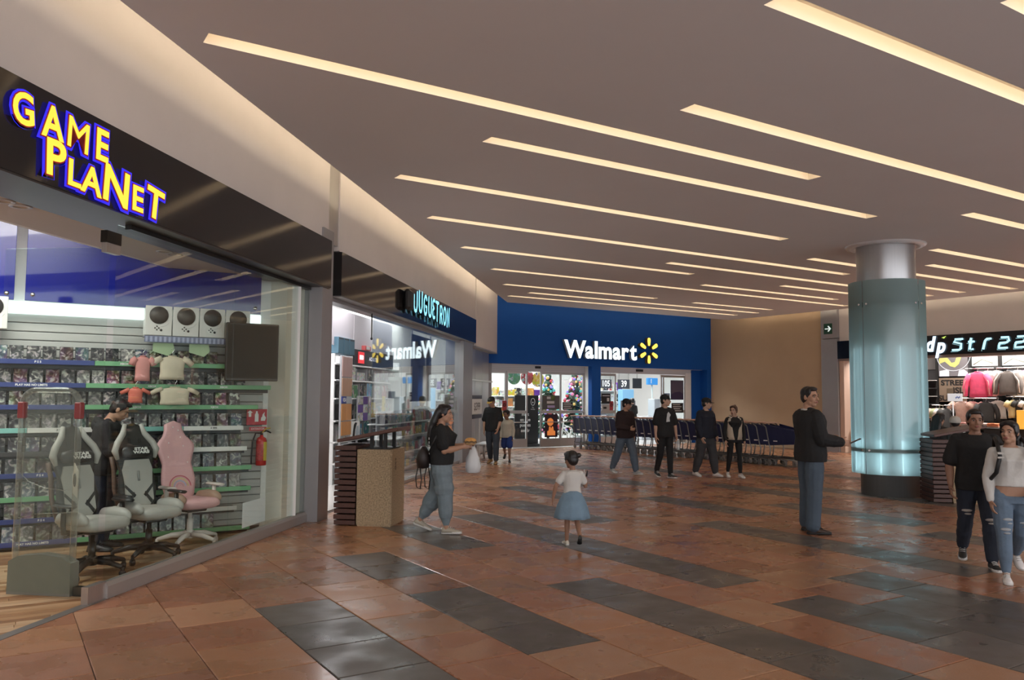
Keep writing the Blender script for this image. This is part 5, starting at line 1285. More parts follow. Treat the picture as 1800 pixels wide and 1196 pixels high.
m = MB(); m.prism([(.02, .52), (.12, .62), (.26, .58), (.40, .40), (.50, .42), (.58, .62), (.72, .62), (.62, .36), (.50, .26), (.36, .30), (.20, .44), (.04, .38)], -.006, 0, 'y'); m.build('yellow_wave', emis('print_yellow', (.75, .72, .22), .55), t)
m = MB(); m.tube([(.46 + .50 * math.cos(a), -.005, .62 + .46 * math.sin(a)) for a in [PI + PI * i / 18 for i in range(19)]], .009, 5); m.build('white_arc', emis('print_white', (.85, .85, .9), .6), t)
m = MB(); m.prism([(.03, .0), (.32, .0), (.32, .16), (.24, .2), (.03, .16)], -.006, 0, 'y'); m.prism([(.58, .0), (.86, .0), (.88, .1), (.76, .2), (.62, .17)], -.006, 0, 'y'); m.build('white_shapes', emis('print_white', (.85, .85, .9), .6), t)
t = wallpanel(13.10, 13.92, 1.62, 2.33, 24.0, mat('mural_tan', (.24, .18, .13), .6), 'mural_panel', 'tan panel with broken black block letters under the grey poster', 'panel')
for wd, z, x, s in (('STREE', .56, .40, .22), ('ISL', .33, .58, .24), ('SU', .10, .12, .22)): text('lettering', wd, s, M_blackmat, t, (x, -.004, z), offset=.008, sx=1.15)
m = MB(); m.box(.24, .44, -.01, -.004, .0, .40); m.build('brown_plate', mat('mural_plate', (.12, .09, .06), .6), t)
for u0, u1, lab in ((12.2, 12.95, 'white lit upper picture panel above the pink jackets'), (11.42, 12.1, 'white lit upper picture panel above the grey jackets'), (10.6, 11.3, 'white lit upper picture panel at the frame edge of the sports shop')):
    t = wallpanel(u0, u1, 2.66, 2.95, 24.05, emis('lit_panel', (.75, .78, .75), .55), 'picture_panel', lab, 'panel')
    m = MB(); m.tube([(.05, -.004, .05), (.3, -.004, .2), (.6, -.004, .08)], .012, 5); m.build('drawn_line', mat('line_grey', (.25, .28, .2), .6), t)
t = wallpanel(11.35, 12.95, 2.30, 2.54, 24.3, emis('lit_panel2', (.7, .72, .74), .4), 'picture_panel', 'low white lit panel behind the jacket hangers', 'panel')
t = wallpanel(14.05, 14.7, 2.60, 3.0, 24.2, mat('panel_mid', (.12, .11, .11), .5), 'picture_panel', 'dark picture panel above the shoe shelves beside the glass pillar', 'panel')
# garments
gm = lambda n, c: mat(n, c, .7, var=.12, vscale=9, bump=.25, bscale=25)
PK, PK2, GR, CR, MG, TN, BK, OW = gm('jacket_pink', (.82, .09, .20)), gm('jacket_rose', (.80, .42, .40)), gm('jacket_grey', (.13, .11, .10)), gm('jacket_cream', (.70, .60, .55)), gm('jacket_magenta', (.70, .12, .32)), gm('shirt_tan', (.58, .38, .31)), gm('shirt_black', (.03, .03, .03)), gm('shirt_white', (.75, .70, .66))
YL = gm('shirt_straw', (.70, .58, .30)); GN = gm('shirt_olive', (.35, .40, .22)); OR = gm('shirt_orange', (.75, .25, .12))
def hang(u_, v_, z, W, H, col, label, long=True, turn=0.0, grp=None, name='jacket', slv=.05, stripe=None, dep=.12):
    return tee(0, z, W, H, slv, col, label, long=long, name=name, cat='jacket' if long else 't-shirt', depth=dep, loc=Rp(u_, v_, z), rz=RT + turn, group=grp, stripe=stripe)
hang(12.55, 23.60, 2.48, .62, .72, PK, 'bright pink sports jacket at the front of its rail', stripe=PK2)
hang(12.36, 23.78, 2.50, .58, .72, PK2, 'rose jacket hanging right behind the bright pink one'); hang(12.22, 23.98, 2.51, .56, .70, CR, 'cream jacket third on the pink jacket rail')
hang(11.74, 23.60, 2.48, .60, .66, GR, 'charcoal grey jacket with cream shoulders at the front of its rail', stripe=CR); hang(11.56, 23.78, 2.50, .56, .70, CR, 'cream jacket right behind the charcoal one'); hang(11.40, 23.95, 2.52, .52, .66, MG, 'magenta jacket last on the charcoal jacket rail')
hang(13.02, 23.55, 1.63, .58, .70, TN, 'tan t-shirt hung below the pink jacket', False, name='t_shirt'); hang(12.78, 23.75, 1.63, .5, .66, PK2, 'rose t-shirt behind the tan one', False, name='t_shirt')
hang(12.35, 23.60, 1.62, .52, .60, BK, 'black and white patterned sweatshirt under the pink jackets', True, .5); hang(12.12, 23.8, 1.66, .5, .5, OW, 'white sweatshirt behind the black patterned one', True, .5)
for i, (du, c, lab) in enumerate([(0, YL, 'straw yellow top first of the small rail on the right'), (.16, BK, 'black top second of the small rail on the right'), (.32, OW, 'white top third of the small rail on the right'), (.46, YL, 'straw top last of the small rail on the right')]):
    hang(11.60 - du, 23.55 + du * .3, 1.68, .30, .48, c, lab, False, .9, name='tank_top')
for i, (c, lab) in enumerate([(TN, 'tan shirt seen edge on, first on the low side rail'), (GN, 'olive shirt seen edge on, second on the low side rail'), (OW, 'white shirt seen edge on, third on the low side rail'), (BK, 'black shirt seen edge on, last on the low side rail')]):
    hang(13.62 - i * .10, 23.3, 1.42, .46, .72, c, lab, False, 1.25, name='t_shirt')
for u0, u1, z, v_, lab in ((12.1, 12.9, 2.58, 23.6, 'chrome jacket rail over the pink jackets'), (11.3, 12.0, 2.58, 23.6, 'chrome jacket rail over the charcoal jackets'), (13.2, 13.75, 1.52, 23.3, 'low white side rail holding shirts edge on'), (12.0, 13.2, 1.73, 23.5, 'lower rail under the pink jackets'), (11.05, 11.75, 1.78, 23.5, 'small rail of tops on the right')):
    t = thing('clothes_rail', lab, 'clothes rail', Rp(u1, v_, z), RT); m = MB(); m.tube([(0, 0, 0), (u1 - u0, 0, 0)], .015, 8); m.build('bar', mat('chrome', (.75, .75, .76), .15, 1.0), t); m = MB(); m.tube([(0.02, 0, 0), (0.02, 1.0, 0)], .012, 6); m.tube([(u1 - u0 - .02, 0, 0), (u1 - u0 - .02, 1.0, 0)], .012, 6); m.build('bracket', M_blackmat, t)
# shoes
def shoe_bm(L=.27):
    sole = MB(); up = MB(); lace = MB()
    def prof(x): return .045 if x > .2 else .038
    out = [(-.0, .022), (.03, .032), (.10, .030), (.17, .040), (.22, .042), (.255, .030), (.27, .0)]
    poly = [(x, y) for x, y in out] + [(x, -y) for x, y in out[::-1][1:]]
    sole.prism(poly, 0, .028, smooth=True)
    rings = []
    for x, w_, h in ((.004, .018, .062), (.015, .030, .088), (.05, .034, .092), (.09, .033, .085), (.13, .035, .072), (.18, .039, .056), (.225, .037, .046), (.255, .024, .038), (.266, .010, .031)):
        rings.append([(x, w_ * math.cos(a), .022 + max(0, h - .022) * max(0, math.sin(a)) ** .8) for a in [PI * i / 8 for i in range(9)]])
    up.loft(rings)
    for i in range(4): lace.tube([(.10 + i * .022, -.024, .080 - i * .009), (.10 + i * .022, 0, .090 - i * .011), (.10 + i * .022, .024, .080 - i * .009)], .004, 5)
    return sole, up, lace
SC = {'white': mat('shoe_white', (.78, .74, .72), .5), 'black': mat('shoe_black', (.03, .03, .03), .5), 'red': mat('shoe_red', (.55, .05, .08), .5), 'pink': mat('shoe_pink', (.72, .35, .38), .5), 'grey': mat('shoe_grey', (.35, .35, .36), .5), 'cream': mat('shoe_cream', (.62, .55, .45), .5)}
_s, _u2, _l = shoe_bm()
me_sole, me_lace = _s.mesh('sole', SC['white']), _l.mesh('laces', SC['white']); me_up = {k: _u2.mesh('upper', v_) for k, v_ in SC.items()}
def shoe(loc, rz, c, label, grp='shoes on the sports shop walls', s=1.15, tilt=0.0):
    t = thing('sport_shoe', label, 'shoe', loc, rz, grp); t.scale = (s, s, s); t.rotation_euler = (0, tilt, rz)
    link('sole', me_sole, t); link('upper', me_up[c], t); link('laces', me_lace, t)
rng = random.Random(4)
def shoe_wall(u0, u1, v_, z0, dz, rows_, per, lab, strip=False):
    t = thing('shoe_rack', f'dark shoe rack {lab}', 'rack', Rp(u1, v_, 0), RT)
    m = MB(); m.box(0, u1 - u0, .22, .26, 0, z0 + dz * rows_ + .1); m.build('back_panel', mat('rack_dark', (.02, .02, .022), .5), t)
    for r in range(rows_):
        m = MB(); m.bbox(0, u1 - u0, -.04, .22, z0 + r * dz - .02, z0 + r * dz, .004); m.build('shelf_board', M_shelf if r % 2 else mat('shelf_white2', (.6, .58, .56), .5), t)
        if strip and r % 2 == 1: m = MB(); m.box(.0, min(.3, u1 - u0), -.05, -.04, z0 + r * dz - .05, z0 + r * dz + .01); m.build('yellow_label', emis('label_amber', (.85, .50, .08), .5), t)
        for j in range(per):
            c = rng.choice(list(SC)); f = (j + .5) / per
            shoe(Rp(u1 - (u1 - u0) * f + .12, v_ + .02, z0 + r * dz + .002), RT + rng.choice([0, .25, -.2]) + (PI if rng.random() < .3 else 0), c, f'{c} sport shoe, {ordinal(j)} on shelf {ordinal(rows_ - 1 - r)} of the rack {lab}')
shoe_wall(13.98, 14.75, 24.0, .35, .24, 9, 2, 'by the glass pillar', True)
shoe_wall(10.2, 11.1, 23.75, .35, .30, 7, 2, 'at the frame edge')
shoe_wall(15.55, 16.1, 23.1, .85, .28, 6, 2, 'by the wooden jamb')
# boxes, pedestal and table with folded clothes
t = thing('pedestal', 'tan round pedestal at the left edge of the sports shop', 'pedestal', Rp(15.9, 22.95, 0), RT); m = MB(); m.lathe([(0, 0), (.15, 0), (.15, .72), (.14, .74), (0, .74)], 20); m.build('body', mat('pedestal_tan', (.55, .42, .30), .5), t)
t = thing('display_table', 'black display table with folded clothes in the sports shop', 'table', Rp(12.9, 22.95, 0), RT)
m = MB(); m.bbox(0, 1.7, 0, .5, .86, .92, .01); m.build('tabletop', M_blackmat, t)
for x in (.05, 1.65):
    for y in (.05, .45): m = MB(); m.box(x - .03, x + .03, y - .03, y + .03, 0, .86); m.build('leg', M_blackmat, t)
for i in range(4):
    for k in range(3):
        c = [OR, OW, PK2, BK, GR, CR, TN, OR][(i * 3 + k) % 8]
        t = thing('folded_shirt', f'folded shirt, {ordinal(k)} from below in the {ordinal(i)} stack on the display table', 'shirt', Rp(12.7 - i * .40, 23.18, .92 + k * .042), RT, 'folded shirts on the display table')
        m = MB(); m.bbox(-.16, .16, -.14, .14, .001, .041, .015); m.build('cloth', c, t); m = MB(); m.bbox(-.05, .05, -.15, -.06, .034, .043, .004); m.build('collar', c, t)
t = thing('orange_frame', 'orange framed display cube at the edge of the sports shop', 'display', Rp(11.2, 22.9, .92), RT)
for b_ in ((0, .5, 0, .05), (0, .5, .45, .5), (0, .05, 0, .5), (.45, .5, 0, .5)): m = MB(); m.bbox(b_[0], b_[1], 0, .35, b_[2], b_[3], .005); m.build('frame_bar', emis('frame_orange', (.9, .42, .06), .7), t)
m = MB(); m.box(0.1, .4, .05, .3, -.92, 0); m.build('plinth', M_blackmat, t)
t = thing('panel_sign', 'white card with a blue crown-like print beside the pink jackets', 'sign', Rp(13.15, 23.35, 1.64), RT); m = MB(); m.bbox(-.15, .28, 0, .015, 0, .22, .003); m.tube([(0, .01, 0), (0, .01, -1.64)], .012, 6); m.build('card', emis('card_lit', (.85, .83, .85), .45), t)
m = MB(); [m.ell((.10 + i * .035, -.004, .10 + .02 * (i % 2)), (.016, .003, .03), nu=8, nv=6) for i in range(4)]; m.build('blue_print', mat('print_blue', (.05, .12, .45), .5), t)
# ================================================================== GLASS PILLAR
t = thing('glass_pillar', 'round steel pillar wrapped in glowing frosted teal glass panels', 'pillar', T(13.47, 8.74, 0), GRID)
m = MB(); m.lathe([(0, 0), (.49, 0), (.49, CEIL + .02)], 48); m.build('steel_core', mat('pillar_steel', (.46, .46, .47), .30, .75, var=.05, vscale=2, stretch=(12, 12, .3)), t)
M_teal = bpy.data.materials.new('frosted_teal_glass'); M_teal.use_nodes = True
nt = M_teal.node_tree; nt.nodes.clear(); out = nd(nt, 'ShaderNodeOutputMaterial')
trn = nd(nt, 'ShaderNodeBsdfTranslucent'); trn.inputs[0].default_value = (.58, .78, .80, 1); df = nd(nt, 'ShaderNodeBsdfDiffuse'); df.inputs[0].default_value = (.33, .46, .47, 1); tp = nd(nt, 'ShaderNodeBsdfTransparent'); tp.inputs[0].default_value = (.72, .90, .90, 1)
gl = nd(nt, 'ShaderNodeBsdfGlossy'); gl.inputs['Roughness'].default_value = .12
fr = nd(nt, 'ShaderNodeFresnel', IOR=1.35)
a = nd(nt, 'ShaderNodeMixShader'); a.inputs[0].default_value = .38; nt.links.new(trn.outputs[0], a.inputs[1]); nt.links.new(df.outputs[0], a.inputs[2])
b = nd(nt, 'ShaderNodeMixShader'); b.inputs[0].default_value = .05; nt.links.new(a.outputs[0], b.inputs[1]); nt.links.new(tp.outputs[0], b.inputs[2])
c = nd(nt, 'ShaderNodeMixShader'); nt.links.new(b.outputs[0], c.inputs[2 - 1]); c.inputs[0].default_value = .06; nt.links.new(gl.outputs[0], c.inputs[2]); nt.links.new(c.outputs[0], out.inputs[0])
for k in range(4):
    a0 = math.radians(-152 + k * 90) - GRID
    m = MB(); m.lathe([(.635, .38), (.635, 3.77)], 16, a0=a0 + .012, a1=a0 + PI / 2 - .012); o = m.build('glass_panel', M_teal, t)
    m = MB()
    for aa in (a0 + .12, a0 + PI / 2 - .12):
        for z in (.79, 3.35): m.tube([(.62 * math.cos(aa), .62 * math.sin(aa), z), (.645 * math.cos(aa), .645 * math.sin(aa), z)], .018, 8)
    m.build('clamp', mat('chrome', (.75, .75, .76), .15, 1.0), o)
for z in (.79, 3.35):
    m = MB(); m.lathe([(.50, z - .035), (.630, z - .035), (.630, z + .035), (.50, z + .035)], 40); m.build('support_ring', mat('ring_teal', (.10, .16, .165), .4, .5), t)
M_tl = emis('pillar_lamp', (.74, .92, 1.0), 2.3); M_tl2 = emis('pillar_lamp_low', (.70, .92, 1.0), 7.0)
for k in range(10):
    a = 2 * PI * (k + .5) / 10
    m = MB(); m.tube([(.555 * math.cos(a), .555 * math.sin(a), 1.0), (.555 * math.cos(a), .555 * math.sin(a), 2.6)], .012, 6); m.build('lamp_tube', M_tl, t)
    m = MB(); m.tube([(.555 * math.cos(a), .555 * math.sin(a), .40), (.555 * math.cos(a), .555 * math.sin(a), .98)], .012, 6); m.build('lamp_tube', M_tl2, t)
m = MB(); m.lathe([(.49, CEIL - .012), (.56, CEIL - .05), (.66, CEIL - .03), (.68, CEIL - .001)], 48); m.build('ceiling_ring', mat('ring_white', (.8, .82, .84), .2, .3), t)
# ================================================================== PLANTER BINS
M_agg = mat('aggregate', (.36, .26, .16), .85, var=.45, vscale=55, bump=.5, bscale=70)
M_slatw = mat('slat_wood', (.075, .030, .022), .45, var=.3, vscale=6, stretch=(1, 10, 10))
t = thing('waste_bin', 'pebble concrete bin with dark timber slats and tilted plank lid, beside the eating woman', 'bin', Fp(3.95, 1.26, 0), FRONT)
m = MB(); m.prism([(0.02, 0), (.60, 0), (.62, .02), (.62, .46), (.0, .46), (.0, .02)], .02, .98); m.box(.01, .61, .01, .45, 0, .02); m.build('concrete_body', M_agg, t)
m = MB(); m.box(.05, .57, .05, .41, .97, .995); m.build('liner_opening', M_blackmat, t)
m = MB(); m.tube([(.0, -.001, 0)] * 2, .001, 4)
m = MB()
for i, (z, r) in enumerate(((.74, .020), (.80, .016), (.85, .012))): m.tube([(.17 + r * math.cos(a), -.002, z + r * 1.3 * math.sin(a)) for a in [2 * PI * q / 14 for q in range(14)]], .0035, 5, closed=True)
m.build('etched_mark', mat('etched', (.16, .11, .07), .8), t)
for i in range(14):
    x0 = -.02 if i % 2 else .0
    m = MB(); m.bbox(x0, .63, .475, .76, .012 + i * .0735, .070 + i * .0735, .004); m.build('slat', M_slatw, t)
m = MB(); m.box(.12, .60, .50, .74, .0, 1.03); m.build('slat_core', M_blackmat, t)
for x, y in ((.10, .30), (.50, .30), (.10, .12), (.50, .12)):
    m = MB(); m.bbox(x - .022, x + .022, y - .022, y + .022, .96, 1.13 + (.46 - y) * .30, .004); m.build('post', M_blackmat, t)
m = MB(); m.bbox(-.02, .64, -.44, .38, -.022, .022, .006, 0, Matrix.Translation((0, .36, 1.16)) @ Matrix.Rotation(-.20, 4, 'X')); m.build('lid_plank', mat('lid_wood', (.10, .038, .026), .4, var=.25, vscale=5, stretch=(1, 12, 12)), t)
o = dup(t, loc=Fp(8.02, 9.95, 0), label='pebble concrete bin with dark timber slats, between glass pillar and couple')
# ================================================================== PEOPLE
FUSE = []
def fuse(mb, name, m, parent, voxel, smooth=3):
    me = mb.mesh(name, m); tmp = bpy.data.objects.new(name + '_raw', me); COL.objects.link(tmp)
    r = tmp.modifiers.new('r', 'REMESH'); r.mode = 'VOXEL'; r.voxel_size = voxel; r.use_smooth_shade = True
    if smooth: s = tmp.modifiers.new('s', 'SMOOTH'); s.factor = .5; s.iterations = smooth
    o = bpy.data.objects.new(name, bpy.data.meshes.new(name)); COL.objects.link(o); o.parent = parent
    FUSE.append((tmp, o, m)); return o
def fuse_all():
    dg = bpy.context.evaluated_depsgraph_get()
    for tmp, o, m in FUSE:
        me = bpy.data.meshes.new_from_object(tmp.evaluated_get(dg)); me.materials.clear(); me.materials.append(m)
        me.polygons.foreach_set('use_smooth', [True] * len(me.polygons))
        old = o.data; o.data = me; bpy.data.meshes.remove(old); me.name = o.name
    for tmp, o, m in FUSE:
        d = tmp.data; bpy.data.objects.remove(tmp); bpy.data.meshes.remove(d)
    FUSE.clear()
def skin(n, c): return mat(n, c, .5, var=.05, vscale=6, spec=.4)
SK_A, SK_B, SK_C = skin('skin_tan', (.42, .235, .155)), skin('skin_brown', (.30, .16, .105)), skin('skin_light', (.52, .32, .23))
M_hair = mat('hair_black', (.012, .010, .010), .38, bump=.5, bscale=60, stretch=(1, 1, .2)); M_hairb = mat('hair_brown', (.07, .030, .018), .4, bump=.5, bscale=60, stretch=(1, 1, .2))
M_eye = mat('eye_white', (.36, .33, .30), .5); M_iris = mat('eye_dark', (.02, .012, .01), .2); M_lip = mat('lip', (.30, .10, .085), .45)
fab = lambda n, c, v=.14: mat(n, c, .85, var=v, vscale=7, bump=.45, bscale=14, bdist=.02)
C_black, C_navy, C_jean, C_djean, C_gjean = fab('cotton_black', (.011, .011, .012)), fab('cotton_navy', (.012, .014, .026)), fab('denim_blue', (.085, .115, .155)), fab('denim_dark', (.020, .026, .042)), fab('denim_pale', (.17, .215, .245))
C_white, C_creamk, C_maroon, C_greyt, C_blueshort, C_vest = fab('cotton_white', (.58, .56, .53), .05), fab('knit_cream', (.52, .47, .38), .06), fab('cotton_maroon', (.020, .009, .010)), fab('cotton_grey', (.045, .045, .05)), fab('short_blue', (.02, .05, .22)), fab('vest_cream', (.50, .42, .33), .08)
C_sole = mat('sole_white', (.62, .60, .57), .5); C_sole_d = mat('sole_dark', (.02, .02, .02), .6)
def seg(mb, pts, rad, n=10, sub=1, jit=0.0, rg=None):
    P, R_ = [Vector(p) for p in pts], list(rad)
    if sub > 1:
        Q, S = [], []
        for i in range(len(P) - 1):
            for k in range(sub):
                f = k / sub; Q.append(P[i].lerp(P[i + 1], f)); S.append((R_[i] * (1 - f) + R_[i + 1] * f) * (1 + (rg.uniform(-jit, jit) if rg else 0)))
        Q.append(P[-1]); S.append(R_[-1]); P, R_ = Q, S
    mb.tube(P, R_, n)
    for p, r in zip(P, R_): mb.ell(p, (r, r, r), nu=n, nv=6)
def roty(a): return Matrix.Rotation(a, 3, 'Y')
def D(x): return math.radians(x)
class Fig: pass
def skeleton(P):
    s = P['H'] / 1.72; F = Fig(); F.s = s; hs = P.get('head', 1.0)
    F.hip = Vector((0, 0, 0))
    hw = .088 * s * P.get('hipw', 1)
    F.leg = {}
    for side, k in ((1, 'L'), (-1, 'R')):
        th, kn, ab, fp = P['leg' + k]
        h = Vector((0, side * hw, -.02 * s))
        d1 = Vector((math.sin(D(th)), side * math.sin(D(ab)), -math.cos(D(th)))).normalized()
        d2 = Vector((math.sin(D(th - kn)), side * math.sin(D(ab)) * .5, -math.cos(D(th - kn)))).normalized()
        kn_ = h + d1 * .415 * s; an = kn_ + d2 * .405 * s
        F.leg[k] = (h, kn_, an, D(fp), side)
    lean, tw = D(P.get('lean', 0)), D(P.get('twist', 0))
    F.TM = Matrix.Rotation(tw, 3, 'Z') @ roty(lean)
    F.tor = lambda p: F.TM @ Vector(p)
    sw = P.get('shoulder', 1.0)
    F.arm = {}
    for side, k in ((1, 'L'), (-1, 'R')):
        p, ab, el, inn = P['arm' + k]
        sh = F.tor((0, side * .162 * s * sw, .432 * s))
        d1 = F.tor(Vector((math.sin(D(p)) * math.cos(D(ab)), side * math.sin(D(ab)), -math.cos(D(p)) * math.cos(D(ab)))))
        d2 = F.tor(Vector((math.sin(D(p + el)) * math.cos(D(inn)), -side * math.sin(D(inn)), -math.cos(D(p + el)) * math.cos(D(inn))))).normalized()
        e = sh + d1 * .275 * s; w_ = e + d2 * .245 * s
        F.arm[k] = (sh, e, w_, d2, side)
    F.neck = F.tor((-.005 * s, 0, .50 * s))
    F.HM = F.TM @ Matrix.Rotation(D(P.get('yaw', 0)), 3, 'Z') @ roty(D(P.get('nod', 0)))
    F.hs = s * hs
    F.head = F.tor((.012 * s, 0, .51 * s)) + F.HM @ Vector((.012, 0, .135)) * F.hs
    return F
def head_prims(mb, F, female=False):
    k = F.hs; H = lambda x, y, z: F.head + F.HM @ (Vector((x, y, z)) * k)
    def e(c, r): mb.ell(H(*c), tuple(q * k for q in r), nu=14, nv=10, R=F.HM)
    e((-.012, 0, .03), (.094, .075, .086)); e((.024, 0, -.028), (.066, .060, .084)); e((.050, 0, -.088), (.032, .033, .025))
    for s in (-1, 1): e((.012, s * .042, -.062), (.042, .018, .034)); e((.054, s * .036, -.026), (.030, .024, .028)); e((-.006, s * .076, -.006), (.022, .011, .031))
    mb.tube([H(.084, 0, .018), H(.097, 0, -.004), H(.108, 0, -.026)], [.009 * k, .011 * k, .014 * k], 8); mb.ell(H(.108, 0, -.027), (.013 * k,) * 3, nu=8, nv=6); e((.094, 0, -.030), (.016, .018, .011))
    mb.tube([H(.070, -.048, .020), H(.086, -.02, .027), H(.088, 0, .024), H(.086, .02, .027), H(.070, .048, .020)], [.007 * k, .010 * k, .009 * k, .010 * k, .007 * k], 8)
    e((.083, 0, -.057), (.014, .024, .013))
    mb.tube([F.neck - (F.TM @ Vector((0, 0, .05))) * F.s, F.neck, H(-.018, 0, -.055)], [.068 * F.s, .056 * F.s, .054 * F.s], 12)
def face_parts(F, t, lash=False, brow=None):
    k = F.hs; H = lambda x, y, z: F.head + F.HM @ (Vector((x, y, z)) * k)
    for s in (-1, 1):
        m = MB(); m.ell(H(.0765, s * .031, .004), (.0105 * k, .0125 * k, .0065 * k), 0, nu=10, nv=8, R=F.HM); m.ell(H(.0845, s * .031, .004), (.005 * k, .0065 * k, .0065 * k), 1, nu=8, nv=6, R=F.HM); m.build('eye', [M_eye, M_iris], t)
        m = MB(); m.tube([H(.076, s * .052, .020), H(.089, s * .034, .029), H(.093, s * .015, .025)], [.0035 * k, .005 * k, .004 * k], 6); m.build('eyebrow', brow or M_hair, t)
    m = MB(); m.ell(H(.0945, 0, -.054), (.006 * k, .022 * k, .005 * k), nu=10, nv=6, R=F.HM); m.ell(H(.0935, 0, -.063), (.006 * k, .019 * k, .006 * k), nu=10, nv=6, R=F.HM); m.build('lips', M_lip, t)
def hand(mb, w, d, side, F, curl=.35, roll=0.0, fat=1.0):
    s = F.s; n0 = F.TM @ Vector((0, -side, 0))             # palm faces the thigh
    n = (n0 - d * n0.dot(d)).normalized(); n.rotate(Matrix.Rotation(roll * side, 3, d)); a = d.cross(n).normalized()  # a: across the palm
    if a.dot(F.TM @ Vector((1, 0, 0))) < 0 and abs(d.z) > .7: a = -a
    R_ = Matrix((d, a, n)).transposed()
    mb.ell(w + d * .048 * s, (.056 * s, .040 * s, .017 * s), nu=12, nv=8, R=R_); mb.tube([w - d * .02 * s, w + d * .03 * s], [.026 * s, .026 * s], 8)
    for off, L_, r in ((-.028, .054, .0085), (-.0095, .066, .009), (.0095, .071, .0092), (.028, .064, .0090)):
        p = w + d * .086 * s + a * off * s; dd = d.copy(); pts = [p - d * .02 * s, p]
        for q, f in enumerate((.45, .32, .23)):
            dd = (dd * math.cos(curl) + n * math.sin(curl)).normalized(); nn = (n - dd * n.dot(dd)); p = p + dd * L_ * f * 1.12 * s; pts.append(p)
            n_l = nn
        seg(mb, pts, [r * s * fat] * 2 + [r * s * fat, r * .95 * s * fat, r * .85 * s * fat], 7)
    p = w + d * .022 * s + a * .026 * s
    seg(mb, [p, p + (d * .5 + a * .75 + n * .25).normalized() * .038 * s, p + (d * .5 + a * .75 + n * .25).normalized() * .038 * s + (d * .85 + a * .25 + n * (.3 + .4 * curl)).normalized() * .034 * s], [.013 * s, .011 * s, .009 * s], 7)
def torso_rings(F, P, lo, hi, grow, nr=18, drape=0.0):
    s = F.s; f = P.get('fem', 0); b = P.get('belly', 0); g = P.get('bulk', 1.0)
    tab = [(-.10, .105, .155 + .012 * f, 0), (-.02, .112 + b * .3, .165 + .014 * f, 0), (.08, .105 + b, .150 - .006 * f + b * .4, .01 * b * 20 * .3), (.18, .100 + b * .9, .140 - .014 * f + b * .4, .008), (.28, .110 + b * .4, .150 - .008 * f, .008), (.36, .116 + .014 * f, .160 - .006 * f, .010 + .012 * f), (.43, .098, .168, .0), (.462, .080, .140, -.006), (.490, .064, .098, -.010), (.512, .056, .066, -.010)]
    rings = []
    for z, rx, ry, ox in tab:
        if z < lo - 1e-6 or z > hi + 1e-6: continue
        rr = []
        for i in range(nr):
            a = 2 * PI * i / nr
            c, sn = math.cos(a), math.sin(a)
            wob = 1 + drape * math.sin(3 * a + z * 17) * .5 + drape * math.sin(5 * a - z * 23) * .35
            x = (ox + (rx * g * s and rx * g + grow) * math.copysign(abs(c) ** .85, c) * wob) * s; y = (ry * g + grow) * math.copysign(abs(sn) ** .85, sn) * wob * s
            if f and .25 < z < .42 and c > 0: x += .028 * s * f * c * max(0, 1 - ((abs(y) / s - .065) / .07) ** 2)
            p = Vector((x, y, z * s)); rr.append(p if z < -.05 else F.tor(p))
        rings.append(rr)
    return rings
def lerp_pts(a, b, f): return a.lerp(b, f)
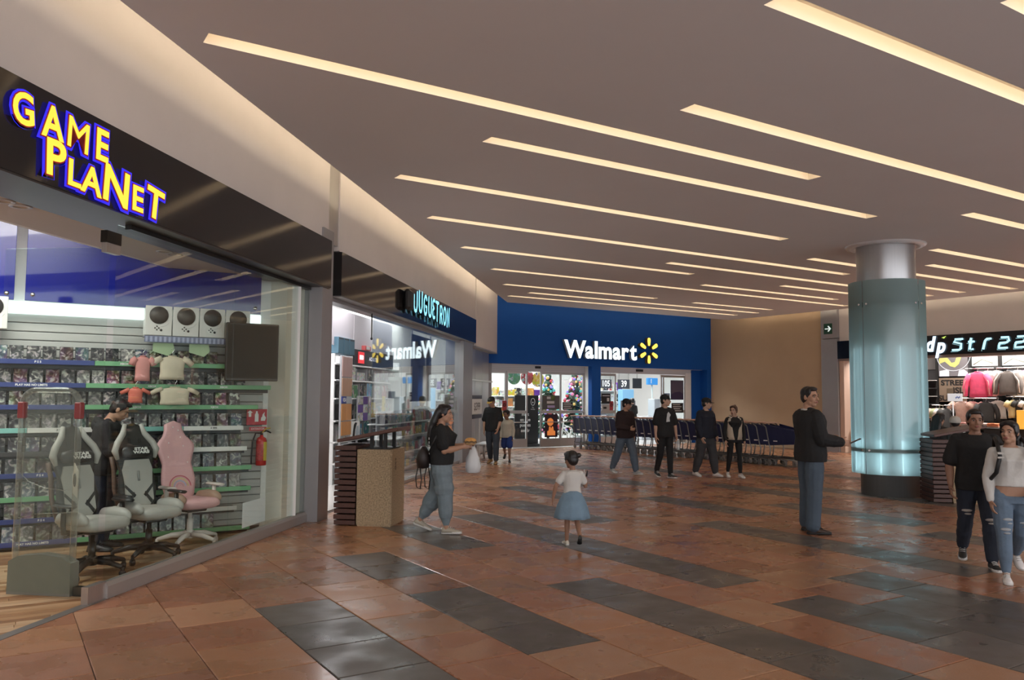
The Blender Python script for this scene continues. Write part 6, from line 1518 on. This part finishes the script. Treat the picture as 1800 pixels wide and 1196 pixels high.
def person(name, label, loc, heading, P, voxel=.009, cat='person'):
    F = skeleton(P); s = F.s; rg = random.Random(len(label)); t = thing(name, label, cat, loc, heading)
    sk = P.get('skin', SK_A); g = P.get('bulk', 1.0); lf = P.get('legfat', 1.0) * g; af = P.get('armfat', 1.0) * g
    # feet: local shoe frame has its heel at the origin, ankle at (.065, 0, .085)
    shoes = {}; low = 1e9
    for k, (h, kn, an, fp, side) in F.leg.items():
        M = Matrix.Translation(an) @ Matrix.Rotation(side * D(P.get('toe', 8)), 4, 'Z') @ Matrix.Rotation(fp, 4, 'Y') @ Matrix.Translation(Vector((-.065, 0, -.082)) * s)
        S = M @ Matrix.Diagonal((s * P.get('foot', 1.0) * .98, s * P.get('foot', 1.0), s, 1))
        shoes[k] = S
        for x in (0, .13, .27):
            low = min(low, (S @ Vector((x, 0, 0))).z)
    UP = Vector((0, 0, -low))
    mv = lambda v: Vector(v) + UP
    for k in F.leg: h, kn, an, fp, side = F.leg[k]; F.leg[k] = (mv(h), mv(kn), mv(an), fp, side)
    for k in F.arm: a, b, c, d, side = F.arm[k]; F.arm[k] = (mv(a), mv(b), mv(c), d, side)
    F.neck = mv(F.neck); F.head = mv(F.head); _tor = F.tor; F.tor = lambda p: _tor(p) + UP
    for k in shoes: shoes[k] = Matrix.Translation(UP) @ shoes[k]
    base = lambda rr: [[p + (UP if False else Vector((0, 0, 0))) for p in r] for r in rr]
    def rings(lo, hi, grow, drape=0.0):
        out = torso_rings(F, P, lo, hi, grow, drape=drape)
        return [[(p if i_ > 0 or lo > -.05 else p + UP) for p in r] for i_, r in enumerate(out)]
    # ---- body
    mb = MB(); mb.loft(rings(-.10, .515, -.006)); head_prims(mb, F)
    for k, (h, kn, an, fp, side) in F.leg.items():
        seg(mb, [h, h.lerp(kn, .5), kn, kn.lerp(an, .35), an], [.085 * s * lf, .068 * s * lf, .050 * s * lf, .050 * s * lf, .036 * s], 10)
        S = shoes[k]; seg(mb, [an, S @ Vector((.06, 0, .05)), S @ Vector((.15, 0, .035))], [.036 * s, .034 * s, .026 * s], 8)
    for k, (a, b, c, d, side) in F.arm.items():
        seg(mb, [a, a.lerp(b, .4), b, b.lerp(c, .3), c], [.050 * s * af, .046 * s * af, .037 * s * af, .038 * s * af, .025 * s * (.5 + af * .5)], 10)
        hand(mb, c, d, side, F, P.get('curl' + k, .35), P.get('roll' + k, 0.0), 1.0)
    fuse(mb, 'body', sk, t, voxel * .8, 2)
    if P.get('face', True): face_parts(F, t, brow=P.get('brow'))
    # ---- trousers / shorts / skirt
    rgj = P.get('jit', .05)
    if P.get('bottom'):
        m_, fit, end = P['bottom']          # fit: extra radius, end: fraction of the leg covered
        mb = MB(); mb.loft(rings(-.10, P.get('rise', .08), .010 + fit * .2))
        for k, (h, kn, an, fp, side) in F.leg.items():
            if end > .5:
                e_ = kn.lerp(an, (end - .5) * 2); cuff = P.get('cuff', .055)
                seg(mb, [h, h.lerp(kn, .5), kn, kn.lerp(e_, .5), e_], [(.088 * lf + fit * .5) * s, (.074 * lf + fit) * s, (.056 * lf + fit) * s, (.054 * lf + fit) * s, cuff * s], 12, 4, rgj, rg)
            else:
                e_ = h.lerp(kn, end * 2); seg(mb, [h, e_], [(.092 * lf + fit * .5) * s, (.082 * lf + fit) * s], 12, 3, rgj, rg)
        fuse(mb, P.get('bottom_name', 'trousers'), m_, t, voxel, 3)
    # ---- top
    m_, fit, sleeve, hem = P['top']
    mb = MB(); mb.loft(rings(hem, .495, .008 + fit * .8, P.get('drape', .03)))
    for sd in (-1, 1): seg(mb, [F.tor(Vector((-.005, sd * .05, .475)) * s), F.tor(Vector((0, sd * .155 * P.get('shoulder', 1.0), .437)) * s)], [(.040 + fit * .3) * s, (.047 + fit * .4) * s], 10, 2)
    for k, (a, b, c, d, side) in F.arm.items():
        if sleeve <= .5: e_ = a.lerp(b, sleeve * 2); seg(mb, [a + (F.TM @ Vector((0, -side * .05, .0))) * s, a, a.lerp(e_, .5), e_], [(.050 + fit * .3) * s, (.050 * af + fit * .5) * s, (.050 * af + fit * .8) * s, (.048 * af + fit * 1.1) * s], 10, 2, rgj * .5, rg)
        elif sleeve > 0: e_ = b.lerp(c, (sleeve - .5) * 2); seg(mb, [a + (F.TM @ Vector((0, -side * .05, .0))) * s, a, a.lerp(b, .5), b, b.lerp(e_, .5), e_], [(.050 + fit * .3) * s, (.050 * af + fit * .5) * s, (.046 * af + fit * .8) * s, (.041 * af + fit * .8) * s, (.039 * af + fit * .7) * s, (.032 * af + fit * .5) * s], 10, 3, rgj, rg)
    fuse(mb, P.get('top_name', 'shirt'), m_, t, voxel, 3)
    m = MB(); m.tube([F.tor(Vector((-.008 + .066 * math.cos(a), .074 * math.sin(a), .490 + .012 * -math.cos(a))) * s) for a in [2 * PI * i / 18 for i in range(18)]], .011 * s, 6, closed=True); m.build('collar', P.get('collar', m_), t)
    # ---- shoes
    sole, up, lace = shoe_bm(); um, sm_ = P.get('shoe', (SC['white'], C_sole))
    for k, S in shoes.items():
        if P.get('shoe' + k): um2, sm2 = P['shoe' + k]
        else: um2, sm2 = um, sm_
        m = MB(); m.add(up.v, up.f, 0, S, True); m.v = m.v; o = MB(); 
        mm = MB(); mm.add(up.v, up.f, 0, S @ Matrix.Translation((0, 0, -.004)) @ Matrix.Diagonal((1.03, 1.12, 1.08, 1)), True); ob = mm.build('shoe', um2, t)
        mm = MB(); mm.add(sole.v, sole.f, 0, S @ Matrix.Diagonal((1.03, 1.1, 1, 1)), True); mm.build('sole', sm2, ob)
        if P.get('laces', True): mm = MB(); mm.add(lace.v, lace.f, 0, S @ Matrix.Translation((0, 0, .004)) @ Matrix.Diagonal((1.03, 1.12, 1.08, 1)), True); mm.build('laces', sm2, ob)
    # ---- hair
    k = F.hs; H = lambda x, y, z: F.head + F.HM @ (Vector((x, y, z)) * k)
    hm = P.get('hair_m', M_hair); style = P.get('hair', 'short')
    mb = MB()
    def e(c, r): mb.ell(H(*c), tuple(q * k for q in r), nu=14, nv=10, R=F.HM)
    if style != 'none':
        e((-.026, 0, .046), (.092, .082, .082)); e((-.045, 0, .0), (.066, .079, .085)); e((.022, 0, .094), (.062, .066, .030))
        for s_ in (-1, 1): e((.006, s_ * .062, .055), (.052, .020, .045))
        if style == 'short':
            e((.055, 0, .092), (.035, .055, .022))
            for s_ in (-1, 1): e((.012, s_ * .073, .02), (.018, .008, .035))
        if style in ('long', 'pony', 'bun'):
            for s_ in (-1, 1): e((.0, s_ * .072, .02), (.05, .016, .05)); e((.045, s_ * .048, .078), (.035, .03, .025))
        if style == 'pony': seg(mb, [H(-.10, 0, .05), H(-.135, 0, .02), H(-.13, P.get('side', 0) * .04, -.12), H(-.115, P.get('side', 0) * .06, -.25), H(-.11, P.get('side', 0) * .06, -.33)], [.03 * k, .042 * k, .046 * k, .040 * k, .015 * k], 10, 3, .08, rg)
        if style == 'long': 
            for y in (-.05, 0, .05): seg(mb, [H(-.075, y, .03), H(-.115, y * 1.2, -.08), H(-.145, y * 1.2, -.20), H(-.155, y * 1.0, -.33), H(-.15, y * .8, -.42)], [.045 * k, .048 * k, .045 * k, .038 * k, .014 * k], 10, 3, .08, rg)
        if style == 'bun': c = P.get('bunpos', (-.06, 0, .12)); mb.ell(H(*c), (.036 * k,) * 3, nu=12, nv=8)
        fuse(mb, 'hair', hm, t, .008 * max(.8, k), 2)
    if P.get('cap'):
        cm_, bm_ = P['cap']
        m = MB(); rr = []
        for z, q in ((.038, 1.0), (.06, 1.02), (.09, .93), (.115, .72), (.130, .40), (.135, .05)): rr.append([H(-.015 + .103 * q * math.cos(a), .088 * q * math.sin(a), z) for a in [2 * PI * i / 20 for i in range(20)]])
        m.loft(rr); cp = m.build('cap', cm_, t)
        m = MB(); up_ = []; dn = []
        for i in range(11):
            a = -1.15 + 2.3 * i / 10; up_.append(((.085 * math.cos(a), .085 * math.sin(a)), (.085 * math.cos(a) + .075 * math.cos(a) ** .6, .080 * math.sin(a))))
        vs = []; fs = []
        for (x0, y0), (x1, y1) in up_: vs += [H(x0, y0, .044), H(x1, y1, .030), H(x0, y0, .037), H(x1, y1, .024)]
        for i in range(10): b0 = i * 4; fs += [(b0, b0 + 1, b0 + 5, b0 + 4), (b0 + 2, b0 + 6, b0 + 7, b0 + 3), (b0 + 1, b0 + 3, b0 + 7, b0 + 5)]
        m.add(vs, fs, 0, None, True); m.build('brim', bm_, cp)
    F.UP = UP; F.shoes = shoes
    return t, F
def patch(F, t, name, m, pts, off=.0): pass

BASE = dict(H=1.7, legL=(0, 2, 3, 0), legR=(0, 2, 3, 0), armL=(4, 8, 12, 4), armR=(4, 8, 12, 4))
def P_(**k): d = dict(BASE); d.update(k); return d
def at(x, y): return Vector((x, y, 0.0))
# 1 woman eating
t, F = person('person', 'woman in black t-shirt and pale baggy trousers walking and eating beside the bin', at(-.86, 10.15), D(2), P_(H=1.60, fem=1.1, belly=.024, bulk=1.10, hipw=1.1, legfat=1.12, armfat=1.12, head=1.02,
    legR=(8, 5, 2, -2), legL=(-9, 24, 2, 22), armR=(10, 6, 92, 4), armL=(22, 10, 78, 18), curlR=.75, curlL=.8, lean=-1, nod=6, yaw=-4, skin=SK_A, hair='long',
    top=(C_black, .022, .36, -.02), bottom=(C_gjean, .044, .95), cuff=.042, jit=.11, shoe=(mat('shoe_beige', (.40, .35, .28), .6), C_sole), brow=M_hair), .0075)
wR = F.arm['R'][2]; dR = F.arm['R'][3]; wL = F.arm['L'][2]; dL = F.arm['L'][3]
m = MB(); q = F.tor(Vector((-.142, 0, .30)) * F.s)
for i, (z, w_) in enumerate(((.06, .10), (.02, .14), (-.03, .12), (-.07, .15))): m.box(q.x - .022, q.x - .012, q.y - w_ / 2, q.y + w_ / 2, q.z + z - .014, q.z + z + .014)
m.build('back_print', mat('print_white_soft', (.6, .6, .6), .7), t)
W2 = t.matrix_basis.copy(); W2 = Matrix.Translation(t.location) @ Matrix.Rotation(t.rotation_euler[2], 4, 'Z')
def wpt(p): return W2 @ Vector(p)
o = thing('sandwich', 'golden bread sandwich held in the hand of the walking woman', 'food', wpt(wR + dR * .105 * F.s + Vector((.0, 0, .035))), D(20))
m = MB(); m.ell((0, 0, .018), (.075, .05, .038)); m.build('bread', mat('bread', (.55, .28, .08), .7, var=.3, vscale=30), o); m = MB(); m.ell((0, 0, -.012), (.070, .048, .026)); m.build('lower_bread', mat('bread_low', (.48, .30, .14), .7), o)
m = MB(); m.tube([(.07 * math.cos(a), .047 * math.sin(a), .002 + .006 * math.sin(7 * a)) for a in [2 * PI * i / 26 for i in range(26)]], .012, 6, closed=True); m.build('filling', mat('filling', (.16, .10, .05), .7), o)
bp = wpt(wL + dL * .06 * F.s)
o = thing('plastic_bag', 'white plastic bag hanging from the hand of the walking woman', 'bag', (bp.x + .03, bp.y, bp.z - .36), D(5))
m = MB(); m.loft([[(rx * math.cos(a) * (1 + .12 * math.sin(5 * a + z * 30)), ry * math.sin(a), z) for a in [2 * PI * i / 18 for i in range(18)]] for z, rx, ry in ((0, .05, .03), (.01, .085, .05), (.08, .095, .055), (.18, .085, .05), (.26, .05, .03), (.34, .02, .014))]); m.build('bag', mat('bag_white', (.62, .63, .64), .35), o)
m = MB(); m.tube([(.02, 0, .33), (.0, .0, .37), (-.02, 0, .33)], .006, 6); m.build('handle', mat('bag_white', (.62, .63, .64), .35), o)
bp = wpt(F.tor(Vector((-.24, -.05, .06)) * F.s))
o = thing('shoulder_bag', 'dark brown bag with dangling straps at the back of the walking woman', 'bag', bp, D(0))
m = MB(); m.loft([[(rx * math.cos(a), ry * math.sin(a), z) for a in [2 * PI * i / 16 for i in range(16)]] for z, rx, ry in ((-.12, .03, .06), (-.11, .075, .12), (0, .085, .14), (.10, .06, .13), (.15, .025, .08))]); m.build('pouch', mat('bag_brown', (.020, .013, .012), .5, bump=.3, bscale=20), o)
for dx in (-.055, .05): m = MB(); m.tube([(dx, -.06, -.10), (dx - .025, -.06, -.22), (dx - .015, -.06, -.34), (dx + .03, -.06, -.37), (dx + .045, -.06, -.25), (dx + .025, -.06, -.11)], .008, 6); m.build('strap', M_blackmat, o)
m = MB(); m.tube([(.08, -.10, .08), (.16, -.15, .25), (.24, -.10, .38)], .010, 6); m.build('shoulder_strap', M_blackmat, o)
# 2 little girl
t, F = person('person', 'little girl in white t-shirt and pale blue skirt seen from behind', at(.70, 9.35), D(97), P_(H=1.02, head=1.42, hipw=.95, bulk=1.0, armfat=1.15, legfat=1.05,
    legL=(6, 4, 1, -2), legR=(-8, 42, -1, 30), armL=(-4, 36, 16, -10), armR=(18, 24, 95, -12), curlR=.9, curlL=.3, yaw=26, nod=6, skin=SK_B, hair='bun', bunpos=(-.085, -.070, .055), face=True,
    top=(C_white, .016, .30, -.02), shoe=(SC['cream'], C_sole), shoeR=(SC['black'], C_sole_d), laces=False), .006)
s = F.s; m = MB(); rr = []
for i, (z, r) in enumerate(((.10, .118), (.06, .150), (-.04, .205), (-.16, .255), (-.27, .285), (-.335, .295), (-.34, .285))):
    ring = []
    for q in range(40):
        a = 2 * PI * q / 40; f = 1 + .055 * math.sin(9 * a + .6) * (i / 6) + .03 * math.sin(4 * a) * (i / 6); ring.append(F.UP + Vector((r * f * .92 * math.cos(a), r * f * math.sin(a), z)) * s * 1.18)
    rr.append(ring)
m.loft(rr[::-1], 0, None, True, True); m.build('skirt', fab('tulle_blue', (.17, .26, .345), .12), t)
wR = F.arm['R'][2]; dR = F.arm['R'][3]; W2 = Matrix.Translation(t.location) @ Matrix.Rotation(t.rotation_euler[2], 4, 'Z')
p = wpt(wR + dR * .08 * s); o = thing('lollipop', 'dark sweet with a thin white stick held by the little girl', 'sweet', p, 0); m = MB(); m.tube([(0, 0, -.03), (-.02, -.01, .10)], .005, 6); m.build('stick', C_sole, o); m = MB(); m.tube([(.01, 0, .02), (.02, .0, .085)], [.012, .009], 8); m.build('sweet', M_blackmat, o)
m = MB(); k = F.hs; m.ell(F.head + F.HM @ (Vector((-.088, -.052, .046)) * k), (.012 * k, .020 * k, .012 * k), nu=10, nv=6); m.build('hair_band', mat('band_pink', (.3, .08, .12), .5), t)
# 3 standing man
t, F = person('person', 'man in black jacket and blue jeans standing and holding a phone before the trolleys', at(3.80, 10.40), D(8), P_(H=1.87, bulk=1.06, shoulder=1.05, legL=(3, 4, 5, 0), legR=(-3, 2, 4, 0), armR=(6, 9, 74, 0), armL=(10, 6, 78, 18), curlR=.7, curlL=.7, yaw=-64, nod=2, lean=-2, skin=SK_A, hair='short', toe=14,
    top=(C_black, .048, .97, -.11), top_name='jacket', collar=C_white, bottom=(fab('denim_mid', (.066, .092, .125)), .030, .98), cuff=.085, jit=.04, shoe=(mat('shoe_brown', (.05, .028, .02), .5), C_sole_d)), .0075)
wR = F.arm['R'][2]; dR = F.arm['R'][3]; W2 = Matrix.Translation(t.location) @ Matrix.Rotation(t.rotation_euler[2], 4, 'Z')
o = thing('phone', 'dark phone in the hand of the man in the black jacket', 'phone', wpt(wR + dR * .12 * F.s + Vector((0, 0, .01))), D(-8)); m = MB(); m.bbox(-.01, .13, -.035, .035, -.004, .004, .003, 0, Matrix.Rotation(-.45, 4, 'Y')); m.build('case', M_blackmat, o); m = MB(); m.box(-.005, .125, -.031, .031, .004, .0052, 0, Matrix.Rotation(-.45, 4, 'Y')); m.build('screen', mat('phone_screen', (.02, .02, .025), .1), o)
m = MB(); m.tube([F.tor(Vector((.115, -.03, .40)) * F.s), F.tor(Vector((.075, -.045, .47)) * F.s), F.tor(Vector((.02, -.068, .505)) * F.s)], .016 * F.s, 8); m.build('shirt_collar', C_white, t)
# 4, 5 the couple
t, F = person('person', 'man in black t-shirt and ripped dark jeans walking beside the woman in white', at(4.76, 8.40), D(-112), P_(H=1.63, bulk=1.10, shoulder=1.08, armfat=1.1, legL=(14, 8, 2, 0), legR=(-12, 24, 2, 18), armR=(-4, 16, 22, 0), armL=(10, 20, 40, 20), yaw=6, nod=2, skin=SK_B, hair='short', curlR=.5,
    top=(C_black, .026, .40, -.10), bottom=(C_djean, .018, .97), cuff=.062, shoe=(SC['black'], C_sole)), .0075)
def rip(F, t, k, fr, m_, side=.0, sz=.05):
    h, kn, an, fp, sd = F.leg[k]; p = h.lerp(kn, fr); r = .082 * F.s; mm = MB(); c = p + Vector((r, side, 0)); mm.ell(c, (.022, sz, .016), nu=12, nv=6); mm.ell(c + Vector((0, .01, -.035)), (.02, sz * .7, .010), nu=10, nv=6); mm.build('rip', m_, t)
rip(F, t, 'L', .93, mat('rip_thread', (.42, .38, .35), .8)); rip(F, t, 'R', .75, mat('rip_thread', (.42, .38, .35), .8))
t, F = person('person', 'woman in white cropped top and ripped blue jeans with backpack at the frame edge', at(4.74, 7.78), D(-108), P_(H=1.52, fem=1.05, bulk=1.10, hipw=1.12, legfat=1.16, armfat=1.05, belly=.012, legR=(14, 6, 1, 0), legL=(-16, 30, 2, 24), armR=(0, 12, 14, 2), armL=(-6, 28, 62, 24), curlL=.6, rise=.0, yaw=-34, nod=-2, skin=SK_A, hair='pony', side=.9, head=1.04,
    top=(C_white, .012, .97, .08), bottom=(fab('denim_light', (.12, .17, .235)), .008, .95), cuff=.048, shoe=(SC['white'], C_sole)), .0075)
rip(F, t, 'R', .60, mat('rip_pale', (.36, .38, .40), .8), .02, .045); rip(F, t, 'R', .85, mat('rip_pale', (.36, .38, .40), .8), 0, .045); rip(F, t, 'L', .72, mat('rip_pale', (.36, .38, .40), .8), 0, .04)
W2 = Matrix.Translation(t.location) @ Matrix.Rotation(t.rotation_euler[2], 4, 'Z')
o = thing('backpack', 'black backpack with buckled straps worn by the woman in white', 'backpack', wpt(F.tor(Vector((0, 0, 0)) * F.s)), D(-108)); S_ = F.s
m = MB(); m.loft([[(-.205 + rx * math.cos(a), ry * math.sin(a), z) for a in [2 * PI * i / 16 for i in range(16)]] for z, rx, ry in ((.10, .03, .09), (.12, .06, .13), (.28, .065, .135), (.42, .05, .115), (.46, .02, .06))]); m.build('pack', M_blackmat, o)
for sd in (-1, 1):
    m = MB(); m.tube([(-.15, sd * .10, .44), (-.05, sd * .115, .515), (.06, sd * .12, .47), (.150, sd * .120, .36), (.13, sd * .150, .20), (.0, sd * .195, .10), (-.15, sd * .13, .10)], .019, 8); st = m.build('strap', M_blackmat, o)
    m = MB(); m.cbox(.165, sd * .120, .385, .03, .05, .02); m.cbox(.168, sd * .121, .345, .03, .05, .016); m.build('buckle', mat('buckle', (.45, .42, .38), .4), st)
# 6, 7 man with cap and boy
t, F = person('person', 'man in black t-shirt and black cap with yellow brim walking beside the boy', at(-.46, 20.35), D(-104), P_(H=1.70, bulk=1.06, legL=(8, 6, 2, 0), legR=(-8, 16, 2, 12), armR=(0, 12, 14, 2), armL=(8, 10, 24, 8), yaw=-20, nod=24, skin=SK_A, hair='short', top=(C_black, .026, .44, -.10), bottom=(fab('denim_slate', (.035, .045, .06)), .020, .95), cuff=.066, shoe=(mat('boot_tan', (.36, .20, .07), .6), mat('boot_sole', (.2, .12, .06), .7)), cap=(C_black, mat('brim_yellow', (.60, .36, .08), .6))), .010)
t, F = person('person', 'boy in cream hoodie and blue shorts walking in front of the sliding doors', at(-.11, 21.05), D(-96), P_(H=1.32, head=1.25, legL=(16, 10, 2, 0), legR=(-14, 40, 2, 30), armR=(2, 12, 14, 0), armL=(6, 12, 16, 0), yaw=-30, nod=10, skin=SK_B, hair='short', top=(C_creamk, .022, .97, -.10), top_name='hoodie', bottom=(C_blueshort, .030, .42), bottom_name='shorts', shoe=(SC['black'], C_sole_d)), .010)
# 8-11 group in front of the trolleys
t, F = person('person', 'man in dark maroon hoodie and jeans striding before the trolleys, a forearm across his waist', at(2.50, 17.95), D(-60), P_(H=1.70, bulk=1.10, legL=(18, 6, 4, -4), legR=(-16, 12, 4, 8), armR=(6, 10, 70, 42), armL=(-6, 12, 30, 10), yaw=30, nod=10, skin=SK_A, hair='short', curlR=.9, top=(C_maroon, .034, .97, -.10), top_name='hoodie', bottom=(C_jean, .026, .97), cuff=.066, shoe=(SC['grey'], C_sole), cap=(C_black, C_black)), .010)
t, F = person('person', 'young man in black printed t-shirt and cap carrying a water bottle', at(3.24, 17.25), D(-72), P_(H=1.77, bulk=.98, legL=(10, 6, -2, 0), legR=(-8, 18, -2, 14), armR=(-4, 8, 6, 0), armL=(4, 12, 10, 0), yaw=42, nod=0, skin=SK_C, hair='short', curlL=.9, top=(C_black, .030, .42, -.10), bottom=(C_black, .012, .97), cuff=.056, shoe=(SC['black'], C_sole), cap=(C_black, C_black)), .010)
m = MB(); q = F.tor(Vector((.155, 0, .34)) * F.s)
m.prism([(-.05, -.13), (.03, -.12), (.02, -.04), (.05, .02), (.0, .08), (-.03, .04), (-.04, -.04)], q.x - .01, q.x + .006, 'x', 0, Matrix.Translation((0, q.y, q.z))); m.build('chest_print', mat('print_white_soft', (.6, .6, .6), .7), t)
W2 = Matrix.Translation(t.location) @ Matrix.Rotation(t.rotation_euler[2], 4, 'Z'); p = wpt(F.arm['L'][2] + F.arm['L'][3] * .09)
o = thing('water_bottle', 'clear water bottle with a white label carried by the young man in black', 'bottle', (p.x + .02, p.y - .03, p.z - .20), 0); m = MB(); m.lathe([(0, 0), (.034, 0), (.036, .01), (.036, .15), (.014, .19), (.014, .215), (0, .215)], 16); m.build('body', mat('bottle_plastic', (.45, .48, .5), .15, spec=.8), o); m = MB(); m.lathe([(.037, .05), (.037, .12)], 16); m.build('label', C_sole, o); m = MB(); m.lathe([(.016, .205), (.016, .225), (0, .225)], 12); m.build('cap', M_white, o)
t, F = person('person', 'man in navy sweatshirt and grey trousers looking aside, beside the woman in the vest', at(4.17, 17.55), D(-58), P_(H=1.71, bulk=1.14, legL=(14, 6, 3, 0), legR=(-8, 12, 3, 8), armR=(0, 14, 20, 6), armL=(4, 12, 24, 8), yaw=38, nod=4, skin=SK_C, hair='short', top=(C_navy, .034, .97, -.10), top_name='sweatshirt', bottom=(C_greyt, .034, .97), cuff=.07, shoe=(SC['white'], C_sole), cap=(C_black, C_black)), .010)
t, F = person('person', 'woman in cream vest over black sleeves and leggings, brown hair tied up', at(4.73, 17.35), D(-88), P_(H=1.55, fem=1.0, legL=(8, 4, 2, 0), legR=(-6, 14, 2, 10), armR=(2, 16, 20, 0), armL=(0, 12, 16, 0), yaw=-42, nod=4, skin=SK_C, hair='bun', hair_m=M_hairb, bunpos=(-.07, 0, .10), brow=M_hairb, top=(C_black, .012, .97, -.02), top_name='sweater', bottom=(C_black, .004, .96), bottom_name='leggings', cuff=.042, shoe=(SC['white'], C_sole)), .010)
s = F.s; m = MB()
for sd in (-1, 1):
    rr = []
    for z, rx, ry, a0 in ((-.04, .150, .192, .16), (.06, .148, .186, .30), (.18, .142, .178, .42), (.30, .152, .184, .55), (.40, .150, .190, .66), (.455, .125, .165, .75), (.49, .095, .105, .9)):
        ring = []
        for i in range(13):
            a = sd * (a0 + (PI - a0 + .02) * i / 12); ring.append(F.tor(Vector((rx * math.cos(a), ry * math.sin(a), z)) * s))
        for i in range(12, -1, -1):
            a = sd * (a0 + (PI - a0 + .02) * i / 12); ring.append(F.tor(Vector(((rx - .018) * math.cos(a), (ry - .018) * math.sin(a), z)) * s))
        rr.append(ring if sd > 0 else ring[::-1])
    m.loft(rr)
m.build('vest', C_vest, t); m = MB(); m.tube([F.tor(Vector((.10 * math.cos(a) - .012, .105 * math.sin(a), .49 + .03 * -math.cos(a))) * s) for a in [.7 + (2 * PI - 1.4) * i / 14 for i in range(15)]], .026 * s, 8); m.build('vest_collar', mat('fleece', (.60, .54, .46), .9, bump=.6, bscale=60), t)
# 12 cashier, 13 shopper in the game shop, 14-15 by the sports shop
person('person', 'dark haired person in black t-shirt at the checkout inside the right opening', T(20.25, 23.6), D(120), P_(H=1.68, armL=(50, 14, 30, 0), armR=(10, 10, 30, 4), skin=SK_C, hair='short', top=(C_black, .026, .42, -.10), bottom=(C_djean, .018, .97), shoe=(SC['black'], C_sole_d)), .011)
t, F = person('person', 'shopper in black hooded jacket reading a game case behind the racing chairs', T(.98, 9.88), D(14), P_(H=1.68, bulk=1.08, armR=(24, 8, 88, 26), armL=(20, 8, 84, 24), curlR=.6, curlL=.6, nod=24, yaw=4, lean=8, legL=(4, 4, 4, 0), skin=SK_A, hair='short', top=(fab('jacket_black', (.016, .016, .017)), .036, .97, -.10), top_name='jacket', bottom=(C_djean, .022, .97), shoe=(SC['black'], C_sole_d)), .009)
m = MB(); m.tube([F.tor(Vector((-.05 + .085 * math.cos(a), .105 * math.sin(a), .47 - .02 * math.cos(a))) * F.s) for a in [.9 + (2 * PI - 1.8) * i / 14 for i in range(15)]], .034, 8); m.ell(F.tor(Vector((-.13, 0, .43)) * F.s), (.05, .10, .07)); m.build('hood', fab('jacket_black', (.016, .016, .017)), t)
W2 = Matrix.Translation(t.location) @ Matrix.Rotation(t.rotation_euler[2], 4, 'Z'); p = wpt((F.arm['R'][2] + F.arm['L'][2]) / 2 + F.arm['R'][3] * .13)
o = thing('held_game_case', 'game case held open by the shopper in the black jacket', 'game', p, D(14)); m = MB(); m.bbox(-.01, .004, -.07, .07, -.06, .11, .002, 0, Matrix.Rotation(-.5, 4, 'Y')); m.build('case', M_case, o); m = MB(); m.box(-.012, -.0098, -.064, .064, -.054, .104, 0, Matrix.Rotation(-.5, 4, 'Y')); m.build('cover', COVERS[3][1], o)
person('person', 'long haired girl in black standing behind the right hand concrete bin', at(7.72, 14.75), D(40), P_(H=1.44, head=1.12, fem=.5, yaw=-10, skin=SK_A, hair='long', top=(C_black, .022, .97, -.10), bottom=(C_black, .014, .97), shoe=(SC['black'], C_sole_d)), .011)
t, F = person('person', 'child in a white hat and pale top seen from behind near the sports shop', at(8.12, 14.95), D(70), P_(H=1.36, head=1.2, skin=SK_A, hair='short', top=(C_white, .024, .97, -.10), bottom=(C_greyt, .016, .97), shoe=(SC['white'], C_sole)), .011)
k = F.hs; m = MB(); m.loft([[F.head + F.HM @ (Vector((-.015 + .105 * q * math.cos(a), .095 * q * math.sin(a), z)) * k) for a in [2 * PI * i / 20 for i in range(20)]] for z, q in ((.0, 1.06), (.03, 1.08), (.07, 1.04), (.105, .86), (.128, .5), (.133, .05))]); m.build('knit_hat', fab('hat_white', (.55, .50, .45), .05), t)
fuse_all()
